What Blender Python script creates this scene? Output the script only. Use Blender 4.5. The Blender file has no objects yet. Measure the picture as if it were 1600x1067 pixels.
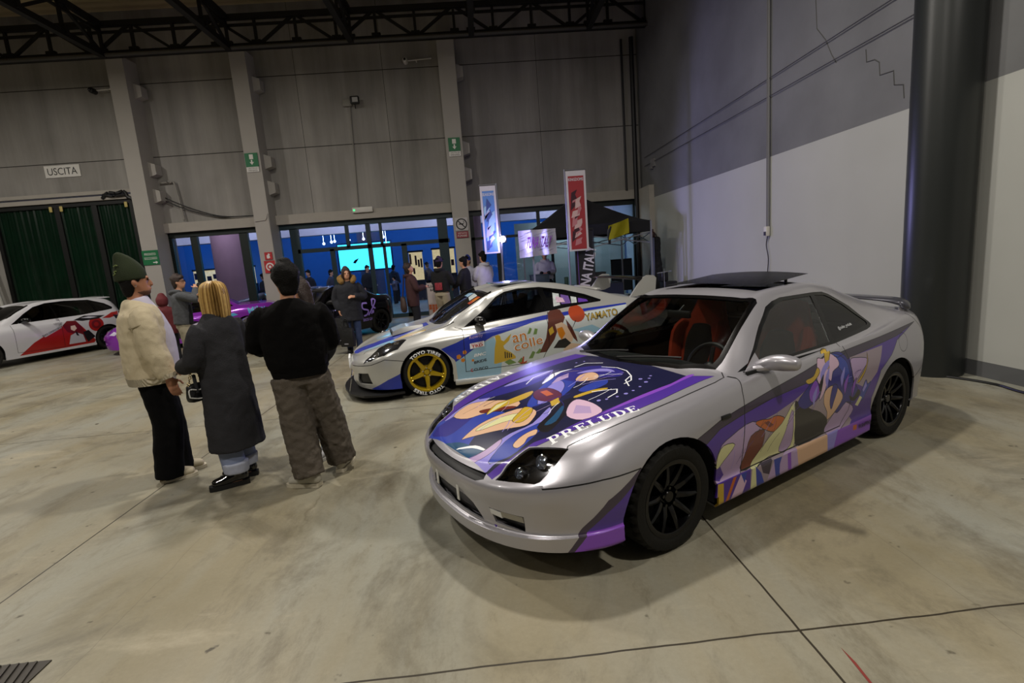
import bpy, bmesh, math, random
from math import sin, cos, pi, radians, hypot, atan2, sqrt
from mathutils import Vector as V, Matrix
from mathutils.bvhtree import BVHTree
random.seed(7)
SC = bpy.context.scene
COL = SC.collection

# ---------------------------------------------------------------- materials
def lin(c):
    if isinstance(c, str):
        c = [int(c[i:i+2], 16)/255 for i in (0, 2, 4)]
    return tuple(x/12.92 if x <= .04045 else ((x+.055)/1.055)**2.4 for x in c)
MATS = {}
def mat(name, col, rough=.5, metal=0, var=.08, scale=6, bump=0, bscale=60, coat=0, emit=None, estr=0, spec=.5, flake=0):
    if name in MATS: return MATS[name]
    m = bpy.data.materials.new(name); m.use_nodes = True
    nt = m.node_tree; n = nt.nodes; b = n['Principled BSDF']; L = nt.links.new
    c = lin(col)
    b.inputs['Roughness'].default_value = rough
    b.inputs['Metallic'].default_value = metal
    b.inputs['Specular IOR Level'].default_value = spec
    b.inputs['Coat Weight'].default_value = coat
    b.inputs['Coat Roughness'].default_value = .06
    tc = n.new('ShaderNodeTexCoord')
    no = n.new('ShaderNodeTexNoise'); no.inputs['Scale'].default_value = scale; no.inputs['Detail'].default_value = 5
    L(tc.outputs['Object'], no.inputs['Vector'])
    mx = n.new('ShaderNodeMix'); mx.data_type = 'RGBA'
    mx.inputs[6].default_value = (*[x*(1-var) for x in c], 1)
    mx.inputs[7].default_value = (*[min(1, x*(1+var)) for x in c], 1)
    L(no.outputs['Fac'], mx.inputs[0]); L(mx.outputs[2], b.inputs['Base Color'])
    if bump:
        n2 = n.new('ShaderNodeTexNoise'); n2.inputs['Scale'].default_value = bscale; n2.inputs['Detail'].default_value = 3
        L(tc.outputs['Object'], n2.inputs['Vector'])
        bp = n.new('ShaderNodeBump'); bp.inputs['Strength'].default_value = bump; bp.inputs['Distance'].default_value = .02
        L(n2.outputs['Fac'], bp.inputs['Height']); L(bp.outputs[0], b.inputs['Normal'])
    if emit:
        b.inputs['Emission Color'].default_value = (*lin(emit), 1); b.inputs['Emission Strength'].default_value = estr
    MATS[name] = m
    return m

def knit_mat(name, col, freq=260, rough=.95, axis=0, strength=.5):
    """cloth with fine ribs (wave bump)"""
    m = mat(name, col, rough, var=.12, scale=9)
    nt = m.node_tree; n = nt.nodes; L = nt.links.new
    tc = n.new('ShaderNodeTexCoord'); w = n.new('ShaderNodeTexWave'); w.bands_direction = 'XYZ'[axis]
    w.inputs['Scale'].default_value = freq/20; w.inputs['Distortion'].default_value = .6
    L(tc.outputs['Object'], w.inputs['Vector'])
    bp = n.new('ShaderNodeBump'); bp.inputs['Strength'].default_value = strength; bp.inputs['Distance'].default_value = .01
    L(w.outputs['Fac'], bp.inputs['Height']); L(bp.outputs[0], n['Principled BSDF'].inputs['Normal'])
    return m

def glass(name, tint=(.55, .6, .6), refl=.08, rough=.02, edge=.6):
    """thin pane: tinted see-through plus mirror by angle"""
    if name in MATS: return MATS[name]
    m = bpy.data.materials.new(name); m.use_nodes = True
    nt = m.node_tree; n = nt.nodes; L = nt.links.new; n.clear()
    out = n.new('ShaderNodeOutputMaterial'); mix = n.new('ShaderNodeMixShader')
    tr = n.new('ShaderNodeBsdfTransparent'); tr.inputs[0].default_value = (*tint, 1)
    gl = n.new('ShaderNodeBsdfGlossy'); gl.inputs['Roughness'].default_value = rough
    lw = n.new('ShaderNodeLayerWeight'); lw.inputs['Blend'].default_value = .35
    no = n.new('ShaderNodeTexNoise'); no.inputs['Scale'].default_value = 3
    mr = n.new('ShaderNodeMapRange'); mr.inputs['To Min'].default_value = refl; mr.inputs['To Max'].default_value = edge
    L(lw.outputs['Fresnel'], mr.inputs['Value']); L(mr.outputs[0], mix.inputs[0])
    ramp = n.new('ShaderNodeMapRange'); ramp.inputs['To Min'].default_value = rough; ramp.inputs['To Max'].default_value = rough+.02
    L(no.outputs['Fac'], ramp.inputs['Value']); L(ramp.outputs[0], gl.inputs['Roughness'])
    L(tr.outputs[0], mix.inputs[1]); L(gl.outputs[0], mix.inputs[2]); L(mix.outputs[0], out.inputs[0])
    MATS[name] = m
    return m

# ---------------------------------------------------------------- objects
def link(name, me, parent=None, m=None, smooth=True, sharp=None):
    o = bpy.data.objects.new(name, me); COL.objects.link(o)
    if m is not None and not me.materials:
        for k in (m if isinstance(m, (list, tuple)) else [m]): me.materials.append(k)
    if smooth:
        for p in me.polygons: p.use_smooth = True
        if sharp: me.set_sharp_from_angle(angle=radians(sharp))
    if parent: o.parent = parent
    return o
def obj(name, bm, m, parent=None, smooth=True, sharp=35, loc=None):
    me = bpy.data.meshes.new(name); bm.normal_update(); bm.to_mesh(me); bm.free()
    o = link(name, me, parent, m, smooth, sharp)
    if loc: o.location = loc
    return o
def tag(o, label=None, cat=None, group=None, kind=None):
    if label: o['label'] = label
    if cat: o['category'] = cat
    if group: o['group'] = group
    if kind: o['kind'] = kind
    return o
def empty(name, loc=(0, 0, 0), rz=0, label=None, cat=None, group=None):
    o = bpy.data.objects.new(name, None); COL.objects.link(o); o.location = loc; o.rotation_euler = (0, 0, rz)
    o.empty_display_size = .1
    return tag(o, label, cat, group)
def structure(name, bm, m, smooth=False, sharp=30, parent=None):
    o = obj(name, bm, m, parent, smooth, sharp)
    if not parent: o['kind'] = 'structure'
    return o
def children(o): return [c for c in bpy.data.objects if c.parent == o]
def copy_tree(o, parent=None):
    c = o.copy(); COL.objects.link(c)
    if parent: c.parent = parent
    for ch in children(o): copy_tree(ch, c)
    return c

# ---------------------------------------------------------------- shapes
NB = bmesh.new
def box(bm, c, s, rz=0, M=None, bev=0):
    r = bmesh.ops.create_cube(bm, size=1)
    vs = r['verts']
    bmesh.ops.scale(bm, vec=s, verts=vs)
    if bev:
        es = list({e for v in vs for e in v.link_edges})
        q = bmesh.ops.bevel(bm, geom=es, offset=bev, segments=2, affect='EDGES', profile=.5)
        vs = list({v for f in q['faces'] for v in f.verts} | {v for v in vs if v.is_valid})
    mt = Matrix.Translation(c) @ Matrix.Rotation(rz, 4, 'Z')
    if M: mt = M @ mt
    bmesh.ops.transform(bm, matrix=mt, verts=vs)
    return vs
def b2(bm, x0, x1, y0, y1, z0, z1, bev=0):
    return box(bm, ((x0+x1)/2, (y0+y1)/2, (z0+z1)/2), (abs(x1-x0), abs(y1-y0), abs(z1-z0)), bev=bev)
def poly(bm, pts, mi=0):
    f = bm.faces.new([bm.verts.new(p) for p in pts]); f.material_index = mi; return f
def rings(bm, rr, close=True, caps=True, mi=0):
    """loft a list of vertex-coordinate rings"""
    vv = [[bm.verts.new(p) for p in r] for r in rr]
    n = len(vv[0])
    for a, b in zip(vv, vv[1:]):
        for i in range(n if close else n-1):
            j = (i+1) % n
            try: bm.faces.new((a[i], a[j], b[j], b[i])).material_index = mi
            except ValueError: pass
    if caps and close:
        for r in (vv[0][::-1], vv[-1]):
            try: bm.faces.new(r).material_index = mi
            except ValueError: pass
    return vv
def frame(d, ref):
    d = V(d).normalized(); r = V(ref); r = r-d*r.dot(d)
    if r.length < 1e-4:
        r = V((1, 0, 0)) if abs(d.x) < .9 else V((0, 1, 0)); r = r-d*r.dot(d)
    r.normalize(); return d, r, d.cross(r)
def catmull(ps, k):
    """resample a list of tuples through a Catmull-Rom spline, k steps a span"""
    if k <= 1: return [tuple(p) for p in ps]
    out = []; n = len(ps)
    for i in range(n-1):
        p0 = ps[max(0, i-1)]; p1 = ps[i]; p2 = ps[i+1]; p3 = ps[min(n-1, i+2)]
        for s in range(k):
            t = s/k
            out.append(tuple(.5*(2*b+(c-a)*t+(2*a-5*b+4*c-d)*t*t+(3*b-a-3*c+d)*t**3) for a, b, c, d in zip(p0, p1, p2, p3)))
    out.append(tuple(ps[-1])); return out
def tube(bm, pts, ref=(1, 0, 0), n=14, k=3, sq=1.0, caps=True, rnd=True, mi=0):
    """pts: (x,y,z,a,b) a half-width along ref, b across; splined"""
    ps = catmull(pts, k)
    rr = []
    m = len(ps)
    for i, p in enumerate(ps):
        a = V(ps[max(0, i-1)][:3]); c = V(ps[min(m-1, i+1)][:3])
        d, r, s = frame(c-a, ref)
        rr.append((V(p[:3]), r, s, p[3], p[4], d))
    if rnd:  # rounded ends
        p, r, s, a, b, d = rr[0]; e = min(a, b)
        pre = [(p-d*e*.75*sin(t), r, s, a*cos(t), b*cos(t), d) for t in (1.35, .9, .45)]
        p, r, s, a, b, d = rr[-1]; e = min(a, b)
        post = [(p+d*e*.75*sin(t), r, s, a*cos(t), b*cos(t), d) for t in (.45, .9, 1.35)]
        rr = pre+rr+post
    R = []
    for p, r, s, a, b, d in rr:
        ring = []
        for j in range(n):
            t = 2*pi*j/n; cx, sy = cos(t), sin(t)
            if sq != 1: cx = math.copysign(abs(cx)**sq, cx); sy = math.copysign(abs(sy)**sq, sy)
            ring.append(p+r*a*cx+s*b*sy)
        R.append(ring)
    return rings(bm, R, True, caps, mi)
def rod(bm, a, b, r, n=8, r2=None, mi=0):
    return tube(bm, [(*a, r, r), (*b, r2 or r, r2 or r)], n=n, k=1, rnd=False, mi=mi)
def pipe(bm, pts, r, n=8, k=4):
    return tube(bm, [(*p, r, r) for p in pts], n=n, k=k, rnd=False)
def lathe(bm, prof, axis='y', n=48, c=(0, 0, 0), mi=0, closed=False):
    """prof: (r, h) pairs spun about axis"""
    R = []
    for r, h in prof:
        ring = []
        for j in range(n):
            t = 2*pi*j/n
            if axis == 'y': q = (r*cos(t), h, r*sin(t))
            elif axis == 'z': q = (r*cos(t), r*sin(t), h)
            else: q = (h, r*cos(t), r*sin(t))
            ring.append((q[0]+c[0], q[1]+c[1], q[2]+c[2]))
        R.append(ring)
    if closed: R.append(R[0])
    return rings(bm, R, True, False, mi)
def ball(bm, c, s, seg=16, ring=10, M=None):
    r = bmesh.ops.create_uvsphere(bm, u_segments=seg, v_segments=ring, radius=1)
    bmesh.ops.scale(bm, vec=s, verts=r['verts'])
    if M: bmesh.ops.transform(bm, matrix=M, verts=r['verts'])
    bmesh.ops.translate(bm, vec=c, verts=r['verts'])
    return r['verts']
def prism(bm, pts, axis, lo, hi, mi=0):
    """2-D outline extruded along an axis"""
    def P(u, v, w): return {'x': (w, u, v), 'y': (u, w, v), 'z': (u, v, w)}[axis]
    a = [bm.verts.new(P(u, v, lo)) for u, v in pts]; b = [bm.verts.new(P(u, v, hi)) for u, v in pts]
    n = len(a)
    fs = [bm.faces.new(a[::-1]), bm.faces.new(b)]
    for i in range(n): fs.append(bm.faces.new((a[i], a[(i+1) % n], b[(i+1) % n], b[i])))
    for f in fs: f.material_index = mi
    bmesh.ops.recalc_face_normals(bm, faces=fs)
    return fs
# ---------------------------------------------------------------- lettering
_TC = {}
def text2d(s, size=1, bold=.0, shear=0, spacing=1, sub=0):
    """verts, faces of a text (x right, y up), centred on its box"""
    key = (s, bold, shear, spacing, sub)
    if key not in _TC:
        cu = bpy.data.curves.new('tx', 'FONT'); cu.body = s; cu.align_x = 'CENTER'; cu.offset = bold; cu.shear = shear
        cu.space_character = spacing; cu.resolution_u = 3
        o = bpy.data.objects.new('tx', cu); COL.objects.link(o)
        dg = bpy.context.evaluated_depsgraph_get()
        me = bpy.data.meshes.new_from_object(o.evaluated_get(dg))
        bm = NB(); bm.from_mesh(me)
        bmesh.ops.remove_doubles(bm, verts=bm.verts, dist=1e-4)
        if sub:
            bmesh.ops.triangulate(bm, faces=bm.faces)
            for _ in range(sub):
                bmesh.ops.subdivide_edges(bm, edges=[e for e in bm.edges if e.calc_length() > .12], cuts=1)
            bmesh.ops.triangulate(bm, faces=bm.faces)
        bm.verts.index_update()
        vs = [v.co.copy() for v in bm.verts]; fs = [[v.index for v in f.verts] for f in bm.faces]
        bm.free(); bpy.data.objects.remove(o); bpy.data.curves.remove(cu); bpy.data.meshes.remove(me)
        xs = [v.x for v in vs]; ys = [v.y for v in vs]
        cx, cy = (min(xs)+max(xs))/2, (min(ys)+max(ys))/2
        _TC[key] = ([(v.x-cx, v.y-cy) for v in vs], fs, max(xs)-min(xs), max(ys)-min(ys))
    vs, fs, w, h = _TC[key]
    return [(x*size, y*size) for x, y in vs], fs, w*size, h*size
def put2d(bm, vs, fs, f, mi=0):
    vv = [bm.verts.new(f(x, y)) for x, y in vs]
    for q in fs:
        try: bm.faces.new([vv[i] for i in q]).material_index = mi
        except ValueError: pass
def sign_text(bm, s, c, w=None, h=None, right=(1, 0, 0), up=(0, 0, 1), mi=0, **k):
    """flat lettering, fitted to a width or a height"""
    vs, fs, tw, th = text2d(s, 1, **k)
    if w and h: kx, ky = w/tw, h/th
    else:
        kx = ky = (w/tw) if w else (h/th)
    c, r, u = V(c), V(right), V(up)
    put2d(bm, vs, fs, lambda x, y: c+r*x*kx+u*y*ky, mi)
# slab-serif capitals as lists of outlines on a 0..1 cell (width w)
def _arc(cx, cy, rx, ry, a0, a1, n=9): return [(cx+rx*cos(radians(a0+(a1-a0)*i/n)), cy+ry*sin(radians(a0+(a1-a0)*i/n))) for i in range(n+1)]
def R4(x0, y0, x1, y1): return [(x0, y0), (x1, y0), (x1, y1), (x0, y1)]
def _ring(cx, cy, rx, ry, t, tv, a0, a1, n=8):
    o = _arc(cx, cy, rx, ry, a0, a1, n); i = _arc(cx, cy, rx-t, ry-tv, a0, a1, n)
    return [[o[k], o[k+1], i[k+1], i[k]] for k in range(n)]
GLY = {
 'P': (.78, [R4(.1, 0, .3, 1), R4(0, 0, .42, .09), R4(0, .91, .4, 1), R4(.3, .91, .5, 1), R4(.3, .42, .5, .51)]+_ring(.48, .71, .28, .29, .2, .09, -90, 90)),
 'R': (.9, [R4(.1, 0, .3, 1), R4(0, 0, .4, .09), R4(0, .91, .4, 1), R4(.3, .91, .5, 1), R4(.3, .46, .5, .55)]+_ring(.48, .73, .28, .27, .2, .09, -90, 90)+[[(.42, .5), (.62, .5), (.86, 0), (.62, 0)], R4(.62, 0, .95, .09)]),
 'E': (.8, [R4(.1, 0, .3, 1), R4(0, 0, .74, .09), R4(0, .91, .72, 1), R4(.3, .46, .52, .55), R4(.48, .36, .55, .65), R4(.66, 0, .74, .27), R4(.64, .74, .72, 1)]),
 'L': (.74, [R4(.1, 0, .3, 1), R4(0, 0, .7, .09), R4(0, .91, .4, 1), R4(.62, 0, .7, .3)]),
 'U': (.92, [R4(.1, .3, .3, 1), R4(0, .91, .4, 1), R4(.66, .3, .76, 1), R4(.56, .91, .88, 1)]+_ring(.43, .3, .33, .31, .14, .1, 180, 360)),
 'D': (.9, [R4(.1, 0, .3, 1), R4(0, 0, .42, .09), R4(0, .91, .42, 1)]+_ring(.4, .5, .44, .5, .2, .09, -90, 90)),
 'A': (.92, [[(.1, 0), (.2, 0), (.5, 1), (.4, 1)], [(.62, 0), (.84, 0), (.54, 1), (.38, 1)], R4(0, 0, .32, .09), R4(.54, 0, .92, .09), R4(.25, .3, .66, .39)]),
 'I': (.5, [R4(.15, 0, .35, 1), R4(0, 0, .48, .09), R4(0, .91, .48, 1)]),
 'N': (.95, [R4(.12, 0, .22, 1), R4(.68, 0, .78, 1), [(.12, 1), (.36, 1), (.78, 0), (.56, 0)], R4(0, 0, .34, .09), R4(.56, .91, .9, 1), R4(0, .91, .3, 1)]),
}
def slab(s, gap=.1):
    x = 0; out = []
    for ch in s:
        w, ps = GLY[ch]
        out += [[(px+x, py) for px, py in p] for p in ps]; x += w+gap
    return out, x-gap
cam = bpy.data.cameras.new('camera'); co = bpy.data.objects.new('camera', cam); COL.objects.link(co)
cam.sensor_width = 36; cam.lens = 800.84/1600*36; cam.clip_end = 200; cam.clip_start = .05
def cam_matrix(yaw, pitch, roll, h):
    f = V((sin(yaw)*cos(pitch), cos(yaw)*cos(pitch), -sin(pitch))); r = V((cos(yaw), -sin(yaw), 0)); d = f.cross(r)
    r2 = r*cos(roll)+d*sin(roll); d2 = -r*sin(roll)+d*cos(roll)
    return Matrix(((r2.x, -d2.x, -f.x, 0), (r2.y, -d2.y, -f.y, 0), (r2.z, -d2.z, -f.z, h), (0, 0, 0, 1)))
co.matrix_world = cam_matrix(radians(2.8198), radians(9.5238), radians(4.4921), 1.68)
SC.camera = co
SC.view_settings.view_transform = 'Standard'; SC.view_settings.look = 'None'; SC.view_settings.gamma = 1; SC.view_settings.use_curve_mapping = False
SC.view_settings.exposure = 0
# ================================================================ cars
def pch(keys):
    """monotone cubic through (x, value) keys"""
    keys = sorted(keys); X = [k[0] for k in keys]; Y = [k[1] for k in keys]; n = len(X)
    if n == 1: return lambda x: Y[0]
    h = [X[i+1]-X[i] for i in range(n-1)]; d = [(Y[i+1]-Y[i])/h[i] for i in range(n-1)]
    m = [d[0]]
    for i in range(1, n-1):
        if d[i-1]*d[i] <= 0: m.append(0)
        else:
            w1 = 2*h[i]+h[i-1]; w2 = h[i]+2*h[i-1]; m.append((w1+w2)/(w1/d[i-1]+w2/d[i]))
    m.append(d[-1])
    def f(x):
        if x <= X[0]: return Y[0]
        if x >= X[-1]: return Y[-1]
        i = 0
        while x > X[i+1]: i += 1
        t = (x-X[i])/h[i]; t2 = t*t; t3 = t2*t
        return (2*t3-3*t2+1)*Y[i]+(t3-2*t2+t)*h[i]*m[i]+(-2*t3+3*t2)*Y[i+1]+(t3-t2)*h[i]*m[i+1]
    return f
def inpoly(x, y, P):
    r = False; j = len(P)-1
    for i in range(len(P)):
        xi, yi = P[i]; xj, yj = P[j]
        if (yi > y) != (yj > y) and x < (xj-xi)*(y-yi)/(yj-yi)+xi: r = not r
        j = i
    return r
PROJ = {'side': (lambda c: (c.x, c.z), lambda u, v: V((u, 0, v))),
        'top': (lambda c: (c.x, c.y), lambda u, v: V((u, v, 0))),
        'front': (lambda c: (c.y, c.z), lambda u, v: V((0, u, v)))}
class Skin:
    def __init__(s, bm): s.bm = bm
    def cut(s, P, proj, rid, filt=None, only=None, near=None):
        """cookie-cut an outline into the skin and give its faces index rid"""
        bm = s.bm; to, fro = PROJ[proj]
        x0 = min(p[0] for p in P)-.004; x1 = max(p[0] for p in P)+.004; y0 = min(p[1] for p in P)-.004; y1 = max(p[1] for p in P)+.004
        cand = []
        bm.normal_update()
        for f in bm.faces:
            if only is not None and f.material_index not in only: continue
            n = f.normal
            if proj == 'side' and abs(n.y) < .22: continue
            if proj == 'top' and n.z < .12: continue
            if proj == 'front' and n.x > -.2 and not (filt and filt == 'rear'): continue
            if filt == 'rear' and n.x < .1: continue
            if near is not None and (f.verts[0].co.y < 0) != near: continue
            q = [to(v.co) for v in f.verts]
            if max(a for a, b in q) < x0 or min(a for a, b in q) > x1 or max(b for a, b in q) < y0 or min(b for a, b in q) > y1: continue
            if filt and filt != 'rear' and not filt(f): continue
            cand.append(f)
        n = len(P)
        for i in range(n):
            a, b = P[i], P[(i+1) % n]
            dx, dy = b[0]-a[0], b[1]-a[1]
            if hypot(dx, dy) < 1e-6: continue
            ex0, ex1 = min(a[0], b[0])-1e-5, max(a[0], b[0])+1e-5; ey0, ey1 = min(a[1], b[1])-1e-5, max(a[1], b[1])+1e-5
            sel = []
            for f in cand:
                q = [to(v.co) for v in f.verts]
                if max(u for u, w in q) < ex0 or min(u for u, w in q) > ex1 or max(w for u, w in q) < ey0 or min(w for u, w in q) > ey1: continue
                sd = [(u-a[0])*dy-(w-a[1])*dx for u, w in q]
                if max(sd) > 1e-7 and min(sd) < -1e-7: sel.append(f)
            if not sel: continue
            es = list({e for f in sel for e in f.edges}); vs = list({v for f in sel for v in f.verts})
            r = bmesh.ops.bisect_plane(bm, geom=sel+es+vs, dist=1e-6, plane_co=fro(*a), plane_no=fro(-dy, dx))
            cs = set(f for f in cand if f.is_valid)
            for g in r['geom']:
                if isinstance(g, bmesh.types.BMFace) and g not in cs: cs.add(g); 
            cand = list(cs)
        out = 0
        for f in cand:
            if inpoly(*to(f.calc_center_median()), P): f.material_index = rid; out += 1
        return out
    def strip(s, pts, wd, proj, rid, **k):
        """a thin line of width wd along pts"""
        for a, b in zip(pts, pts[1:]):
            d = V((b[0]-a[0], b[1]-a[1])); d.normalize(); n = V((-d.y, d.x))*wd/2; e = d*wd*.3
            s.cut([(a[0]-e.x-n.x, a[1]-e.y-n.y), (b[0]+e.x-n.x, b[1]+e.y-n.y), (b[0]+e.x+n.x, b[1]+e.y+n.y), (a[0]-e.x+n.x, a[1]-e.y+n.y)], proj, rid, **k)
    def take(s, test):
        bm = s.bm.copy()
        bmesh.ops.delete(bm, geom=[f for f in bm.faces if not test(f)], context='FACES')
        return bm
def inset_rim(bm, t, mi=None):
    """give an open shell a turned-in edge of depth t"""
    bm.normal_update()
    es = [e for e in bm.edges if e.is_boundary]
    nor = {v: v.normal.copy() for e in es for v in e.verts}
    for e in es: e.smooth = False
    src = {}
    r = bmesh.ops.extrude_edge_only(bm, edges=es)
    for g in r['geom']:
        if isinstance(g, bmesh.types.BMVert):
            best = min((l.other_vert(g) for l in g.link_edges if l.other_vert(g) in nor), key=lambda v: (v.co-g.co).length, default=None)
            if best is not None: src[g] = nor[best]
    for g, n in src.items(): g.co -= n*t
    if mi is not None:
        for g in r['geom']:
            if isinstance(g, bmesh.types.BMFace): g.material_index = mi
def offset(bm, d):
    bm.normal_update()
    ns = [(v, v.normal.copy()) for v in bm.verts]
    for v, n in ns: v.co += n*d
    return bm
def car_skin(rows, xa, xb, N=(16, 90, 14), sub=5):
    """rows bottom to centre: dict(x0, x1, w=keys, z=keys, crease)"""
    R = []
    for r in rows:
        w = pch(r['w']); z = pch(r['z']); zz = r.get('zn')
        xs = []; a = xa-r['x0']; b = r['x1']-xb; en = r.get('en', 1.0)
        for i in range(N[0]):
            t = pi/2*i/N[0]; x = r['x0']+a*(1-cos(t)); xs.append((x, w(x)*sin(t)**en, z(x)))
        for i in range(N[1]+1):
            x = xa+(xb-xa)*i/N[1]; xs.append((x, w(x), z(x)))
        for i in range(1, N[2]+1):
            t = pi/2*i/N[2]; x = xb+b*sin(t); xs.append((x, w(x)*max(0, cos(t))**.7, z(x)))
        R.append(xs)
    # interpolate across rows, split at creases
    segs = []; cur = [0]
    for i in range(1, len(rows)):
        cur.append(i)
        if rows[i].get('crease') and i < len(rows)-1: segs.append(cur); cur = [i]
    segs.append(cur)
    nc = len(R[0]); fine = []
    cols = []
    for c in range(nc):
        col = []
        for sg in segs:
            last = sg is segs[-1]
            pts = [R[i][c] for i in sg]
            if last: pts2 = pts+[(pts[-2][0], -pts[-2][1], pts[-2][2])]; q = catmull(pts2, sub)[:(len(pts)-1)*sub+1]
            else: q = catmull(pts, sub)
            col += q if not col else q[1:]
        cols.append(col)
    bm = NB(); m = len(cols[0])
    for sgn in (-1, 1):
        vv = [[bm.verts.new((p[0], sgn*max(0, p[1]), p[2])) for p in col] for col in cols]
        for c in range(nc-1):
            for k in range(m-1):
                q = (vv[c][k], vv[c][k+1], vv[c+1][k+1], vv[c+1][k])
                bm.faces.new(q if sgn > 0 else q[::-1])
    bmesh.ops.remove_doubles(bm, verts=bm.verts, dist=2e-5)
    bmesh.ops.dissolve_degenerate(bm, edges=bm.edges, dist=1e-5)
    bmesh.ops.recalc_face_normals(bm, faces=bm.faces)
    up = sum(f.normal.z*f.calc_area() for f in bm.faces if f.calc_center_median().z > 1)
    if up < 0: bmesh.ops.reverse_faces(bm, faces=bm.faces)
    return Skin(bm)

def circle(cx, cz, r, n=36): return [(cx+r*cos(2*pi*i/n), cz+r*sin(2*pi*i/n)) for i in range(n)]
BLACK = mat('black_plastic', '0b0b0c', .45); RUBBER = mat('tyre_rubber', '14130f', .78, bump=.15, bscale=90, spec=.3); TRIM = mat('gloss_black_trim', '060607', .18)
UNDER = mat('underbody_black', '050505', .9); CHROME = mat('chrome', 'd0d2d6', .12, 1); WHITE = mat('white_vinyl', 'eceef0', .4)
DARKIN = mat('cabin_black_cloth', '0a0a0b', .85); ROTOR = mat('brake_steel', '1c1c1e', .5, .6); LENSCLEAR = glass('lamp_clear_cover', (.9, .9, .92), .05, .02, .5)
REDLENS = mat('red_tail_lens', '6d0d0c', .15, coat=.6)

def tyre_bm(R, W, rim, tread=True, n=96):
    bm = NB(); h = W/2
    prof = [(rim-.005, -h*.80), (rim+.012, -h*.92), (rim+(R-rim)*.45, -h*1.0), (rim+(R-rim)*.8, -h*.96), (R-.008, -h*.84), (R, -h*.70),
            (R, -h*.45), (R, -h*.40), (R, -h*.06), (R, h*.06), (R, h*.40), (R, h*.45), (R, h*.70), (R-.008, h*.84), (rim+(R-rim)*.8, h*.96), (rim+(R-rim)*.45, h), (rim+.012, h*.92), (rim-.005, h*.8)]
    vv = lathe(bm, prof, n=n)
    if tread:
        for k in (4, 5, 6, 11, 12, 13):
            for j in range(n):
                jj = (j+(1 if k > 9 else 0)) % n
                if jj % 3 == 0:
                    v = vv[k][j]; f = 1-.011/R; v.co.x *= f; v.co.z *= f
        for k in (7, 8, 9, 10):
            for j in range(n):
                if k in (8, 9) and j % 4 == 0 or k in (7, 10):
                    v = vv[k][j]; f = 1-.007/R; v.co.x *= f; v.co.z *= f
    return bm
def wheel(root, x, y, R, W, rim, style, mrim, text=None, tread=True, name='wheel', zc=None, yaw=0):
    """near-side wheel when y<0; axle along y"""
    h = W/2; out = -h
    bm = NB()
    lathe(bm, [(rim, -h*.80), (rim+.012, -h*.86), (rim+.010, -h*.93), (rim-.004, -h*.95), (rim-.018, -h*.88), (rim-.024, -h*.6), (rim-.03, h*.3), (rim-.01, h*.8)], n=64)
    lathe(bm, [(.001, -h*.62), (.030, -h*.62), (.034, -h*.58), (.036, -h*.40), (.075, -h*.34), (.085, -h*.2), (.085, h*.1)], n=40)
    def spoke(a, wa, wb, za, zb, th=.02, r0=.06, r1=None):
        r1 = r1 or rim-.012
        M = Matrix.Rotation(a, 4, 'Y')
        rr = []
        for t in (0, .25, .5, .75, 1):
            r = r0+(r1-r0)*t; w = wa+(wb-wa)*t; y = za+(zb-za)*t-.008*sin(pi*t)
            rr.append([M @ V((r, y-th*.2, -w*.5)), M @ V((r, y-th*.5, 0)), M @ V((r, y-th*.2, w*.5)), M @ V((r, y+th, w*.6)), M @ V((r, y+th, -w*.6))])
        rings(bm, rr)
    if style == 'ten':
        for i in range(10): spoke(2*pi*i/10+.15, .036, .022, -h*.5, -h*.80, .022)
    elif style == 'star':
        for i in range(5):
            a = 2*pi*i/5+pi/2
            spoke(a, .062, .03, -h*.5, -h*.72, .022, .045, rim-.014)
            for s in (-1, 1): spoke(a+s*.10, .012, .014, -h*.66, -h*.8, .02, rim*.80, rim-.012)
    else:
        for i in range(7): spoke(2*pi*i/7, .04, .03, -h*.45, -h*.75, .02)
    w = obj(name, bm, mrim, root, sharp=40)
    bm = tyre_bm(R, W, rim, tread); obj('tyre', bm, RUBBER, w, sharp=28)
    bm = NB(); lathe(bm, [(.001, -h*.05), (rim*.80, -h*.05), (rim*.80, .0), (.001, 0)], n=40); obj('brake_disc', bm, ROTOR, w)
    bm = NB(); lathe(bm, [(.001, h*.05), (rim-.02, h*.05), (rim-.02, h*.1), (.001, h*.1)], n=40); obj('brake_backing', bm, UNDER, w)
    for i in range(5 if style != 'multi' else 0):
        a = 2*pi*i/5+.3; bm = NB()
        lathe(bm, [(.001, -h*.66), (.009, -h*.66), (.011, -h*.3)], n=6, c=(.052*cos(a), 0, .052*sin(a)))
        obj('lug_nut', bm, CHROME if style == 'star' else TRIM, w)
    if text:
        bm = NB()
        for (a0, s) in text:
            vs, fs, tw, th = text2d(s, 1, bold=.035, sub=1, spacing=1.12)
            lo, hi = rim+(R-rim)*.14, rim+(R-rim)*.84
            k = (hi-lo)/th; rm = (lo+hi)/2; kx = k*1.15
            def f(px, pz):
                r = rm+pz*k; a = a0-px*kx/rm
                u = (r-rim)/(R-rim); yy = -h*(.92+.08*(1-abs(2*u-.9)))-.003
                return (-r*cos(a), yy, r*sin(a)) if False else (r*cos(a), yy, r*sin(a))
            put2d(bm, vs, fs, f)
        obj('tyre_lettering', bm, WHITE, w)
    w.location = (x, y, zc or R)
    if y > 0: w.rotation_euler = (0, 0, pi+yaw)
    else: w.rotation_euler = (0, 0, yaw)
    return w
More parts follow.
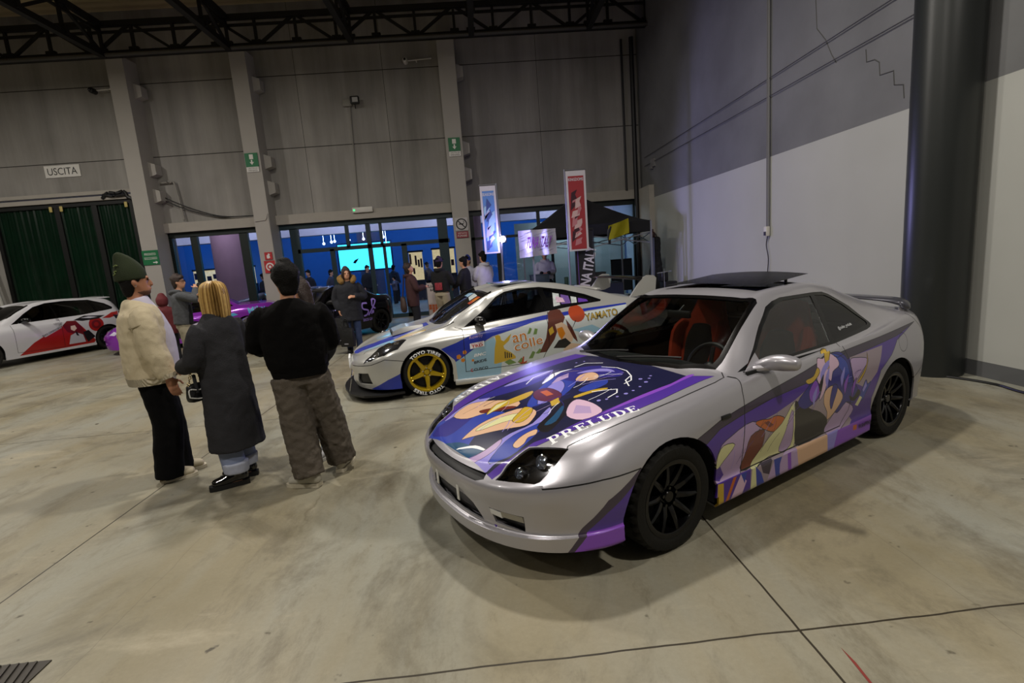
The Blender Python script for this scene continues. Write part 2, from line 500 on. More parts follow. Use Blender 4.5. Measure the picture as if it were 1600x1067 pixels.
def well(bm, x, y0, y1, z, r):
    """dark wheel housing"""
    n = 24
    a = [(x+r*cos(pi*1.11-pi*1.22*i/n), z+r*sin(pi*1.11-pi*1.22*i/n)) for i in range(n+1)]
    v0 = [bm.verts.new((u, y0, w)) for u, w in a]; v1 = [bm.verts.new((u, y1, w)) for u, w in a]
    for i in range(n): bm.faces.new((v0[i], v0[i+1], v1[i+1], v1[i]))
    bm.faces.new(v1)
def project_mesh(tree, vs, fs, f, d, off=.002, bm=None, mi=0):
    """lay a 2-D mesh on a skin: f maps (x,y) to a start point, d is the ray"""
    bm = bm or NB(); d = V(d).normalized(); vv = []
    for x, y in vs:
        p = V(f(x, y)); h = tree.ray_cast(p, d)
        vv.append(bm.verts.new(h[0]-d*off+(h[1]*off if h[1].dot(d) < 0 else -h[1]*off)*.3) if h[0] else None)
    for q in fs:
        if all(vv[i] for i in q):
            try: bm.faces.new([vv[i] for i in q]).material_index = mi
            except ValueError: pass
    return bm
def decal_text(tree, s, c, w, ang=0, side='near', h=None, off=.002, bm=None, mi=0, **k):
    """lettering on the near flank (x reads along the car)"""
    vs, fs, tw, th = text2d(s, 1, sub=k.pop('sub', 1), **k)
    kx = w/tw; ky = h/th if h else kx; ca, sa = cos(ang), sin(ang)
    def f(x, y): x, y = x*kx, y*ky; return (c[0]+x*ca-y*sa, -1.5, c[1]+x*sa+y*ca)
    return project_mesh(tree, vs, fs, f, (0, 1, 0), off, bm, mi)
def tree_of(objs):
    vs = []; fs = []
    for o in objs:
        b = len(vs); vs += [v.co.copy() for v in o.data.vertices]; fs += [[b+i for i in p.vertices] for p in o.data.polygons]
    return BVHTree.FromPolygons(vs, fs)
def mirror_bm(bm):
    bmesh.ops.scale(bm, vec=(1, -1, 1), verts=bm.verts); bmesh.ops.reverse_faces(bm, faces=bm.faces); return bm
def bucket_seat(root, x, y, mshell, mpad, z=.28):
    bm = NB()
    tube(bm, [(x-.12, y, z+.12, .24, .07), (x+.12, y, z+.08, .24, .08), (x+.32, y, z+.12, .24, .09), (x+.42, y, z+.35, .25, .07), (x+.48, y, z+.58, .27, .065), (x+.54, y, z+.72, .19, .06), (x+.58, y, z+.86, .14, .05)], ref=(0, 1, 0), n=16, sq=.75)
    s = obj('bucket_seat', bm, mshell, root)
    bm = NB()
    for sg in (-1, 1):
        tube(bm, [(x-.1, y+sg*.2, z+.2, .05, .06), (x+.25, y+sg*.21, z+.2, .05, .07)], ref=(0, 1, 0), n=10)
        tube(bm, [(x+.32, y+sg*.21, z+.3, .05, .09), (x+.4, y+sg*.24, z+.56, .05, .08), (x+.47, y+sg*.2, z+.66, .05, .06)], ref=(0, 1, 0), n=10)
    tube(bm, [(x+.0, y, z+.17, .16, .03), (x+.28, y, z+.18, .16, .04), (x+.35, y, z+.30, .15, .04), (x+.41, y, z+.52, .15, .04), (x+.455, y, z+.64, .11, .04)], ref=(0, 1, 0), n=12, mi=1)
    obj('seat_padding', bm, [mpad, DARKIN], s)
def steering(root, x, y, z):
    bm = NB()
    M = Matrix.Translation((x, y, z)) @ Matrix.Rotation(radians(-65), 4, 'Y')
    r = bmesh.ops.create_circle(bm, segments=8, radius=.016)
    bmesh.ops.delete(bm, geom=r['verts'], context='VERTS')
    R = []
    for i in range(32):
        a = 2*pi*i/32
        R.append([M @ V(((.17+.016*cos(t))*cos(a), (.17+.016*cos(t))*sin(a), .016*sin(t))) for t in [2*pi*j/8 for j in range(8)]])
    R.append(R[0]); rings(bm, R, True, False)
    for a in (0, pi, -pi/2):
        q = [M @ V((.15*cos(a), .15*sin(a), 0)), M @ V((.03*cos(a), .03*sin(a), -.02))]
        rod(bm, q[0], q[1], .016, 6)
    q = M @ V((0, 0, -.03)); ball(bm, q, (.05, .05, .05), 12, 8)
    obj('steering_wheel', bm, BLACK, root)
# ================================================================ hall
def nodes_of(m): return m.node_tree.nodes, m.node_tree.links.new
def floor_material():
    m = bpy.data.materials.new('polished_concrete'); m.use_nodes = True
    n, L = nodes_of(m); b = n['Principled BSDF']
    geo = n.new('ShaderNodeTexCoord'); P = geo.outputs['Object']
    def noise(sc, det=6, rough=.6, stretch=None, dist=0):
        t = n.new('ShaderNodeTexNoise'); t.inputs['Scale'].default_value = sc; t.inputs['Detail'].default_value = det; t.inputs['Roughness'].default_value = rough; t.inputs['Distortion'].default_value = dist
        if stretch:
            mp = n.new('ShaderNodeMapping'); mp.inputs['Scale'].default_value = stretch[:3]
            if len(stretch) > 3: mp.inputs['Rotation'].default_value = (0, 0, stretch[3])
            L(P, mp.inputs[0]); L(mp.outputs[0], t.inputs['Vector'])
        else: L(P, t.inputs['Vector'])
        return t.outputs['Fac']
    def ramp(v, a, b_, ca=(0, 0, 0, 1), cb=(1, 1, 1, 1)):
        r = n.new('ShaderNodeValToRGB'); e = r.color_ramp.elements; e[0].position = a; e[1].position = b_; e[0].color = ca; e[1].color = cb
        L(v, r.inputs[0]); return r.outputs[0]
    def mix(f, a, b_, mode='MIX'):
        x = n.new('ShaderNodeMix'); x.data_type = 'RGBA'; x.blend_type = mode
        for s, v in ((0, f), (6, a), (7, b_)):
            if isinstance(v, (int, float)): x.inputs[s].default_value = v
            elif isinstance(v, tuple): x.inputs[s].default_value = v
            else: L(v, x.inputs[s])
        return x.outputs[2]
    base = ramp(noise(.55, 8, .62), .3, .7, (*lin('80785f'), 1), (*lin('9e9680'), 1))
    base = mix(ramp(noise(.9, 5, .6, (1, .25, 1, .5)), .42, .66), base, (*lin('949489'), 1))
    base = mix(ramp(noise(.8, 7, .72, None, .8), .50, .72), base, (*lin('5f594a'), 1))
    base = mix(ramp(noise(2.2, 9, .78, (1, .35, 1, -.5)), .52, .70), base, (*lin('6f6856'), 1))
    base = mix(ramp(noise(1.7, 8, .7, (.3, 1, 1, .2)), .58, .72), base, (*lin('a8a08a'), 1))
    base = mix(.35, base, ramp(noise(40, 6, .8), .3, .75, (.55, .53, .47, 1), (1, 1, .98, 1)), 'MULTIPLY')
    spots = ramp(noise(9, 3, .5), .70, .76); base = mix(spots, base, (*lin('4d4739'), 1))
    # saw-cut joints
    sx = n.new('ShaderNodeSeparateXYZ'); L(P, sx.inputs[0])
    wob = noise(3, 2, .5)
    def joint(out, off, per, w, wobble=.012):
        a = n.new('ShaderNodeMath'); a.operation = 'MULTIPLY_ADD'; L(wob, a.inputs[0]); a.inputs[1].default_value = wobble; L(out, a.inputs[2])
        s = n.new('ShaderNodeMath'); s.operation = 'ADD'; L(a.outputs[0], s.inputs[0]); s.inputs[1].default_value = -off+per*50-wobble/2
        mo = n.new('ShaderNodeMath'); mo.operation = 'MODULO'; L(s.outputs[0], mo.inputs[0]); mo.inputs[1].default_value = per
        c = n.new('ShaderNodeMath'); c.operation = 'LESS_THAN'; L(mo.outputs[0], c.inputs[0]); c.inputs[1].default_value = w
        return c.outputs[0]
    jx = joint(sx.outputs[0], 1.225, 4.045, .011); jy = joint(sx.outputs[1], 1.89, 4.06, .010, .02)
    jx2 = joint(sx.outputs[0], 2.05, 4.045, .004, .05)
    mj = n.new('ShaderNodeMath'); mj.operation = 'MAXIMUM'; L(jx, mj.inputs[0]); L(jy, mj.inputs[1])
    base = mix(mj.outputs[0], base, (*lin('332d22'), 1))
    f2 = n.new('ShaderNodeMath'); f2.operation = 'MULTIPLY'; L(jx2, f2.inputs[0]); f2.inputs[1].default_value = .4
    base = mix(f2.outputs[0], base, (*lin('5a5242'), 1))
    # hairline cracks
    vo = n.new('ShaderNodeTexVoronoi'); vo.feature = 'DISTANCE_TO_EDGE'; vo.inputs['Scale'].default_value = .55
    mp = n.new('ShaderNodeMapping'); nv = n.new('ShaderNodeTexNoise'); nv.inputs['Scale'].default_value = 2.5; nv.inputs['Detail'].default_value = 6
    L(P, nv.inputs['Vector']); va = n.new('ShaderNodeVectorMath'); va.operation = 'MULTIPLY_ADD'; L(nv.outputs['Color'], va.inputs[0]); va.inputs[1].default_value = (.5, .5, 0); L(P, va.inputs[2]); L(va.outputs[0], vo.inputs['Vector'])
    cr = ramp(vo.outputs['Distance'], .0, .006, (1, 1, 1, 1), (0, 0, 0, 1))
    cm = n.new('ShaderNodeMath'); cm.operation = 'MULTIPLY'; L(cr, cm.inputs[0]); L(ramp(noise(.7, 2), .5, .6), cm.inputs[1])
    cm2 = n.new('ShaderNodeMath'); cm2.operation = 'MULTIPLY'; L(cm.outputs[0], cm2.inputs[0]); cm2.inputs[1].default_value = .5
    base = mix(cm2.outputs[0], base, (*lin('5a523f'), 1))
    L(base, b.inputs['Base Color'])
    rr = n.new('ShaderNodeMapRange'); rr.inputs['To Min'].default_value = .30; rr.inputs['To Max'].default_value = .58
    L(noise(1.6, 6, .65), rr.inputs['Value']); L(rr.outputs[0], b.inputs['Roughness']); b.inputs['Specular IOR Level'].default_value = .35
    bp = n.new('ShaderNodeBump'); bp.inputs['Strength'].default_value = .08; bp.inputs['Distance'].default_value = .01
    L(noise(14, 5, .6), bp.inputs['Height']); L(bp.outputs[0], b.inputs['Normal'])
    return m
def concrete_wall(name, c1, c2, lines=(), axis=2, streak=True, paintline=None):
    m = bpy.data.materials.new(name); m.use_nodes = True
    n, L = nodes_of(m); b = n['Principled BSDF']; b.inputs['Roughness'].default_value = .88; b.inputs['Specular IOR Level'].default_value = .2
    tc = n.new('ShaderNodeTexCoord'); mp = n.new('ShaderNodeMapping'); mp.inputs['Scale'].default_value = (1.6, 1.6, .12) if streak else (.5, .5, .5)
    L(tc.outputs['Object'], mp.inputs[0])
    t = n.new('ShaderNodeTexNoise'); t.inputs['Scale'].default_value = 1.1; t.inputs['Detail'].default_value = 6; t.inputs['Roughness'].default_value = .6; L(mp.outputs[0], t.inputs['Vector'])
    r = n.new('ShaderNodeValToRGB'); r.color_ramp.elements[0].position = .32; r.color_ramp.elements[1].position = .68
    r.color_ramp.elements[0].color = (*lin(c1), 1); r.color_ramp.elements[1].color = (*lin(c2), 1); L(t.outputs['Fac'], r.inputs[0])
    col = r.outputs[0]
    t2 = n.new('ShaderNodeTexNoise'); t2.inputs['Scale'].default_value = .7; t2.inputs['Detail'].default_value = 7; L(tc.outputs['Object'], t2.inputs['Vector'])
    x = n.new('ShaderNodeMix'); x.data_type = 'RGBA'; x.blend_type = 'MULTIPLY'; x.inputs[0].default_value = .5; L(col, x.inputs[6])
    r2 = n.new('ShaderNodeValToRGB'); r2.color_ramp.elements[0].position = .35; r2.color_ramp.elements[0].color = (.72, .71, .69, 1); r2.color_ramp.elements[1].position = .6; L(t2.outputs['Fac'], r2.inputs[0]); L(r2.outputs[0], x.inputs[7]); col = x.outputs[2]
    sp = n.new('ShaderNodeSeparateXYZ'); L(tc.outputs['Object'], sp.inputs[0])
    if paintline:
        g = n.new('ShaderNodeMath'); g.operation = 'LESS_THAN'; L(sp.outputs[2], g.inputs[0]); g.inputs[1].default_value = paintline[0]
        x = n.new('ShaderNodeMix'); x.data_type = 'RGBA'; L(g.outputs[0], x.inputs[0]); L(col, x.inputs[6])
        r3 = n.new('ShaderNodeMix'); r3.data_type = 'RGBA'; r3.inputs[6].default_value = (*lin(paintline[1]), 1); r3.inputs[7].default_value = (*lin(paintline[2]), 1); L(t2.outputs['Fac'], r3.inputs[0]); L(r3.outputs[2], x.inputs[7]); col = x.outputs[2]
        g = n.new('ShaderNodeMath'); g.operation = 'LESS_THAN'; L(sp.outputs[2], g.inputs[0]); g.inputs[1].default_value = .17
        x = n.new('ShaderNodeMix'); x.data_type = 'RGBA'; L(g.outputs[0], x.inputs[0]); L(col, x.inputs[6]); x.inputs[7].default_value = (*lin('5e5f60'), 1); col = x.outputs[2]
    for ax, v, w in lines:
        s = n.new('ShaderNodeMath'); s.operation = 'SUBTRACT'; L(sp.outputs[ax], s.inputs[0]); s.inputs[1].default_value = v
        a = n.new('ShaderNodeMath'); a.operation = 'ABSOLUTE'; L(s.outputs[0], a.inputs[0])
        c = n.new('ShaderNodeMath'); c.operation = 'LESS_THAN'; L(a.outputs[0], c.inputs[0]); c.inputs[1].default_value = w
        x = n.new('ShaderNodeMix'); x.data_type = 'RGBA'; L(c.outputs[0], x.inputs[0]); L(col, x.inputs[6]); x.inputs[7].default_value = (*lin('3c3a38'), 1); col = x.outputs[2]
    L(col, b.inputs['Base Color'])
    bp = n.new('ShaderNodeBump'); bp.inputs['Strength'].default_value = .15; bp.inputs['Distance'].default_value = .02; L(t2.outputs['Fac'], bp.inputs['Height']); L(bp.outputs[0], b.inputs['Normal'])
    return m
XR, YG, YP = 5.27, 16.60, 16.55
bm = NB(); b2(bm, -24, XR+.3, -9, 31, -.2, 0); structure('floor', bm, floor_material())
W_BACK = concrete_wall('panel_concrete', '85837f', 'a5a29d', [(2, 5.36, .012), (2, 7.40, .012), (0, -4.95, .006), (0, -2.4, .006), (0, 2.2, .006)])
bm = NB(); b2(bm, -24, -14.1, YP, YP+.3, 0, 10); b2(bm, -14.1, -10.2, YP, YP+.3, 4.42, 10); b2(bm, -10.2, -9.35, YP, YP+.3, 0, 10); b2(bm, -9.35, XR, YP, YP+.3, 3.4, 10)
structure('wall_back', bm, W_BACK)
W_R = concrete_wall('side_wall_paint', '6b6c6d', '7a7b7c', [], paintline=(3.04, 'a3a49e', 'b4b5b0'), streak=False)
bm = NB(); b2(bm, XR, XR+.3, -9, 16.85, 0, 10); structure('wall_right', bm, W_R)
bm = NB(); b2(bm, -24.3, -24, -9, 31, 0, 10); structure('wall_left', bm, concrete_wall('left_wall_paint', '5a5855', '6c6a66'))
bm = NB(); b2(bm, -24, XR+.3, -9.3, -9, 0, 10); structure('wall_front', bm, concrete_wall('front_wall_paint', '4a4846', '565450'))
# corrugated ceiling
CEIL = mat('roof_sheet', 'b8a884', .8, var=.2, scale=2)
bm = NB()
n = 280
a = [bm.verts.new((-24, -9+25.6*i/n, 9.35+.03*(i % 4 > 1))) for i in range(n+1)]; b = [bm.verts.new((XR, v.co.y, v.co.z)) for v in a]
for i in range(n): bm.faces.new((a[i], a[i+1], b[i+1], b[i]))
structure('ceiling', bm, CEIL, smooth=False)
# round dark column on the right wall
bm = NB(); lathe(bm, [(.30, 0), (.30, 9.3)], 'z', 48, (5.02, 5.44, 0)); o = structure('pillar', bm, mat('column_dark_paint', '222524', .36, var=.15, scale=1.5), smooth=True)
# pillars along the back wall with corbels and stepped sides
PIL = mat('pillar_paint', 'a7a39c', .85, var=.06, scale=2)
for x0, x1 in ((-9.86, -9.40), (-6.52, -6.08), (-.71, -.22)):
    bm = NB(); b2(bm, x0, x1, 15.93, YP, 0, 7.95)
    for z in (4.0, 4.75, 6.9):
        prism(bm, [(x1, z), (x1+.2, z+.06), (x1+.2, z+.34), (x1, z+.42)], 'y', 16.2, 16.5)
    structure('pillar', bm, PIL)
LEDGE = mat('ledge_paint', 'a49f96', .85, var=.08)
bm = NB(); b2(bm, -9.4, XR, 16.42, YP+.3, 3.14, 3.42); structure('trim_1', bm, LEDGE)
bm = NB(); b2(bm, -14.1, -10.0, 16.40, YP, 4.40, 4.50); b2(bm, -14.1, -10.0, 16.36, YP, 4.22, 4.34); structure('trim_2', bm, LEDGE)
bm = NB(); rod(bm, (5.05, 16.3, 0), (5.05, 16.3, 7.8), .07); rod(bm, (4.78, 16.42, 3.4), (4.78, 16.42, 7.8), .035); structure('trim_3', bm, mat('dark_steel', '2a2a2c', .5, .4), smooth=True)
bm = NB(); b2(bm, 5.12, XR, 15.3, 16.55, 0, 3.4); structure('trim_4', bm, LEDGE)
# ---- green strip door
GREEN = mat('green_strip_pvc', '052012', .22, var=.6, scale=3, coat=.3); FRM = mat('dark_green_frame', '0c1a18', .45); FR2 = mat('blue_green_frame', '0f2a33', .45)
d = empty('door_1', (-12.2, 16.5, 0)); d['kind'] = 'structure'
def child(name, bm, m, root, **k):
    o = obj(name, bm, m, root, **k); o.matrix_parent_inverse = Matrix.Translation(-V(root.location)) if root.rotation_euler.z == 0 else root.matrix_world.inverted(); return o
for xa, xb in ((-14.1, -12.45), (-12.3, -11.36), (-11.24, -10.25)):
    bm = NB(); n = int((xb-xa)/.045)
    va = []; 
    for i in range(n+1):
        x = xa+(xb-xa)*i/n; y = 16.5+.012*(i % 2)+.006*sin(i*1.7)
        va.append((bm.verts.new((x, y, .05)), bm.verts.new((x, y+.02*sin(i*.5), 2.1)), bm.verts.new((x, y, 4.2))))
    for p, q in zip(va, va[1:]): bm.faces.new((p[0], q[0], q[1], p[1])); bm.faces.new((p[1], q[1], q[2], p[2]))
    child('strip_panel', bm, GREEN, d, smooth=False)
bm = NB()
for x in (-12.375, -11.3): b2(bm, x-.075, x+.075, 16.44, 16.52, 0, 4.2)
b2(bm, -14.2, -10.2, 16.43, 16.55, 4.1, 4.24); b2(bm, -10.27, -10.18, 16.42, 16.56, 0, 4.3); b2(bm, -14.2, -14.1, 16.42, 16.56, 0, 4.3)
child('door_frame', bm, mat('black_door_frame', '0a0c0b', .5), d, smooth=False)
bm = NB()
for x in (-12.52, -12.22, -10.36): box(bm, (x, 16.42, 4.06), (.09, .03, .16), bev=.02)
child('door_bracket', bm, mat('yellowed_plastic', 'b8a866', .6), d)
bm = NB(); pipe(bm, [(-10.95, 16.36, 4.26), (-10.75, 16.32, 4.40), (-10.5, 16.33, 4.38), (-10.3, 16.34, 4.42), (-10.2, 16.32, 4.25), (-10.05, 16.33, 4.2)], .05); pipe(bm, [(-10.9, 16.34, 4.36), (-10.6, 16.3, 4.3), (-10.2, 16.33, 4.33)], .04)
tag(obj('cable_bundle', bm, BLACK), 'black cable bundle hanging over the right end of the green door', 'cable')
bm = NB(); rod(bm, (-14.0, 16.0, 0), (-14.35, 16.1, 2.6), .05); tag(obj('pole', bm, mat('pale_pole', 'b5b4ac', .6)), 'pale leaning pole at the left edge beside the green strip door', 'pole')
# ---- glazed bays
PANE = glass('window_glass', (.80, .86, .92), .035, .01, .25)
def bay(idx, bars, panes, m=FRM):
    bm = NB()
    for x0, x1, z0, z1 in bars: b2(bm, x0, x1, YG-.05, YG+.06, z0, z1)
    w = structure('window_%d' % idx, bm, m)
    bm = NB()
    for x0, x1, z0, z1 in panes: b2(bm, x0, x1, YG-.004, YG+.004, z0, z1)
    obj('window_pane', bm, PANE, w, smooth=False)
bay(1, [(-9.4, -6.3, 2.98, 3.14), (-9.4, -9.3, 0, 3), (-8.76, -8.56, 0, 3), (-7.30, -7.05, 0, 3), (-6.6, -6.3, 0, 3), (-9.4, -6.3, 0, .14)], [(-9.35, -6.4, .1, 3.05)])
bay(2, [(-6.2, -.3, 2.98, 3.14), (-6.2, -6.08, 0, 3), (-5.78, -5.52, 0, 3), (-4.10, -4.0, 2.3, 3), (-3.46, -3.33, 0, 3), (-3.05, -2.97, 2.3, 3), (-6.1, -5.7, 0, .1), (-5.6, -.9, 2.24, 2.36), (-4.63, -4.50, 0, 2.3),
        (-3.0, -2.92, 0, 2.3), (-2.42, -2.26, 0, 2.3), (-1.24, -.94, 0, 3), (-.74, -.68, 0, 3), (-5.6, -3.4, 0, .12), (-3.4, -1, 0, .12)], [(-6.1, -.7, .1, 3.05)], FR2)
bay(3, [(-.25, XR, 2.98, 3.14), (-.22, -.10, 0, 3), (.55, .75, 0, 3), (1.9, 2.0, 2.3, 3), (3.6, 3.68, 2.3, 3), (5.0, 5.14, 0, 3), (2.3, 2.38, 0, 2.3), (-.2, 5.1, 2.24, 2.32), (-.2, 5.1, 0, .12)], [(-.2, 5.1, .1, 3.05)])
# ---- room beyond the glass
BLUE = mat('blue_room_wall', '5c8cc0', .8); PINKCOL = mat('pinkish_column', '8d6a72', .8)
bm = NB(); b2(bm, -24, XR+.3, 27.5, 27.8, 0, 6); structure('wall_far', bm, BLUE)
bm = NB(); b2(bm, -24, XR+.3, 20.0, 20.5, 2.98, 5.2); structure('trim_5', bm, mat('white_beam', 'b8b6c4', .8))
bm = NB(); b2(bm, -24, XR+.3, 16.9, 27.8, 5.2, 5.4); structure('trim_6', bm, mat('back_room_ceiling', '55545c', .9))
bm = NB(); b2(bm, XR, XR+.3, 16.85, 28, 0, 5.4); structure('wall_side', bm, mat('pale_blue_wall', '8fa0b0', .8))
for x, y, r in ((-9.35, 20.3, .62), (-5.3, 25.8, .55), (-.15, 18.6, .3)):
    bm = NB(); lathe(bm, [(r, 0), (r, 5.2)], 'z', 32, (x, y, 0)); structure('pillar', bm, PINKCOL, smooth=True)
bm = NB(); b2(bm, 1.3, 5.2, 18.4, 18.5, 0, 2.75); structure('wall_partition', bm, mat('pale_grey_panel', '9aa8a6', .7))
# ---- roof steel
STEEL = mat('black_roof_steel', '141312', .6, .2)
def truss(name, p0, p1, z0, z1, step, label, flip=0):
    a = V(p0); b = V(p1); L_ = (b-a).length; d = (b-a)/L_; n_ = max(2, int(L_/step)); side = V((-d.y, d.x, 0))
    t = NB()
    def bar(p, q, w):
        f, r, s = frame(q-p, (0, 0, 1) if abs((q-p).normalized().z) < .9 else side)
        R = [[c+r*w*i+s*w*j for i, j in ((-.5, -.5), (.5, -.5), (.5, .5), (-.5, .5))] for c in (p, q)]; rings(t, R)
    at = lambda u, z: V((a.x+d.x*u, a.y+d.y*u, z))
    bar(at(0, z0), at(L_, z0), .15); bar(at(0, z1), at(L_, z1), .13); bar(at(0, z1-.2), at(L_, z1-.2), .06)
    for i in range(n_+1):
        u = L_*i/n_
        bar(at(u, z0), at(u, z1), .07)
        if i < n_:
            v = L_*(i+1)/n_
            bar(*((at(u, z0), at(v, z1)) if (i+flip) % 2 else (at(u, z1), at(v, z0))), .07)
    for i in range(n_+1): b2(t, *sorted((at(L_*i/n_, 0).x-.12, at(L_*i/n_, 0).x+.12)), *sorted((at(L_*i/n_, 0).y-.05, at(L_*i/n_, 0).y+.05)), z0-.02, z0+.16)
    o = obj(name, t, STEEL, smooth=False); o['kind'] = 'structure'; o['label'] = label
truss('roof_truss', (-24, 15.6, 0), (XR, 15.6, 0), 7.86, 8.62, 1.05, 'long black lattice truss along the top of the back wall')
for i, x in enumerate((-16.2, -12.9, -9.6, -6.3, -3.0, .3, 3.6)):
    truss('roof_truss', (x, 15.5, 0), (x, -6, 0), 7.82, 8.62, 1.3, 'black cross truss of the roof, number %d from the left' % (i+1), 1)
bm = NB(); rod(bm, (-24, 15.45, 7.80), (XR, 15.45, 7.80), .05); structure('trim_7', bm, mat('grey_pipe', '4a4844', .5), smooth=True)
# ---- signs
SGREEN = mat('sign_green', '0e6b3e', .5); SWHITE = mat('sign_white', 'd8d6d0', .5); SRED = mat('sign_red', 'b02a2e', .5); SBLK = mat('sign_black', '0c0c0c', .5)
def sign(name, label, c, w, h, m, texts=(), cat='sign', extra=None, y=None):
    r = empty(name, (c[0], c[1], c[2]), 0, label, cat)
    bm = NB(); box(bm, (0, 0, 0), (w, .02, h)); obj('sign_plate', bm, m, r, smooth=False)
    for t in texts:
        bm = NB(); sign_text(bm, t[0], (t[1], -.013, t[2]), w=t[3], h=t[4]); obj('lettering', bm, t[5], r, smooth=False)
    if extra: extra(r)
    return r
sign('exit_sign', 'white board reading USCITA on the wall above the green door', (-12.03, 16.53, 5.14), 1.0, .34, SWHITE, [('USCITA', 0, 0, .84, .2, SBLK)])
def exit_extra(r):
    bm = NB(); b2(bm, -.055, .055, -.014, -.012, .02, .15); obj('door_symbol', bm, SWHITE, r, smooth=False)
    bm = NB(); bm.faces.new([bm.verts.new(p) for p in ((-.02, -.014, 0), (.02, -.014, 0), (.02, -.014, -.06), (.06, -.014, -.06), (0, -.014, -.14), (-.06, -.014, -.06), (-.02, -.014, -.06))]); obj('arrow', bm, SWHITE, r, smooth=False)
    bm = NB(); box(bm, (0, .0, -.265), (.34, .02, .14)); obj('caption_plate', bm, SWHITE, r, smooth=False)
    for t, z in (('USCITA DI', -.235), ('EMERGENZA', -.295)):
        bm = NB(); sign_text(bm, t, (0, -.013, z), w=.26, h=.04); obj('lettering', bm, SBLK, r, smooth=False)
sign('emergency_exit_sign', 'green arrow-down exit sign high on the pillar second from left', (-6.32, 15.91, 4.97), .36, .38, SGREEN, extra=exit_extra)
sign('emergency_exit_sign', 'green arrow-down exit sign high on the pillar above the no-smoking sign', (-.46, 15.91, 5.02), .34, .38, SGREEN, extra=exit_extra)
def nosmoke(r):
    bm = NB(); lathe(bm, [(.17, -.013), (.135, -.013)], 'y', 32); M = Matrix.Rotation(radians(45), 4, 'Y'); box(bm, (0, -.013, 0), (.29, .002, .03), M=M); obj('ring_symbol', bm, SBLK, r, smooth=False)
    bm = NB(); b2(bm, -.08, .06, -.014, -.012, -.01, .02); pipe(bm, [(.07, -.013, .02), (.08, -.013, .06), (.05, -.013, .09)], .008); obj('cigarette_symbol', bm, SBLK, r)
    bm = NB(); box(bm, (0, 0, -.31), (.36, .02, .19)); obj('caption_plate', bm, mat('sign_maroon', '8a2236', .5), r, smooth=False)
    for t, z in (('VIETATO', -.27), ('FUMARE', -.345)):
        bm = NB(); sign_text(bm, t, (0, -.013, z), w=.28, h=.055); obj('lettering', bm, SWHITE, r, smooth=False)
sign('no_smoking_sign', 'round black no-smoking sign with dark red VIETATO FUMARE plate on the pillar', (-.46, 15.91, 2.72), .38, .38, mat('sign_lilac_white', 'b8b4b4', .6), extra=nosmoke)
def aid(r):
    bm = NB(); bm.faces.new([bm.verts.new((x, -.013, z)) for x, z in ((.05, -.16), (.13, -.16), (.13, -.19), (.19, -.145), (.13, -.10), (.13, -.13), (.05, -.13))]); obj('arrow', bm, SWHITE, r, smooth=False)
sign('first_aid_sign', 'green PRONTO SOCCORSO sign on the pillar behind the green beanie', (-9.63, 15.91, 2.43), .46, .42, SGREEN, [('PRONTO', .0, .10, .32, .07, SWHITE), ('SOCCORSO', .0, -.02, .36, .07, SWHITE)], extra=aid)
def flame(r):
    bm = NB(); bm.faces.new([bm.verts.new((x, -.013, z)) for x, z in ((-.05, -.07), (.0, -.08), (.05, -.05), (.03, .0), (.05, .05), (.0, .08), (-.02, .03), (-.05, .02))]); obj('flame_symbol', bm, SWHITE, r, smooth=False)
def hose(r):
    bm = NB(); lathe(bm, [(.12, -.013), (.08, -.013)], 'y', 24); lathe(bm, [(.04, -.013), (.001, -.013)], 'y', 16); obj('hose_symbol', bm, SWHITE, r, smooth=False)
sign('fire_sign', 'small red fire symbol sign, upper of two on the pillar behind the black sweater', (-6.26, 15.91, 2.22), .22, .22, SRED, extra=flame)
sign('fire_hose_sign', 'red fire hose sign, lower of two on the pillar behind the black sweater', (-6.26, 15.91, 1.90), .32, .36, SRED, extra=hose)
# ---- small fittings on the walls
WH = mat('fitting_white', 'c9c6be', .5)
r = empty('emergency_light', (-3.44, 16.38, 3.40), 0, 'white emergency light box on the ledge above the glass doors', 'lamp')
bm = NB(); box(bm, (0, 0, 0), (.62, .09, .16), bev=.015); obj('lamp_housing', bm, WH, r); bm = NB(); box(bm, (-.25, -.047, .0), (.05, .01, .05)); obj('indicator_light', bm, mat('green_led', '30c070', .4, emit='40ff90', estr=1.5), r)
r = empty('floodlight', (-3.26, 16.4, 6.52), 0, 'small black floodlight on a bracket high on the back wall', 'lamp')
bm = NB(); box(bm, (0, -.12, 0), (.26, .14, .22), bev=.03); obj('lamp_housing', bm, BLACK, r); bm = NB(); box(bm, (.02, -.195, 0), (.16, .012, .13)); obj('lamp_glass', bm, mat('floodlight_glass', '9a9a98', .2), r)
bm = NB(); rod(bm, (-.1, .16, .0), (0, -.08, -.04), .02); rod(bm, (-.05, .12, -.16), (-.02, -.06, -.08), .012); obj('bracket', bm, STEEL, r)
r = empty('junction_box', (-3.47, 16.5, 6.5), 0, 'grey junction box with a conduit dropping to the ledge', 'box')
bm = NB(); box(bm, (-.06, 0, .02), (.26, .1, .2), bev=.01); obj('box_body', bm, mat('fitting_grey', '8a8780', .6), r)
bm = NB(); rod(bm, (0, .02, -.05), (-.12, .02, -3.05), .018); obj('conduit', bm, mat('fitting_grey', '8a8780', .6), r)
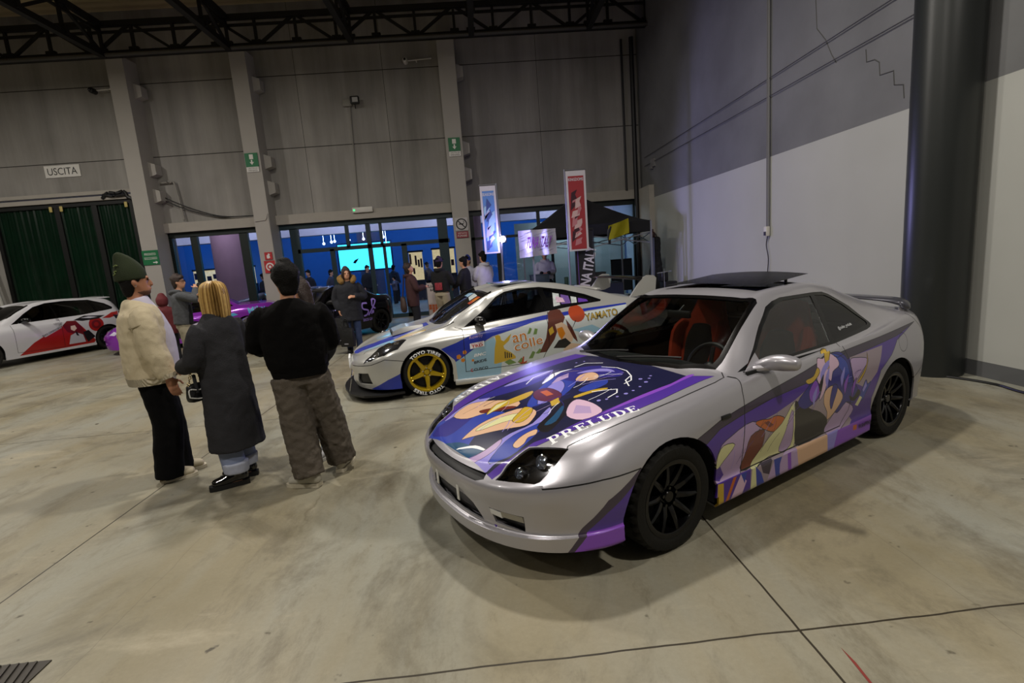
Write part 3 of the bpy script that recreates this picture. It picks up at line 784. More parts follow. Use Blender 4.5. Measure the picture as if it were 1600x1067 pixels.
for x, z, lb in ((-1.67, 7.50, 'small white security camera on an arm left of the pillar with the no-smoking sign'), (-10.55, 7.2, 'small dark security camera on an arm left of the pillar beside the green door')):
    r = empty('security_camera', (x, 16.3, z), 0, lb, 'camera'); k = x > -5
    bm = NB(); tube(bm, [(0, .05, 0, .07, .08), (0, -.12, 0, .07, .08)], n=12); obj('camera_body', bm, WH if k else BLACK, r)
    bm = NB(); rod(bm, (0, .02, .02), (.75 if k else .65, .1, .08), .018); rod(bm, (.3, .05, .05), (.3, .26, .05), .018); obj('arm', bm, WH, r)
    bm = NB(); ball(bm, (0, -.19, 0), (.035, .02, .035)); obj('lens', bm, TRIM, r)
# conduit runs left of the second pillar
bm = NB(); pipe(bm, [(-9.3, 16.46, 4.6), (-8.95, 16.46, 4.6), (-8.88, 16.46, 4.5), (-8.78, 16.46, 3.5)], .03, k=5); tag(obj('conduit', bm, mat('fitting_grey', '8a8780', .6)), 'bent grey conduit on the panel right of the pillar beside the green door', 'pipe')
bm = NB()
for i in range(2): pipe(bm, [(-9.36, 16.42, 4.25-.1*i), (-8.6, 16.44, 3.85-.08*i), (-7.8, 16.46, 3.55-.03*i), (-7.2, 16.46, 3.48), (-6.56, 16.44, 3.47)], .015)
tag(obj('cable_run', bm, BLACK), 'two black cables sagging from the pillar beside the green door down to the ledge', 'cable')
bm = NB(); pipe(bm, [(-6.5, 15.915, 3.24), (-6.2, 15.915, 3.26), (-6.1, 15.915, 3.2), (-6.095, 15.915, 0)], .018); tag(obj('conduit', bm, PIL), 'thin pale conduit running down the front of the second pillar', 'pipe')
# right wall cables, pipe and cracks
DW = mat('wall_cable', '3a3a3a', .6)
bm = NB(); pipe(bm, [(XR-.03, 16.0, 4.28), (XR-.03, 11, 4.32), (XR-.03, 5.6, 4.38), (XR-.03, 0, 4.4)], .008); tag(obj('wall_cable', bm, DW), 'upper dark cable stretched level along the right wall', 'cable')
bm = NB(); pipe(bm, [(XR-.03, 16.0, 4.03), (XR-.03, 11, 4.04), (XR-.03, 5.6, 4.06), (XR-.03, 0, 4.1)], .008); tag(obj('wall_cable', bm, DW), 'lower dark cable stretched level along the right wall', 'cable')
r = empty('wall_conduit', (XR-.03, 9.17, 1.75), 0, 'vertical grey conduit on the right wall ending in a small socket box', 'pipe')
bm = NB(); rod(bm, (0, 0, .08), (0, .02, 6.3), .022); rod(bm, (0, .055, .08), (0, .075, 6.3), .012); obj('conduit_pipe', bm, mat('conduit_grey', '6d6d6c', .5), r)
bm = NB(); box(bm, (-.02, .02, 0), (.07, .09, .17), bev=.008); obj('socket_box', bm, WH, r); bm = NB(); box(bm, (-.057, .02, -.04), (.006, .07, .07)); obj('socket', bm, BLACK, r)
bm = NB(); pipe(bm, [(0, .02, -.08), (0, .07, -.25), (0, .0, -.5), (0, .03, -.9), (0, .0, -1.7)], .008); obj('hanging_cord', bm, BLACK, r)
bm = NB()
CRK = [[(7.99, 5.04), (7.95, 4.63), (7.75, 4.4), (7.61, 4.15), (7.51, 4.01)], [(6.94, 3.97), (6.92, 3.81), (6.78, 3.79), (6.7, 3.73), (6.68, 3.57), (6.46, 3.55), (6.44, 3.38), (6.3, 3.34), (6.28, 3.18)]]
for c in CRK: pipe(bm, [(XR-.001, y, z) for y, z in c], .008, n=4, k=1)
tag(obj('wall_crack', bm, mat('crack_dark', '4a4a4a', .9)), 'stepped and slanting cracks in the grey upper right wall', 'crack', kind='structure')
bm = NB(); box(bm, (XR-.025, 15.25, 4.0), (.06, .3, .22)); box(bm, (XR-.03, 15.35, 3.88), (.08, .16, .06)); tag(obj('alarm_box', bm, mat('fitting_dim', '777674', .6)), 'small grey box high on the right wall near the corner', 'box')
bm = NB(); tube(bm, [(XR-.09, 15.28, 1.62, .07, .07), (XR-.09, 15.28, 2.0, .07, .07)], n=14); rod(bm, (XR-.09, 15.28, 2.0), (XR-.09, 15.28, 2.12), .025); tag(obj('fire_extinguisher', bm, mat('extinguisher_dim_red', '3a1416', .4)), 'narrow fire extinguisher hung on the right wall near the corner', 'fire extinguisher')
# floor things
bm = NB(); pipe(bm, [(4.75, 5.75, .012), (4.83, 5.37, .012), (5.0, 5.08, .012), (5.1, 4.75, .012), (5.06, 4.4, .012), (5.1, 3.6, .012), (5.15, 2.5, .012)], .014); tag(obj('floor_cable', bm, BLACK), 'black cable lying on the floor at the foot of the right wall', 'cable')
r = empty('floor_grate', (-2.22, 2.13, 0), radians(0), 'ribbed steel drain grate in the floor at lower left', 'grate')
bm = NB(); b2(bm, -.28, .09, -.2, .1, 0, .006)
obj('grate_plate', bm, mat('grate_steel', '3a3630', .5, .5), r, smooth=False)
bm = NB()
for i in range(9): box(bm, (-.25+.04*i, -.05, .009), (.012, .30, .008), rz=.3)
obj('grate_ribs', bm, mat('grate_steel', '3a3630', .5, .5), r, smooth=False)
bm = NB()
for p in ([(1.33, 1.78), (1.335, 1.70), (1.31, 1.45), (1.305, 1.5)],): poly(bm, [(x, y, .0015) for x, y in p])
tag(obj('floor_mark', bm, mat('red_paint_mark', '7a2a22', .7), smooth=False), 'thin dark red paint streak beside the floor joint at lower right', 'mark')
# ---------------------------------------------------------------- silver coupe in front
def paint(name, col, rough=.28, metal=.65, coat=.5):
    return mat(name, col, rough, metal, var=.03, scale=900, coat=coat)
def const(v): return [(0, v)]
def keyz(f, d): return [(x, z+d) for x, z in f]

def coupe_front():
    root = empty('coupe', (.535, 3.315, 0), radians(28.6),
                 'silver two-door coupe in the foreground with purple side graphics, black wheels and a tilted sunroof', 'car')
    SILVER = paint('silver_paint', 'b2b0b6', .32, .55)
    S = [(-.955, .545), (-.85, .585), (-.72, .635), (-.6, .668), (-.3, .742), (0, .792), (.3, .825), (.6, .848), (1, .858), (1.5, .872), (2, .892), (2.5, .93), (2.9, .955), (3.2, .945), (3.5, .90)]
    rows = [
     dict(x0=-.80, x1=3.30, w=const(.50), z=const(.17)),
     dict(en=.82, x0=-.90, x1=3.42, w=[(-.8, .84), (-.35, .83), (.4, .82), (2.2, .82), (3, .82)], z=[(-.9, .18), (-.35, .175), (.4, .105), (2.2, .105), (3, .2)], crease=1),
     dict(en=.82, x0=-.955, x1=3.47, w=[(-.8, .862), (-.35, .855), (.4, .845), (2.2, .845), (3, .85)], z=[(-.955, .19), (-.35, .2), (.4, .13), (2.2, .13), (3, .23)], crease=1),
     dict(en=.82, x0=-.962, x1=3.47, w=[(-.8, .865), (-.35, .86), (.4, .85), (2.2, .85), (3, .85)], z=[(-.955, .255), (-.35, .285), (.4, .265), (2.2, .25), (3, .3)], crease=1),
     dict(en=.82, x0=-.93, x1=3.49, w=[(-.8, .85), (-.35, .852), (.4, .835), (2.2, .845), (3, .855)], z=[(-.955, .275), (-.35, .305), (.4, .29), (2.2, .30), (3, .34)]),
     dict(en=.82, x0=-.945, x1=3.51, w=[(-.8, .862), (-.35, .866), (.4, .862), (2.2, .868), (3, .866)], z=[(-.955, .38), (-.35, .40), (.4, .42), (2.2, .44), (3, .46)]),
     dict(en=.82, x0=-.968, x1=3.54, w=[(-.8, .868), (-.35, .868), (.4, .875), (2.2, .878), (3, .87)], z=[(-.955, .455), (-.35, .50), (.4, .56), (2.2, .58), (3, .58)]),
     dict(en=.82, x0=-.962, x1=3.53, w=[(-.8, .855), (-.35, .852), (.4, .868), (2.2, .872), (3, .862)], z=[(-.955, .505), (-.35, .60), (0, .645), (.4, .69), (2.2, .73), (3, .73)]),
     dict(x0=-.935, x1=3.49, w=[(-.8, .815), (-.35, .80), (.4, .83), (2.2, .835), (3, .82)], z=[(-.955, .535), (-.75, .585), (-.35, .69), (0, .75), (.4, .80), (1, .825), (2.2, .87), (2.9, .90), (3.4, .85)]),
     dict(x0=-.90, x1=3.47, w=[(-.8, .76), (-.35, .735), (0, .745), (.4, .765), (.8, .785), (2, .79), (2.6, .765), (3, .76), (3.4, .75)], z=S),
     dict(x0=-.885, x1=3.46, w=[(-.8, .66), (-.3, .655), (.55, .69), (.68, .68), (1.27, .565), (1.6, .545), (2.0, .54), (2.5, .575), (2.95, .655), (3.4, .67)],
          z=[(-.885, .57), (-.6, .69), (-.3, .765), (0, .812), (.4, .85), (.6, .865), (.7, .905), (1.0, 1.095), (1.25, 1.222), (1.4, 1.252), (1.9, 1.262), (2.15, 1.232), (2.4, 1.155), (2.7, 1.06), (2.95, .985), (3.05, .972), (3.3, .962), (3.45, .925)]),
     dict(x0=-.872, x1=3.455, w=[(-.8, .44), (.4, .47), (1.25, .42), (2, .40), (2.9, .46), (3.4, .45)],
          z=[(-.87, .575), (-.6, .70), (-.3, .775), (0, .824), (.4, .862), (.5, .872), (.62, .92), (1.0, 1.135), (1.22, 1.252), (1.4, 1.285), (1.9, 1.298), (2.2, 1.262), (2.6, 1.12), (2.92, 1.005), (3.0, .987), (3.3, .98), (3.45, .945)]),
     dict(x0=-.865, x1=3.45, w=[(-.8, .22), (.4, .235), (1.25, .21), (2, .20), (2.9, .23), (3.4, .22)],
          z=[(-.865, .58), (-.6, .704), (-.3, .779), (0, .83), (.35, .866), (.45, .875), (.6, .935), (1.0, 1.152), (1.2, 1.262), (1.4, 1.300), (1.9, 1.313), (2.2, 1.277), (2.6, 1.135), (2.92, 1.012), (3.0, .992), (3.3, .986), (3.45, .95)]),
     dict(x0=-.863, x1=3.45, w=const(0),
          z=[(-.863, .582), (-.6, .706), (-.3, .781), (0, .832), (.33, .868), (.43, .877), (.6, .94), (1.0, 1.158), (1.19, 1.264), (1.4, 1.304), (1.9, 1.318), (2.2, 1.282), (2.6, 1.14), (2.92, 1.014), (3.0, .994), (3.3, .988), (3.45, .952)]),
    ]
    sk = car_skin(rows, -.34, 3.0, (18, 96, 14), 5)
    G = dict(trim=1, door_glass=2, quarter=3, screen=4, rear=5, hood=6, door=7, lamp=8, gone=9, grille=10, gap=13, bumper=14, boot=15, tail=16, roofhole=17)
    hl = [(-.872, .44), (-.836, .448), (-.74, .455), (-.69, .462), (-.667, .472), (-.604, .586), (-.556, .668), (-.633, .672), (-.69, .664), (-.739, .657), (-.762, .641), (-.792, .595), (-.835, .519)]
    hood = [(-.88, 0), (-.88, .42), (-.836, .440), (-.74, .447), (-.665, .462), (-.60, .58), (-.548, .650), (-.361, .701), (-.111, .732), (.173, .751), (.485, .757), (.585, .745), (.60, .67), (.50, .36), (.455, 0)]
    sym = lambda P: P+[(x, -y) for x, y in P[::-1] if abs(y) > 1e-6]
    flip = lambda P: [(x, -y) for x, y in P]
    # bumper: everything ahead of the wing seam
    sk.cut([(-1.1, .05), (-.02, .05), (-.2, .36), (-.25, .558), (-.49, .559), (-.619, .550), (-.745, .535), (-.87, .6), (-1.1, .6)], 'side', G['bumper'])
    for f in sk.bm.faces:
        c = f.calc_center_median()
        if c.x < -.6 and c.z < .545: f.material_index = G['bumper']
    sk.cut(sym(hood), 'top', G['hood'], filt=lambda f: f.calc_center_median().x < .8)
    for P in (hl, flip(hl)): sk.cut(P, 'top', G['lamp'], filt=lambda f: f.calc_center_median().z > .5)
    # door, windows
    door = [(.65, .93), (.62, .78), (.60, .65), (.60, .45), (.62, .275), (1.78, .275), (1.86, .38), (1.88, .60), (1.80, .89), (1.80, 1.26), (1.25, 1.26)]
    sk.cut(door, 'side', G['door'])
    trim = [(.70, .866), (.83, .90), (.935, .968), (1.10, 1.09), (1.265, 1.197), (1.36, 1.225), (1.475, 1.238), (1.906, 1.231), (2.03, 1.222), (2.10, 1.198), (2.277, 1.087), (2.385, .955), (2.388, .938), (2.35, .922), (2.281, .912), (1.787, .88)]
    sk.cut(trim, 'side', G['trim'])
    sk.cut([(.80, .885), (.97, .965), (1.13, 1.08), (1.285, 1.172), (1.38, 1.202), (1.49, 1.216), (1.845, 1.211), (1.745, .897)], 'side', G['door_glass'])
    sk.cut([(1.80, .905), (1.90, 1.21), (2.03, 1.198), (2.09, 1.172), (2.19, 1.11), (2.35, .962), (2.345, .948), (2.32, .94)], 'side', G['quarter'])
    w0 = [(.435, 0), (.46, .2), (.515, .45), (.63, .655), (.70, .652), (1.22, .555), (1.245, .53), (1.225, .3), (1.215, 0)]
    w1 = [(.475, 0), (.50, .2), (.555, .43), (.66, .612), (.72, .612), (1.175, .527), (1.19, .505), (1.175, .3), (1.165, 0)]
    sk.cut(sym(w0), 'top', G['trim'], filt=lambda f: f.calc_center_median().x < 1.5)
    sk.cut(sym(w1), 'top', G['screen'], filt=lambda f: f.calc_center_median().x < 1.5)
    sk.cut(sym([(2.2, 0), (2.22, .34), (2.26, .5), (2.85, .57), (2.90, .4), (2.92, 0)]), 'top', G['rear'], filt=lambda f: f.calc_center_median().x > 2)
    sk.cut(sym([(1.42, 0), (1.42, .42), (1.95, .42), (1.95, 0)]), 'top', G['roofhole'], filt=lambda f: f.calc_center_median().z > 1.2)
    # arches
    for cx, cz, r in ((.0, .27, .378), (2.60, .28, .362)): sk.cut(circle(cx, cz, r, 44), 'side', G['gone'])
    for f in sk.bm.faces:
        c = f.calc_center_median()
        for cx, r in ((0, .378), (2.6, .362)):
            if abs(c.x-cx) < r-.003 and abs(c.y) > .4 and c.z < .27: f.material_index = G['gone']
    # nose openings
    sk.cut([(-.37, .528), (-.32, .512), (.32, .512), (.37, .528), (.36, .552), (-.36, .552)], 'front', G['grille'], filt=lambda f: f.calc_center_median().x < -.7)
    sk.cut([(-.33, .278), (-.26, .362), (-.20, .392), (.20, .392), (.26, .362), (.33, .278)], 'front', G['grille'], filt=lambda f: f.calc_center_median().x < -.6)
    for s in (-1, 1):
        sk.cut([(s*.415, .296), (s*.392, .378), (s*.588, .370), (s*.58, .282)], 'front', G['grille'], filt=lambda f: f.calc_center_median().x < -.5)
    # shut lines
    gw = .007
    sk.strip([(-.25, .558), (-.49, .559), (-.619, .550), (-.745, .535)], gw, 'side', G['gap'])
    sk.strip([(.60, .86), (.645, .845), (.62, .78), (.60, .65), (.60, .45), (.62, .275), (1.78, .275), (1.86, .38), (1.88, .60), (1.80, .885)], gw, 'side', G['gap'])
    hs = [(-.56, .66), (-.548, .652), (-.361, .703), (-.111, .734), (.173, .753), (.485, .759), (.585, .748), (.63, .70)]
    for P in (hs, flip(hs)): sk.strip(P, gw, 'top', G['gap'], filt=lambda f: f.calc_center_median().x < .8)
    sk.strip([(2.95, .95), (3.1, .80), (3.25, .72)], gw, 'side', G['gap'])
    sk.strip([(2.93, .42), (3.2, .55), (3.6, .56)], gw, 'side', G['gap'])
    sk.strip([(2.70+.075*cos(t), .755+.075*sin(t)) for t in [2*pi*i/16 for i in range(17)]], .004, 'side', G['gap'], near=True)
    sk.strip([(1.66, .815), (1.70, .80), (1.80, .812), (1.82, .83)], .004, 'side', G['gap'], near=True)
    # tail lamps
    sk.cut([(3.20, .72), (3.18, .80), (3.26, .875), (3.6, .87), (3.6, .70)], 'side', G['tail'])
    body_ids = {0, G['gap'], G['trim'], G['boot']}
    mi = lambda f: f.material_index
    def part(name, ids, mats, remap, rim=.012, near=None, off=0, extra=None):
        bm = sk.take(lambda f: f.material_index in ids and (near is None or (f.calc_center_median().y < 0) == near))
        for f in bm.faces: f.material_index = remap.get(f.material_index, 0)
        if off: offset(bm, off)
        if extra: extra(bm)
        if rim: inset_rim(bm, rim)
        return obj(name, bm, mats, root, sharp=50)
    P = {}
    PLUM = paint('dark_plum_vinyl', '3a2f45', .4, 0, .3); PURP = paint('purple_vinyl', '4a2a92', .32, 0, .4); VIO = paint('violet_vinyl', '8446bd', .32, 0, .4)
    skins = dict(root=root, sk=sk, P=P)
    rm = {G['gap']: 1, G['trim']: 2}
    V_ = lambda n, c, r=.3: paint(n, c, r, 0, .35)
    names = ['plum', 'purple', 'violet', 'navy', 'blue', 'lavender', 'peach', 'gold', 'maroon', 'teal', 'pink', 'cream', 'white', 'beige', 'brown', 'orange', 'lilac', 'ink', 'indigo']
    cols = ['3a2f42', '46279a', '8f4fcb', '14163a', '2c3fa0', '8e86d4', 'd9b08e', 'c2a02e', '5e2430', '1d4a6e', 'd6b4cc', 'd8d6a0', 'eeeef2', '9c8c96', '6e2a1c', 'c0601c', 'b49ac4', '141016', '2a2680']
    ART = [SILVER, BLACK, TRIM]+[V_(n+'_vinyl', c) for n, c in zip(names, cols)]
    K = {n: i+3 for i, n in enumerate(names)}
    OKS = {0}|set(K.values())
    def soft(P, col):
        if len(P) < 5 or len(P) > 20 or col in ('plum', 'purple', 'beige'): return P
        n = len(P); out = []
        for i in range(n):
            p0, p1, p2, p3 = P[i-1], P[i], P[(i+1) % n], P[(i+2) % n]
            for t in (0, .34, .67): out.append(tuple(.5*(2*b+(c-a)*t+(2*a-5*b+4*c-d)*t*t+(3*b-a-3*c+d)*t**3) for a, b, c, d in zip(p0, p1, p2, p3)))
        return out
    def fat(q, d):
        out = []; n = len(q); s_ = 1 if sum(q[i-1][0]*q[i][1]-q[i][0]*q[i-1][1] for i in range(n)) > 0 else -1
        for i in range(n):
            a, b = q[i-1], q[(i+1) % n]; dx, dy = b[0]-a[0], b[1]-a[1]; L = hypot(dx, dy) or 1; out.append((q[i][0]+s_*dy/L*d, q[i][1]-s_*dx/L*d))
        return out
    NR = lambda f: f.calc_center_median().y < 0
    def flank(bm):
        k = Skin(bm)
        def c(col, pts):
            q = soft(pts, col)
            if len(q) > 12 and col not in ('ink', 'lavender', 'white') and pts[0][1] > .27:
                k.cut(fat(q, .005), 'side', K['ink'], near=True, only=OKS)
            k.cut(q, 'side', K[col], near=True, only=OKS)
        pt = [(.18, .60), (.377, .659), (.561, .689), (.895, .734), (1.273, .777), (1.485, .807), (1.80, .827), (2.341, .848), (2.99, .880)]
        pb = [(.25, .555), (.373, .617), (.569, .65), (.882, .687), (1.285, .706), (1.876, .779), (2.609, .822), (2.925, .872)]
        c('purple', pb+[(2.60, .79), (2.482, .695), (2.30, .60), (2.2, .4), (2.3, .08), (.3, .08), (.3, .41)])
        c('plum', pt+pb[::-1])
        c('beige', [(.34, .42), (.447, .53), (.631, .553), (.912, .578), (1.127, .62), (1.40, .70), (1.55, .62), (1.95, .28), (1.65, .08), (.3, .08)])
        c('beige', [(1.85, .775), (2.344, .786), (2.242, .598), (2.082, .504), (1.85, .60)])
        c('lilac', [(1.9, .60), (2.02, .66), (2.1, .72), (1.95, .755), (1.85, .75)])
        c('lilac', [(.36, .46), (.476, .542), (.677, .582), (.783, .503), (.654, .409), (.611, .278), (.40, .09), (.3, .09)])
        c('cream', [(.36, .44), (.405, .50), (.513, .481), (.421, .403), (.37, .36)])
        c('purple', [(.36, .36), (.40, .37), (.45, .30), (.41, .27), (.36, .29)])
        c('brown', [(.67, .491), (.80, .499), (.806, .399), (.773, .294), (.619, .277), (.633, .371)])
        c('orange', [(.71, .564), (.78, .57), (.844, .557), (.93, .56), (1.025, .516), (.974, .454), (.855, .479)])
        c('brown', [(.80, .545), (.86, .50), (.90, .51), (.84, .55)])
        c('cream', [(1.127, .609), (1.158, .452), (1.189, .278), (.913, .287), (.704, .262), (.866, .427), (.993, .493)])
        c('lilac', [(1.10, .56), (1.13, .45), (1.15, .30), (1.02, .29), (1.05, .42)])
        c('ink', [(1.127, .593), (1.2, .58), (1.328, .514), (1.462, .459), (1.578, .369), (1.572, .283), (1.407, .266), (1.208, .284)])
        c('lilac', [(1.572, .283), (1.60, .35), (1.73, .46), (1.812, .45), (1.937, .37), (1.839, .277), (1.666, .24)])
        # sweep of blue and violet ribbons
        c('indigo', [(1.36, .551), (1.247, .532), (1.165, .596), (1.28, .669), (1.40, .74), (1.46, .80), (1.53, .83), (1.62, .838), (1.738, .83), (1.80, .787), (1.851, .684), (1.875, .608), (1.961, .504), (1.913, .427), (1.80, .46), (1.70, .40), (1.62, .46), (1.58, .56), (1.50, .60)])
        c('blue', [(1.60, .835), (1.70, .82), (1.79, .76), (1.82, .68), (1.84, .60), (1.76, .62), (1.72, .70), (1.66, .76)])
        c('pink', [(1.42, .765), (1.46, .83), (1.52, .82), (1.60, .845), (1.68, .80), (1.69, .748), (1.60, .72), (1.569, .66), (1.52, .70), (1.50, .62), (1.43, .55), (1.44, .64), (1.40, .70)])
        c('violet', [(1.30, .64), (1.38, .70), (1.42, .62), (1.38, .56), (1.32, .57)])
        c('peach', [(1.50, .60), (1.60, .62), (1.70, .56), (1.74, .50), (1.66, .42), (1.575, .376), (1.55, .44), (1.49, .52)])
        c('indigo', [(1.60, .62), (1.66, .60), (1.62, .50), (1.60, .45), (1.57, .52)])
        c('gold', [(1.535, .80), (1.575, .86), (1.64, .862), (1.58, .80), (1.555, .74)])
        c('gold', [(1.269, .72), (1.36, .73), (1.423, .775), (1.44, .745), (1.36, .70), (1.292, .694)])
        c('lavender', [(1.44, .72), (1.50, .775), (1.585, .80), (1.56, .76), (1.50, .73), (1.46, .67)])
        for i, (x, z) in enumerate(((1.34, .60), (1.42, .66), (1.50, .69), (1.75, .60), (1.86, .55), (1.70, .66))):
            c(('lavender', 'ink', 'lavender', 'violet', 'violet', 'lavender')[i], [(x, z), (x+.05, z+.055), (x+.062, z+.05), (x+.02, z-.07), (x+.012, z-.06)])
        c('blue', [(2.0, .44), (2.03, .52), (2.07, .569), (2.10, .53), (2.149, .541), (2.09, .47), (2.06, .419)])
        c('lavender', [(2.03, .50), (2.07, .56), (2.09, .52), (2.05, .48)])
        c('cream', [(1.95, .40), (2.0, .46), (2.04, .44), (2.0, .38)])
        c('gold', [(1.948, .581), (2.03, .64), (2.08, .70), (2.098, .771), (2.088, .70), (2.045, .63), (1.972, .576)])
        c('ink', [(1.84, .50), (1.90, .47), (1.96, .52), (2.0, .48), (1.93, .44), (1.86, .46)])
        for col, pts in (('purple', [(.36, .268), (.70, .265), (.70, .08), (.36, .08)]), ('gold', [(.38, .265), (.434, .255), (.44, .12), (.38, .10)]), ('orange', [(.45, .12), (.527, .262), (.559, .263), (.48, .12)]), ('pink', [(.50, .12), (.60, .262), (.66, .2), (.60, .1)]),
             ('blue', [(.60, .262), (.66, .262), (.64, .19)]), ('cream', [(.70, .1), (.716, .268), (.754, .263), (.77, .1)]), ('blue', [(.749, .269), (.812, .206), (.86, .1), (.77, .1)]), ('plum', [(.80, .269), (.93, .269), (.90, .17), (.83, .20)]), ('lilac', [(.86, .1), (.90, .17), (.96, .265), (1.0, .1)]),
             ('blue', [(.945, .257), (1.036, .253), (1.04, .1), (.98, .1)]), ('lilac', [(1.036, .253), (1.206, .262), (1.247, .192), (1.26, .1), (1.04, .1)]), ('violet', [(1.10, .255), (1.14, .255), (1.16, .1), (1.12, .1)]), ('peach', [(1.208, .267), (1.596, .259), (1.64, .1), (1.247, .1)]), ('lavender', [(1.596, .259), (1.751, .262), (1.70, .1), (1.62, .1)]), ('violet', [(1.74, .255), (2.3, .255), (2.3, .08), (1.68, .08)])):
            c(col, pts)
        c('orange', [(1.965, .235), (2.02, .23), (2.02, .19), (1.965, .195)])
        rnd = random.Random(11)
        for i in range(26):
            x = rnd.uniform(.42, 1.95); z = rnd.uniform(.31, .52)+.10*(x > .9)+.08*(x > 1.35); a = rnd.uniform(.5, 1.4); L = rnd.uniform(.06, .16); cv = rnd.uniform(-.06, .06)
            pts = [(x+L*t*cos(a)-cv*t*t*sin(a), z+L*t*sin(a)+cv*t*t*cos(a)) for t in (0, .33, .67, 1)]
            k.strip(pts, .003, 'side', K[rnd.choice(('ink', 'plum', 'lavender', 'ink', 'purple'))], near=True, only=OKS-{K['plum'], K['purple']})
    def bump_paint(bm):
        k = Skin(bm)
        k.cut([(-.18, .60), (-.34, .515), (-.47, .45), (-.59, .32), (-.68, .17), (-.2, .15)], 'side', K['plum'], near=True)
        k.cut([(-.18, .56), (-.34, .470), (-.47, .385), (-.57, .292), (-.2, .305)], 'side', K['purple'], near=True)
        k.cut([(-.57, .292), (-.655, .17), (-.2, .15), (-.2, .305)], 'side', K['violet'], near=True)
    def hood_paint(bm):
        k = Skin(bm)
        def c(col, pts, s=1):
            q = soft(pts, col) if s else pts
            if s and len(q) > 12 and col not in ('ink', 'indigo', 'white', 'navy', 'teal', 'violet') and len(pts) > 4: k.cut(fat(q, .0035), 'top', K['ink'])
            k.cut(q, 'top', K[col])
        A_ = [(.455, -.58), (.30, -.592), (.201, -.587), (-.057, -.577), (-.23, -.558), (-.414, -.529), (-.546, -.511), (-.631, -.46), (-.765, -.43), (-.90, -.36)]
        C_ = [(.56, -.70), (.482, -.694), (.086, -.704), (-.097, -.691), (-.296, -.631), (-.472, -.568), (-.609, -.515), (-.70, -.47), (-.80, -.45), (-.90, -.45)]
        FO = [(-.90, .46), (-.80, .47), (-.693, .49), (-.454, .545), (-.078, .55), (.194, .55), (.46, .51)]
        FI = [(-.90, .40), (-.803, .417), (-.635, .422), (-.39, .418), (-.071, .405), (.265, .40), (.46, .36)]
        c('navy', A_+FI[::1])
        c('purple', A_+C_[::-1]); c('purple', FO+FI[::-1])
        c('violet', [(.47, -.575), (.30, -.592), (.201, -.587), (-.057, -.577), (-.25, -.575), (-.057, -.605), (.201, -.62), (.36, -.61), (.50, -.60)])
        c('blue', [(-.88, .396), (-.752, .42), (-.571, .108), (-.53, -.02), (-.584, -.12), (-.761, -.02), (-.88, -.061)])
        c('indigo', [(-.86, .396), (-.70, .36), (-.60, .22), (-.70, .18), (-.84, .22)])
        c('lavender', [(-.76, .41), (-.62, .41), (-.50, .39), (-.35, .38), (-.47, .30), (-.60, .33), (-.70, .37)])
        c('indigo', [(-.50, .40), (-.20, .38), (.05, .33), (-.05, .20), (-.25, .2), (-.42, .28)])
        c('lavender', [(-.30, .38), (-.10, .37), (.08, .30), (-.05, .27), (-.22, .32)])
        c('peach', [(-.707, .37), (-.62, .39), (-.558, .367), (-.467, .234), (-.397, .035), (-.471, -.012), (-.589, .126), (-.682, .221)])
        c('brown', [(-.60, .20), (-.56, .17), (-.46, .02), (-.471, -.012), (-.589, .126)])
        c('peach', [(-.805, .058), (-.72, .06), (-.641, .038), (-.466, -.049), (-.42, -.12), (-.429, -.204), (-.50, -.26), (-.558, -.27), (-.62, -.2), (-.694, -.099), (-.787, .028)])
        c('cream', [(-.72, .03), (-.60, -.02), (-.50, -.10), (-.52, -.16), (-.60, -.10), (-.70, -.02)])
        c('teal', [(-.88, .153), (-.83, .05), (-.812, -.091), (-.81, -.225), (-.90, -.20), (-.9, .1)])
        c('white', [(-.86, .0), (-.80, -.10), (-.79, -.20), (-.80, -.20), (-.82, -.10), (-.87, -.0)])
        c('lavender', [(-.90, -.16), (-.787, -.209), (-.652, -.249), (-.523, -.298), (-.349, -.232), (-.45, -.36), (-.578, -.413), (-.716, -.424), (-.80, -.38), (-.90, -.33)])
        c('blue', [(-.84, -.32), (-.70, -.28), (-.55, -.32), (-.45, -.36), (-.578, -.413), (-.716, -.424), (-.80, -.38)])
        c('lilac', [(-.90, -.16), (-.79, -.21), (-.70, -.235), (-.76, -.27), (-.90, -.22)])
        c('blue', [(-.42, -.10), (-.30, .02), (-.009, .156), (.01, -.051), (-.203, -.178), (-.317, -.15)])
        c('lavender', [(-.36, -.12), (-.2, .02), (-.05, .06), (-.1, -.06), (-.25, -.16)])
        c('maroon', [(-.257, .061), (-.173, .024), (-.19, -.142), (-.281, -.2), (-.324, -.057)])
        c('orange', [(-.24, .02), (-.20, .0), (-.22, -.10), (-.26, -.08)])
        c('gold', [(-.603, .103), (-.494, .164), (-.41, .13), (-.253, .089), (-.34, .03), (-.513, .084)])
        c('gold', [(-.564, -.144), (-.48, -.10), (-.427, -.077), (-.415, -.144), (-.488, -.208), (-.554, -.212)])
        c('gold', [(-.30, -.17), (-.236, -.172), (-.283, -.251), (-.335, -.232)])
        c('cream', [(-.60, .10), (-.50, .15), (-.42, .12), (-.51, .10)])
        c('ink', [(-.537, -.36), (-.419, -.31), (-.28, -.24), (-.191, -.258), (-.233, -.345), (-.40, -.42), (-.533, -.46)])
        c('teal', [(-.50, -.38), (-.40, -.34), (-.30, -.29), (-.32, -.33), (-.44, -.41)])
        c('pink', [(-.366, -.419), (-.27, -.32), (-.198, -.302), (-.18, -.38), (-.19, -.48), (-.23, -.558), (-.348, -.533)])
        c('lilac', [(-.33, -.43), (-.25, -.36), (-.22, -.45), (-.27, -.52)])
        c('peach', [(-.695, -.353), (-.621, -.345), (-.549, -.372), (-.58, -.41), (-.62, -.39), (-.66, -.41), (-.70, -.40)])
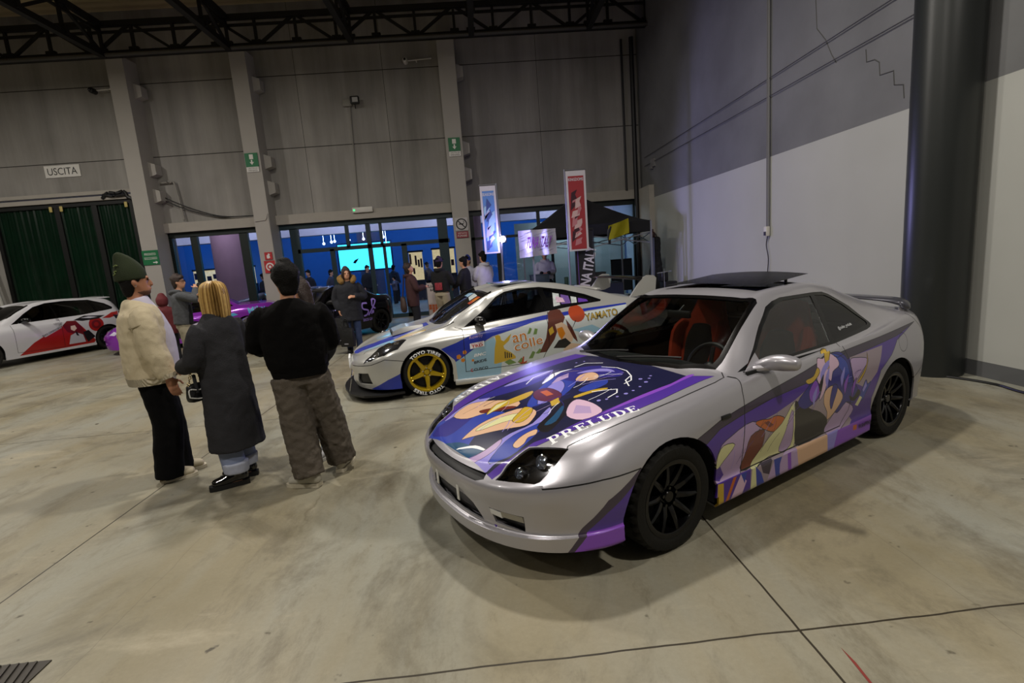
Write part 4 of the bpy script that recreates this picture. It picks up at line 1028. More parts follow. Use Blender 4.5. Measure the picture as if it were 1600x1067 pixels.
        c('indigo', [(-.03, .16), (.05, .22), (.18, .17), (.30, .05), (.30, -.18), (.207, -.243), (.12, -.15), (.0, -.1)])
        c('peach', [(.0, -.06), (.09, .01), (.174, -.02), (.15, -.11), (.08, -.15)])
        c('lavender', [(.10, .06), (.2, .04), (.28, -.05), (.26, -.15), (.21, -.05)])
        c('white', [(-.149, .123), (-.05, .20), (.046, .228), (.163, .178), (.06, .19), (-.06, .14)])
        c('lilac', [(-.12, .06), (-.02, .12), (.08, .12), (.02, .05)])
        c('blue', [(-.10, -.20), (.02, -.18), (.12, -.22), (.06, -.28), (-.08, -.27)])
        c('gold', [(-.17, -.25), (-.05, -.28), (.02, -.33), (.0, -.345), (-.08, -.31), (-.18, -.28)])
        for pts in ([(.29, .014), (.33, -.10), (.318, -.201), (.26, -.3), (.20, -.36), (.13, -.37)], [(-.072, -.299), (.0, -.36), (.04, -.40), (.0, -.44), (-.08, -.45)], [(.25, -.3), (.18, -.33), (.12, -.42)], [(.05, .3), (-.1, .3), (-.2, .24)], [(.2, .2), (.3, .2), (.36, .08)]):
            k.strip(pts, .008, 'top', K['white'])
        for i, (x, y) in enumerate(((-.138, -.433), (-.10, -.46), (-.04, -.485), (.02, -.495), (.08, -.495), (.15, -.482), (.23, -.455), (.29, -.425), (.33, -.40), (.25, -.39), (.33, .25), (.28, .28))):
            c('lavender', circle(x, y, .009+.004*(i % 3 == 0), 6))
        rnd = random.Random(5)
        for i in range(34):   # fine flowing pen lines
            x = rnd.uniform(-.72, .22); y = rnd.uniform(-.40, .33); a = rnd.uniform(-.5, .7); L = rnd.uniform(.10, .26); cv = rnd.uniform(-.10, .10)
            pts = [(x+L*t*cos(a)-cv*t*t*sin(a), y+L*t*sin(a)+cv*t*t*cos(a)) for t in (0, .33, .67, 1)]
            if all(-.42+.12*(p[0] > .1) < p[1] < .36 and p[0] < .30 for p in pts): k.strip(pts, rnd.choice((.003, .004, .006)), 'top', K[rnd.choice(('lavender', 'ink', 'white', 'gold', 'ink', 'lilac', 'indigo'))])
        def word(w, q):
            ps, tw = slab(w)
            for p in ps:
                o = []
                for u, v in p:
                    u /= tw
                    b0 = [q[0][i]*(1-u)+q[1][i]*u for i in (0, 1)]; t0 = [q[2][i]*(1-u)+q[3][i]*u for i in (0, 1)]
                    o.append((b0[0]*(1-v)+t0[0]*v, b0[1]*(1-v)+t0[1]*v))
                c('white', o, 0)
        word('PRELUDE', [(-.592, -.572), (-.080, -.708), (-.574, -.500), (-.066, -.650)])
        word('RAIDEN', [(-.083, .655), (-.61, .635), (-.086, .575), (-.60, .56)])
    P['body'] = part('body_shell', body_ids, ART, rm, extra=flank)
    P['bumper'] = part('front_bumper', {G['bumper']}, ART, rm, extra=bump_paint)
    P['hood'] = part('hood', {G['hood']}, ART, rm, extra=hood_paint)
    for nr in (True, False):
        P['door%d' % nr] = part('door', {G['door']}, ART, rm, near=nr, extra=flank if nr else None)
        part('door_window', {G['door_glass']}, [glass('side_glass', (.42, .44, .42), .10, .03)], {}, 0, nr, -.004)
        part('quarter_window', {G['quarter']}, [glass('quarter_glass', (.06, .06, .065), .06, .06)], {}, 0, nr, -.004)
    part('windshield', {G['screen']}, [glass('screen_glass', (.62, .66, .64), .035, .02, .35)], {}, 0, None, -.004)
    part('rear_window', {G['rear']}, [glass('rear_glass', (.2, .21, .21), .06, .03)], {}, 0, None, -.004)
    part('grille_opening', {G['grille']}, [BLACK], {}, 0, None, -.03)
    for nr in (True, False): part('tail_lamp', {G['tail']}, [REDLENS], {}, 0, nr)
    # headlights: black bowl, two projectors, clear cover
    for nr in (True, False):
        s = -1 if nr else 1
        cov = part('headlight', {G['lamp']}, [LENSCLEAR], {}, 0, nr, .001)
        bm = sk.take(lambda f: f.material_index == G['lamp'] and (f.calc_center_median().y < 0) == nr)
        inset_rim(bm, .05)
        bm2 = sk.take(lambda f: f.material_index == G['lamp'] and (f.calc_center_median().y < 0) == nr); offset(bm2, -.045)
        obj('lamp_bowl', bm2, TRIM, cov)
        bmesh.ops.delete(bm, geom=[f for f in bm.faces if f.material_index == G['lamp']], context='FACES')
        for f in bm.faces: f.material_index = 0
        obj('lamp_rim', bm, TRIM, cov)
        tr = BVHTree.FromBMesh(sk.bm)
        for (lx, ly, r) in ((-.690, .585, .040), (-.785, .515, .031)):
            h = tr.ray_cast(V((lx, s*ly, 1)), V((0, 0, -1)))
            nrm = (h[1]*.35+V((-1, s*-.12*-1, .15))).normalized(); c = h[0]+V((.022, 0, -.022))
            M = Matrix.Translation(c) @ nrm.to_track_quat('Z', 'Y').to_matrix().to_4x4()
            bm = NB()
            vs = lathe(bm, [(r*1.02, -.03), (r*1.0, .008), (r*.86, .012), (r*.8, .0)], 'z', 28)
            lathe(bm, [(r*.8, .0), (r*.62, .006), (r*.35, .010), (.001, .012)], 'z', 28, mi=1)
            bmesh.ops.transform(bm, matrix=M, verts=bm.verts)
            obj('projector_lamp', bm, [CHROME, mat('projector_lens', 'b8c4d8', .05, .85)], cov)
        # indicator / fog lamp bar in the side intake
        bm = NB()
        tr2 = tr
        for (y0, y1, mm) in ((.397, .467, 0), (.467, .582, 1)):
            q = []
            for y, z in ((y0, .374), (y1, .367), (y1, .333), (y0, .342)):
                h = tr2.ray_cast(V((-1.4, s*y, z)), V((1, 0, 0))); q.append(h[0]+V((-.002, 0, 0)))
            f = bm.faces.new([bm.verts.new(p) for p in (q if s < 0 else q[::-1])]); f.material_index = mm
        r = bmesh.ops.extrude_face_region(bm, geom=list(bm.faces)); 
        bmesh.ops.translate(bm, vec=(.03, 0, 0), verts=[g for g in r['geom'] if isinstance(g, bmesh.types.BMVert)])
        obj('fog_lamp', bm, [mat('fog_lens_clear', 'e4e6e8', .1, .4, emit='ffffff', estr=.0), mat('fog_lens_tan', '9a968a', .25, .3)], root)
    tq = tree_of([c for c in children(root) if c.type == 'MESH' and c.name.split('.')[0] in ('body_shell', 'door', 'quarter_window')])
    obj('lettering', decal_text(tq, '@raiden_prelude', (2.03, .966), .20, .05, h=.026, off=.004, sub=0), WHITE, root, smooth=False)
    obj('lettering', decal_text(tq, 'W.RAPPING', (2.135, .205), .20, -.03, h=.036, off=.004, bold=.02), BLACK, root, smooth=False)
    # mirrors
    for s in (-1, 1):
        bm = NB()
        tube(bm, [(.895, s*.785, .882, .032, .035), (.91, s*.85, .902, .046, .05), (.925, s*.925, .908, .050, .054), (.94, s*.985, .906, .040, .046)], ref=(0, 0, 1), n=18, sq=.85)
        bmesh.ops.bisect_plane(bm, geom=list(bm.verts)+list(bm.edges)+list(bm.faces), plane_co=(.955, 0, 0), plane_no=(1, 0, 0), clear_outer=True)
        bmesh.ops.holes_fill(bm, edges=[e for e in bm.edges if e.is_boundary])
        tube(bm, [(.84, s*.765, .862, .022, .03), (.90, s*.83, .872, .024, .03)], ref=(0, 0, 1), n=10)
        poly(bm, [(.72, s*.788, .856), (.92, s*.792, .862), (.90, s*.745, .955), (.86, s*.752, .93)])
        m_ = obj('door_mirror', bm, SILVER, root, sharp=40)
    # side marker + handle
    bm = NB(); box(bm, (.43, -.873, .672), (.085, .014, .026), bev=.006); obj('side_marker', bm, BLACK, root)
    # sunroof panel tilted up
    bm = NB(); M = Matrix.Translation((1.44, 0, 1.318)) @ Matrix.Rotation(radians(-3.6), 4, 'Y')
    n = 10
    for lv in (0,):
        a = [[M @ V((-.02+.66*i/n, -.44+.88*j/n, .022*(1-((j-5)/5)**2)-.0015*i*0)) for j in range(n+1)] for i in range(n+1)]
        vv = [[bm.verts.new(p) for p in r] for r in a]
        for i in range(n):
            for j in range(n): bm.faces.new((vv[i][j], vv[i+1][j], vv[i+1][j+1], vv[i][j+1]))
    bmesh.ops.solidify(bm, geom=list(bm.faces), thickness=-.012)
    obj('sunroof_panel', bm, mat('sunroof_black_glass', '08090a', .22, spec=.3), root, sharp=40)
    for s in (-1, 1):
        bm = NB(); rod(bm, (1.9, s*.36, 1.27), (1.9, s*.36, 1.352), .012); obj('sunroof_hinge', bm, BLACK, root)
    bm = NB(); b2(bm, 1.41, 1.96, -.43, .43, 1.235, 1.262); obj('sunroof_well', bm, DARKIN, root)
    # rear spoiler
    bm = NB()
    tube(bm, [(3.02, -.745, .995, .05, .03), (3.04, -.70, 1.035, .075, .03), (3.05, -.5, 1.062, .095, .02), (3.06, 0, 1.075, .105, .018), (3.05, .5, 1.062, .095, .02), (3.04, .70, 1.035, .075, .03), (3.02, .745, .995, .05, .03)], ref=(1, 0, 0), n=14, k=4)
    obj('rear_spoiler', bm, paint('dark_silver_paint', '4a4a52', .3, .5), root)
    for s in (-1, 1):
        bm = NB(); tube(bm, [(3.04, s*.70, .93, .06, .02), (3.04, s*.72, 1.02, .05, .018)], n=10); obj('spoiler_foot', bm, SILVER, root)
    # plate brackets
    for y in (-.14, .14):
        bm = NB(); h = BVHTree.FromBMesh(sk.bm).ray_cast(V((-1.4, y, .40)), V((1, 0, 0)))
        box(bm, (h[0].x-.008, y, .395), (.008, .028, .105), bev=.003)
        for z in (.375, .40, .425): box(bm, (h[0].x-.0125, y, z), (.002, .007, .01), M=None)
        obj('plate_bracket', bm, mat('bracket_white_steel', 'd9d9d6', .35, .2), root)
    # wheels
    BLK = mat('wheel_satin_black', '08080a', .22, .3)
    for x in (0, 2.585):
        for s in (-1, 1):
            w = wheel(root, x, s*.755, .303, .215, .212, 'ten', BLK, name='wheel')
    for x in (.0, 2.60):
        for s in (-1, 1):
            bm = NB(); well(bm, x, s*.835, s*.45, .28, .385 if x < 1 else .37); obj('wheel_housing', bm, UNDER, root)
    bm = NB(); b2(bm, -.7, .0, -.44, .44, .14, .5); b2(bm, .37, 2.22, -.78, .78, .16, .26); b2(bm, 0, 2.9, -.44, .44, .16, .30); b2(bm, 2.93, 3.35, -.7, .7, .22, .45)
    obj('underbody', bm, UNDER, root)
    # cabin
    bm = NB(); b2(bm, .42, .74, -.70, .70, .40, .835, bev=.03); tube(bm, [(.66, -.66, .80, .10, .05), (.62, -.35, .845, .13, .055), (.62, .35, .835, .12, .05), (.66, .66, .80, .1, .05)], ref=(1, 0, 0), n=12)
    obj('dashboard', bm, DARKIN, root)
    bm = NB()
    for s in (-1, 1): b2(bm, .74, 2.6, s*.74, s*.80, .26, .865)
    b2(bm, 2.0, 2.7, -.72, .72, .26, .62); b2(bm, 2.35, 2.5, -.7, .7, .5, .92); b2(bm, 2.45, 2.9, -.62, .62, .88, .93)
    obj('cabin_lining', bm, DARKIN, root)
    bm = NB()
    a = [[(1.28+.9*i/8, -.50+1.0*j/8, 1.245-.05*((j-4)/4)**2-.0*i-(.06*max(0, (i-5)/3)**2)) for j in range(9)] for i in range(9)]
    vv = [[bm.verts.new(p) for p in r] for r in a]
    for i in range(8):
        for j in range(8): bm.faces.new((vv[i][j], vv[i+1][j], vv[i+1][j+1], vv[i][j+1]))
    obj('headliner', bm, DARKIN, root)
    ORG = mat('seat_orange_cloth', 'c8401c', .9, bump=.1)
    for y in (-.37, .37): bucket_seat(root, 1.38, y, ORG, DARKIN if False else ORG, .27)
    steering(root, .93, -.37, .80)
    bm = NB(); box(bm, (1.06, -.02, 1.14), (.03, .21, .055), bev=.01); rod(bm, (1.06, -.02, 1.16), (1.12, -.02, 1.2), .008); obj('rear_view_mirror', bm, BLACK, root)
    bm = NB()
    for (x0, y0, x1, y1) in ((.47, .05, .60, -.42), (.50, .5, .56, .02)):
        tr = BVHTree.FromBMesh(sk.bm); pts = []
        for i in range(7):
            t = i/6; x = x0+(x1-x0)*t; y = y0+(y1-y0)*t; h = tr.ray_cast(V((x, y, 2)), V((0, 0, -1))); pts.append(h[0]+V((0, 0, .014)))
        pipe(bm, [tuple(p) for p in pts], .007)
    obj('wiper', bm, BLACK, root)
    return skins
COUPE = coupe_front()
# ---------------------------------------------------------------- the other cars
class Kit:
    """shared cutting and part-making for a car skin"""
    def __init__(s, root, sk, mats): s.root = root; s.sk = sk; s.mats = mats
    def part(s, name, ids, mats, rim=.012, near=None, off=0, extra=None, remap={}):
        bm = s.sk.take(lambda f: f.material_index in ids and (near is None or (f.calc_center_median().y < 0) == near))
        if not bm.faces: bm.free(); return None
        for f in bm.faces: f.material_index = remap.get(f.material_index, 0)
        if off: offset(bm, off)
        if extra: extra(Skin(bm))
        if rim: inset_rim(bm, rim)
        return obj(name, bm, mats, s.root, sharp=50)
    def front_x(s, y, z):
        h = BVHTree.FromBMesh(s.sk.bm).ray_cast(V((-1.6, y, z)), V((1, 0, 0))); return h[0].x if h[0] else None
SYM = lambda P: P+[(x, -y) for x, y in P[::-1] if abs(y) > 1e-6]
FLIP = lambda P: [(x, -y) for x, y in P]
def grow(rows_spec, xn, xt):
    return [dict(x0=a, x1=b, w=w, z=z, **k) for a, b, w, z, k in rows_spec]
def simple_car(name, loc, rz, label, P, cat='car'):
    """P: profile keys; builds body, glass, lamps, wheels"""
    root = empty(name, (loc[0], loc[1], 0), radians(rz), label, cat)
    x0, x1, W, wb = P['x0'], P['x1'], P['W'], P['wb']
    S = P['S']; top = P['top']; gw = P['gw']           # shoulder z(x), centreline z(x), roof half width
    sill = P.get('sill', .16); fS = pch(S); fT = pch(top)
    xs = sorted(set([x for x, _ in S]+[x for x, _ in top]))
    mid = lambda t: [(x, sill+.1+(fS(x)-sill-.1)*t) for x in [x0, x0+.3, x0+.6, .0, .6, 1.2, 2, wb, x1-.3, x1]]
    gin, gout = P['glass_x']                           # first / last x of the greenhouse at centre
    gf = pch(gw)
    def cz(frac):
        return [(x, fS(x)+(fT(x)-fS(x))*frac) for x in xs]
    rows = [dict(x0=x0+.12, x1=x1-.15, w=[(0, W*.6)], z=[(0, sill+.02)]),
            dict(x0=x0+.04, x1=x1-.06, en=.85, w=[(0, W*.955)], z=[(x0, sill+.02), (.4, sill), (wb, sill), (x1, sill+.08)], crease=1),
            dict(x0=x0-.0, x1=x1-.02, en=.85, w=[(0, W*.965)], z=[(x0, sill+.12), (.4, sill+.10), (x1, sill+.16)]),
            dict(x0=x0+.01, x1=x1-.0, en=.85, w=[(0, W*.99)], z=mid(.33)),
            dict(x0=x0-.01, x1=x1+.01, en=.85, w=[(x0, W*.99), (1, W), (x1, W)], z=mid(.62)),
            dict(x0=x0+.01, x1=x1, en=.85, w=[(x0, W*.97), (1, W*.985), (x1, W*.97)], z=mid(.84)),
            dict(x0=x0+.05, x1=x1-.03, w=[(x0, W*.88), (.5, W*.9), (1.2, W*.915), (x1, W*.87)], z=S, crease=P.get('crease', 0)),
            dict(x0=x0+.06, x1=x1-.04, w=gw, z=[(x, fS(x)+(fT(x)-fS(x))*(.955 if fT(x)-fS(x) > .12 else .8)) for x in xs]),
            dict(x0=x0+.065, x1=x1-.045, w=[(x, y*.68) for x, y in gw], z=[(x, z-.022) for x, z in top]),
            dict(x0=x0+.07, x1=x1-.05, w=[(x, y*.33) for x, y in gw], z=[(x, z-.006) for x, z in top]),
            dict(x0=x0+.07, x1=x1-.05, w=[(0, 0)], z=top)]
    sk = car_skin(rows, x0+.55, x1-.5, P.get('N', (12, 60, 10)), 4)
    G = dict(trim=1, glass=2, screen=3, rear=4, hood=5, door=6, lamp=7, gone=9, grille=10, gap=11, tail=12)
    R, rim = P['R'], P['rim']
    lo = lambda f: f.calc_center_median().x
    if 'hood' in P: sk.cut(SYM(P['hood']), 'top', G['hood'], filt=lambda f: lo(f) < P['hoodmax'])
    for q in P.get('doors', []): sk.cut(q, 'side', G['door'])
    sk.cut(P['trim'], 'side', G['trim'])
    for q in P['win']: sk.cut(q, 'side', G['glass'])
    sk.cut(SYM(P['ws0']), 'top', G['trim'], filt=lambda f: lo(f) < P['wsmax']); sk.cut(SYM(P['ws1']), 'top', G['screen'], filt=lambda f: lo(f) < P['wsmax'])
    if 'rw' in P: sk.cut(SYM(P['rw']), 'top', G['rear'], filt=lambda f: lo(f) > P['wsmax'])
    for q, pr in P.get('lamps', []):
        if pr == 'top': sk.cut(q, 'top', G['lamp']); sk.cut(FLIP(q), 'top', G['lamp'])
        else: sk.cut(q, 'side', G['lamp'], filt=lambda f: lo(f) < 0)
    for q in P.get('tails', []): sk.cut(q, 'side', G['tail'])
    for q in P.get('grilles', []): sk.cut(q, 'front', G['grille'], filt=lambda f: lo(f) < x0+.5)
    for cx in (0, wb):
        sk.cut(circle(cx, R, P['arch'], 36), 'side', G['gone'])
        for f in sk.bm.faces:
            c = f.calc_center_median()
            if abs(c.x-cx) < P['arch']-.003 and abs(c.y) > W*.5 and c.z < R: f.material_index = G['gone']
    for q, pr in P.get('gaps', []):
        sk.strip(q, .008, pr, G['gap'], **({'filt': (lambda f: lo(f) < 1)} if pr == 'top' else {}))
        if pr == 'top': sk.strip(FLIP(q), .008, pr, G['gap'], filt=lambda f: lo(f) < 1)
    M = [P['paint'], BLACK, TRIM]+P.get('art', [])
    rm = {G['gap']: 1, G['trim']: 2}; kit = Kit(root, sk, M)
    ex = P.get('extra')
    b = kit.part('body_shell', {0, G['gap'], G['trim']}, M, extra=ex, remap=rm)
    kit.part('hood', {G['hood']}, M, extra=P.get('hood_extra'), remap=rm)
    for nr in (True, False):
        for q in P.get('doors', []):
            xa = min(a for a, c in q)-.01; xb = max(a for a, c in q)+.01
            bm = sk.take(lambda f: f.material_index == G['door'] and (f.calc_center_median().y < 0) == nr and xa < lo(f) < xb)
            if not bm.faces: bm.free(); continue
            for f in bm.faces: f.material_index = 0
            if ex and nr: ex(Skin(bm))
            inset_rim(bm, .012); obj('door', bm, M, root, sharp=50)
        for q in P['win']:
            xa = min(a for a, c in q)-.01; xb = max(a for a, c in q)+.01
            bm = sk.take(lambda f: f.material_index == G['glass'] and (f.calc_center_median().y < 0) == nr and xa < lo(f) < xb)
            if bm.faces:
                for f in bm.faces: f.material_index = 0
                obj('side_window', offset(bm, -.004), P['glass'], root)
        kit.part('headlight', {G['lamp']}, [P['lampmat']], .0, nr)
        kit.part('tail_lamp', {G['tail']}, [REDLENS], 0, nr)
    kit.part('windshield', {G['screen']}, [P['glass']], 0, None, -.004)
    kit.part('rear_window', {G['rear']}, [P['glass']], 0, None, -.004)
    kit.part('grille_opening', {G['grille']}, [BLACK], 0, None, -.03)
    for x in (0, wb):
        for s in (-1, 1): wheel(root, x, s*(W-.115), R, .2, rim, P['style'], P['wmat'], P.get('text'), P.get('tread', False))
    for x in (0, wb):
        for s in (-1, 1):
            bm = NB(); well(bm, x, s*(W-.03), s*W*.5, R, P['arch']+.006); obj('wheel_housing', bm, UNDER, root)
    bm = NB(); b2(bm, x0+.25, x1-.25, -W*.5, W*.5, sill, .4); obj('underbody', bm, UNDER, root)
    bm = NB(); b2(bm, P['arch'], wb-P['arch'], -W*.88, W*.88, sill+.01, sill+.06); obj('floor_pan', bm, UNDER, root)
    a, c = P['cabin']
    bm = NB(); b2(bm, a, a+.3, -W*.8, W*.8, .4, fS(a+.3)-.05, bev=.03); obj('dashboard', bm, DARKIN, root)
    for s in (-1, 1):
        bm = NB(); b2(bm, a+.25, c, s*W*.84, s*W*.89, .26, fS(1)-.02); obj('door_lining', bm, DARKIN, root)
    for y in (-.36, .36): bucket_seat(root, P['seat'], y, DARKIN, DARKIN, P.get('seatz', .2))
    for s in (-1, 1):
        mx, mz, my = P['mirror']
        bm = NB(); tube(bm, [(mx, s*(my+.0), mz, .05, .045), (mx+.02, s*(my+.08), mz+.02, .062, .06), (mx+.04, s*(my+.17), mz+.02, .05, .05)], ref=(0, 0, 1), n=14, sq=.85); rod(bm, (mx-.03, s*(my-.08), mz-.04), (mx, s*(my+.02), mz-.02), .025)
        obj('door_mirror', bm, P['mirmat'], root)
    kit.fS = fS; kit.fT = fT; kit.body = b
    return kit
def flank_tree(kit): 
    return tree_of([c for c in children(kit.root) if c.type == 'MESH' and c.name.split('.')[0] in ('body_shell', 'door', 'side_window', 'hood', 'windshield')])
SILVER2 = paint('bright_silver_paint', 'c2c2be', .3, .5)
va = lambda n, c, r=.3: paint(n+'_vinyl', c, r, 0, .35)
# ---- silver sports coupe behind
CA = ['royal_blue', 'sky', 'pale_white', 'gold', 'leaf', 'brown_hair', 'skinbeige', 'ink', 'brick', 'amber']
CC = ['1c2f9a', '8fb6cc', 'c4cccc', 'd0a52a', '6c8a4a', '5a2c20', 'd0b49a', '141016', 'a8401c', 'c87a18']
KC = {n: i+3 for i, n in enumerate(CA)}
def celica_extra(sk):
    def c(col, pts): sk.cut(pts, 'side', KC[col], near=True, only={0}|set(KC.values()))
    c('pale_white', [(.39, .10), (.374, .388), (.507, .459), (.70, .574), (.95, .67), (1.15, .715), (1.70, .798), (2.87, .88), (2.75, .60), (2.3, .40), (2.2, .10)])
    c('sky', [(.39, .10), (.374, .388), (.507, .459), (.70, .574), (.90, .65), (1.0, .40), (.96, .10)])
    c('sky', [(2.0, .62), (2.3, .66), (2.45, .58), (2.3, .50)])
    c('royal_blue', [(.20, .58), (.398, .636), (.606, .711), (.892, .766), (1.236, .803), (1.617, .851), (2.264, .885), (2.87, .90), (2.87, .88), (2.29, .852), (1.70, .800), (1.476, .785), (1.15, .715), (.884, .665), (.696, .574), (.507, .459), (.374, .388), (.36, .42)])
    c('royal_blue', [(-.30, .36), (-.349, .326), (-.485, .272), (-.70, .15), (-.3, .10)])
    for p in ([(.88, .30), (.90, .50), (.925, .60), (.915, .66), (.955, .675), (.985, .66), (.995, .60), (1.03, .58), (1.10, .64), (1.14, .67), (1.10, .58), (1.02, .52), (1.03, .48), (1.12, .42), (1.18, .36), (1.18, .33), (.90, .29)],): c('gold', p)
    for i in range(4): c('ink', [(1.03+.028*i, .35), (1.045+.028*i, .35), (1.045+.028*i, .44-.012*i), (1.03+.028*i, .44-.012*i)])
    for p in ([(1.357, .635), (1.40, .72), (1.43, .70), (1.40, .64)], [(1.44, .62), (1.47, .70), (1.51, .69), (1.49, .62)], [(1.02, .30), (1.10, .33), (1.19, .27), (1.08, .25)], [(1.20, .27), (1.26, .33), (1.30, .30), (1.26, .26)], [(1.36, .30), (1.42, .40), (1.46, .38), (1.42, .30)], [(1.46, .36), (1.52, .42), (1.56, .40), (1.51, .35)]): c('leaf', p)
    for p in ([(1.26, .26), (1.28, .34), (1.30, .34), (1.29, .26), (1.34, .28), (1.33, .25), (1.26, .235), (1.21, .27)],): c('brick', p)
    # swirling ribbons in the colours of the printed figure, a plain round parasol beside
    c('brown_hair', [(1.70, .88), (1.78, .93), (1.88, .90), (1.92, .80), (1.86, .70), (1.80, .66), (1.74, .52), (1.62, .36), (1.52, .36), (1.62, .55), (1.66, .74)])
    c('skinbeige', [(1.76, .72), (1.86, .74), (1.96, .66), (2.02, .58), (2.0, .46), (1.90, .44), (1.80, .55)])
    c('ink', [(1.72, .40), (1.80, .50), (1.90, .52), (1.98, .44), (1.90, .38)])
    c('amber', [(1.78, .66), (1.86, .68), (1.90, .58), (1.84, .50), (1.80, .58)])
    c('skinbeige', [(1.86, .36), (1.98, .44), (2.16, .40), (2.10, .34), (1.9, .30)])
    c('brown_hair', [(1.92, .78), (2.0, .66), (2.06, .52), (2.08, .44), (2.02, .50), (1.94, .66)])
    c('gold', [(1.66, .66), (1.72, .70), (1.74, .62), (1.68, .58)])
    c('brick', circle(2.10, .83, .115, 16)); c('ink', [(1.98, .60), (1.985, .60), (2.07, .74), (2.06, .745)])
    for (x, z, r) in ((.42, .45, .035), (.50, .50, .03), (.47, .40, .03), (2.35, .52, .03), (2.42, .56, .025), (.60, .38, .02)): c('amber' if x < 1 else 'ink', circle(x, z, r, 5))
    c('ink', [(2.05, .66), (2.20, .66), (2.24, .63), (2.20, .60), (2.05, .60)]) if False else None
def celica_hood(sk):
    def c(col, pts): sk.cut(pts, 'top', KC[col])
    c('royal_blue', [(-.86, -.16), (-.60, -.34), (-.30, -.40), (-.1, -.30), (.16, -.20), (.16, .1), (-.1, .02), (-.35, -.14), (-.60, -.12), (-.86, .05)])
    c('sky', [(-.80, -.30), (-.60, -.45), (-.40, -.48), (-.30, -.40), (-.60, -.34)])
    c('gold', [(-.36, -.46), (-.25, -.56), (-.08, -.60), (.06, -.54), (.10, -.44), (-.05, -.40), (-.22, -.38)])
    c('pale_white', [(-.30, -.47), (-.2, -.53), (-.04, -.55), (.02, -.48), (-.1, -.44)])
    c('amber', [(-.24, -.50), (-.12, -.54), (-.02, -.50), (-.12, -.47)])
YEL = mat('wheel_gold_paint', 'b89a12', .28, .55, coat=.4)
celica = simple_car('sports_coupe', (-.981, 7.229), 13.14, 'silver sports coupe with blue sweep, gold lettering, gold five-spoke wheels and tall rear wing', dict(
    x0=-.93, x1=3.42, W=.868, wb=2.60, R=.30, rim=.236, arch=.335, sill=.13, style='star', wmat=YEL, tread=False,
    text=[(pi/2, 'TOYO TIRES'), (-pi/2, 'TOYO TIRES')],
    S=[(-.93, .50), (-.75, .56), (-.5, .64), (-.2, .72), (.2, .775), (.6, .80), (1.2, .83), (1.8, .865), (2.4, .905), (2.9, .93), (3.2, .92), (3.42, .86)],
    top=[(-.93, .52), (-.7, .62), (-.3, .735), (.0, .80), (.18, .838), (.26, .855), (.5, .99), (.85, 1.165), (1.0, 1.225), (1.25, 1.272), (1.5, 1.285), (1.8, 1.265), (2.2, 1.185), (2.6, 1.075), (2.95, .985), (3.2, .955), (3.42, .90)],
    gw=[(-.9, .66), (.2, .70), (.56, .70), (.8, .665), (1.0, .615), (1.3, .585), (1.8, .58), (2.3, .60), (2.8, .66), (3.3, .70)], glass_x=(.2, 2.9),
    hood=[(-.88, 0), (-.86, .30), (-.74, .50), (-.40, .62), (.10, .72), (.42, .735), (.40, .55), (.27, .3), (.22, 0)], hoodmax=.6,
    doors=[[(.52, .86), (.50, .60), (.50, .24), (1.55, .24), (1.66, .45), (1.66, .80), (1.70, .90), (1.66, 1.24), (1.0, 1.24)]],
    trim=[(.53, .812), (.80, .985), (1.02, 1.152), (1.15, 1.205), (1.35, 1.232), (1.66, 1.225), (2.0, 1.16), (2.3, 1.07), (2.52, .975), (2.50, .955), (2.2, .94), (1.70, .90)],
    win=[[(.60, .83), (.83, .98), (1.04, 1.135), (1.17, 1.185), (1.36, 1.21), (1.62, 1.20), (1.69, .915)], [(1.76, .925), (1.70, 1.195), (1.99, 1.135), (2.27, 1.05), (2.46, .972), (2.2, .955)]],
    ws0=[(.20, 0), (.23, .3), (.36, .58), (.52, .69), (.58, .69), (.98, .60), (1.0, .55), (.98, .3), (.97, 0)], ws1=[(.25, 0), (.28, .29), (.41, .55), (.54, .65), (.60, .65), (.94, .57), (.94, .3), (.925, 0)], wsmax=1.2,
    rw=[(1.9, 0), (1.92, .45), (2.78, .52), (2.85, 0)], lamps=[([(-.76, .652), (-.66, .675), (-.577, .672), (-.397, .60), (-.29, .66), (-.203, .752), (-.328, .832), (-.5, .825), (-.662, .748)], 'top')],
    tails=[[(3.10, .70), (3.08, .90), (3.5, .88), (3.5, .70)]], grilles=[[(-.35, .20), (-.30, .33), (.30, .33), (.35, .20)], [(-.72, .22), (-.70, .36), (-.50, .34), (-.48, .20)], [(.72, .22), (.70, .36), (.50, .34), (.48, .20)]],
    gaps=[([(.42, .82), (.51, .79), (.50, .60), (.50, .24), (1.55, .24), (1.66, .45), (1.66, .80), (1.70, .89)], 'side'), ([(-.93, .425), (-.67, .468), (-.50, .53), (-.27, .487)], 'side'), ([(-.74, .50), (-.40, .625), (.10, .722), (.42, .737)], 'top')],
    paint=SILVER2, art=[va(n, c) for n, c in zip(CA, CC)], extra=celica_extra, hood_extra=celica_hood, glass=glass('coupe_dark_glass', (.34, .38, .42), .08, .02, .5), lampmat=mat('headlamp_dark_chrome', '4a4c52', .10, .85, var=.95, scale=22, coat=.8),
    cabin=(.35, 2.2), seat=1.15, mirror=(.72, .855, .74), mirmat=TRIM))
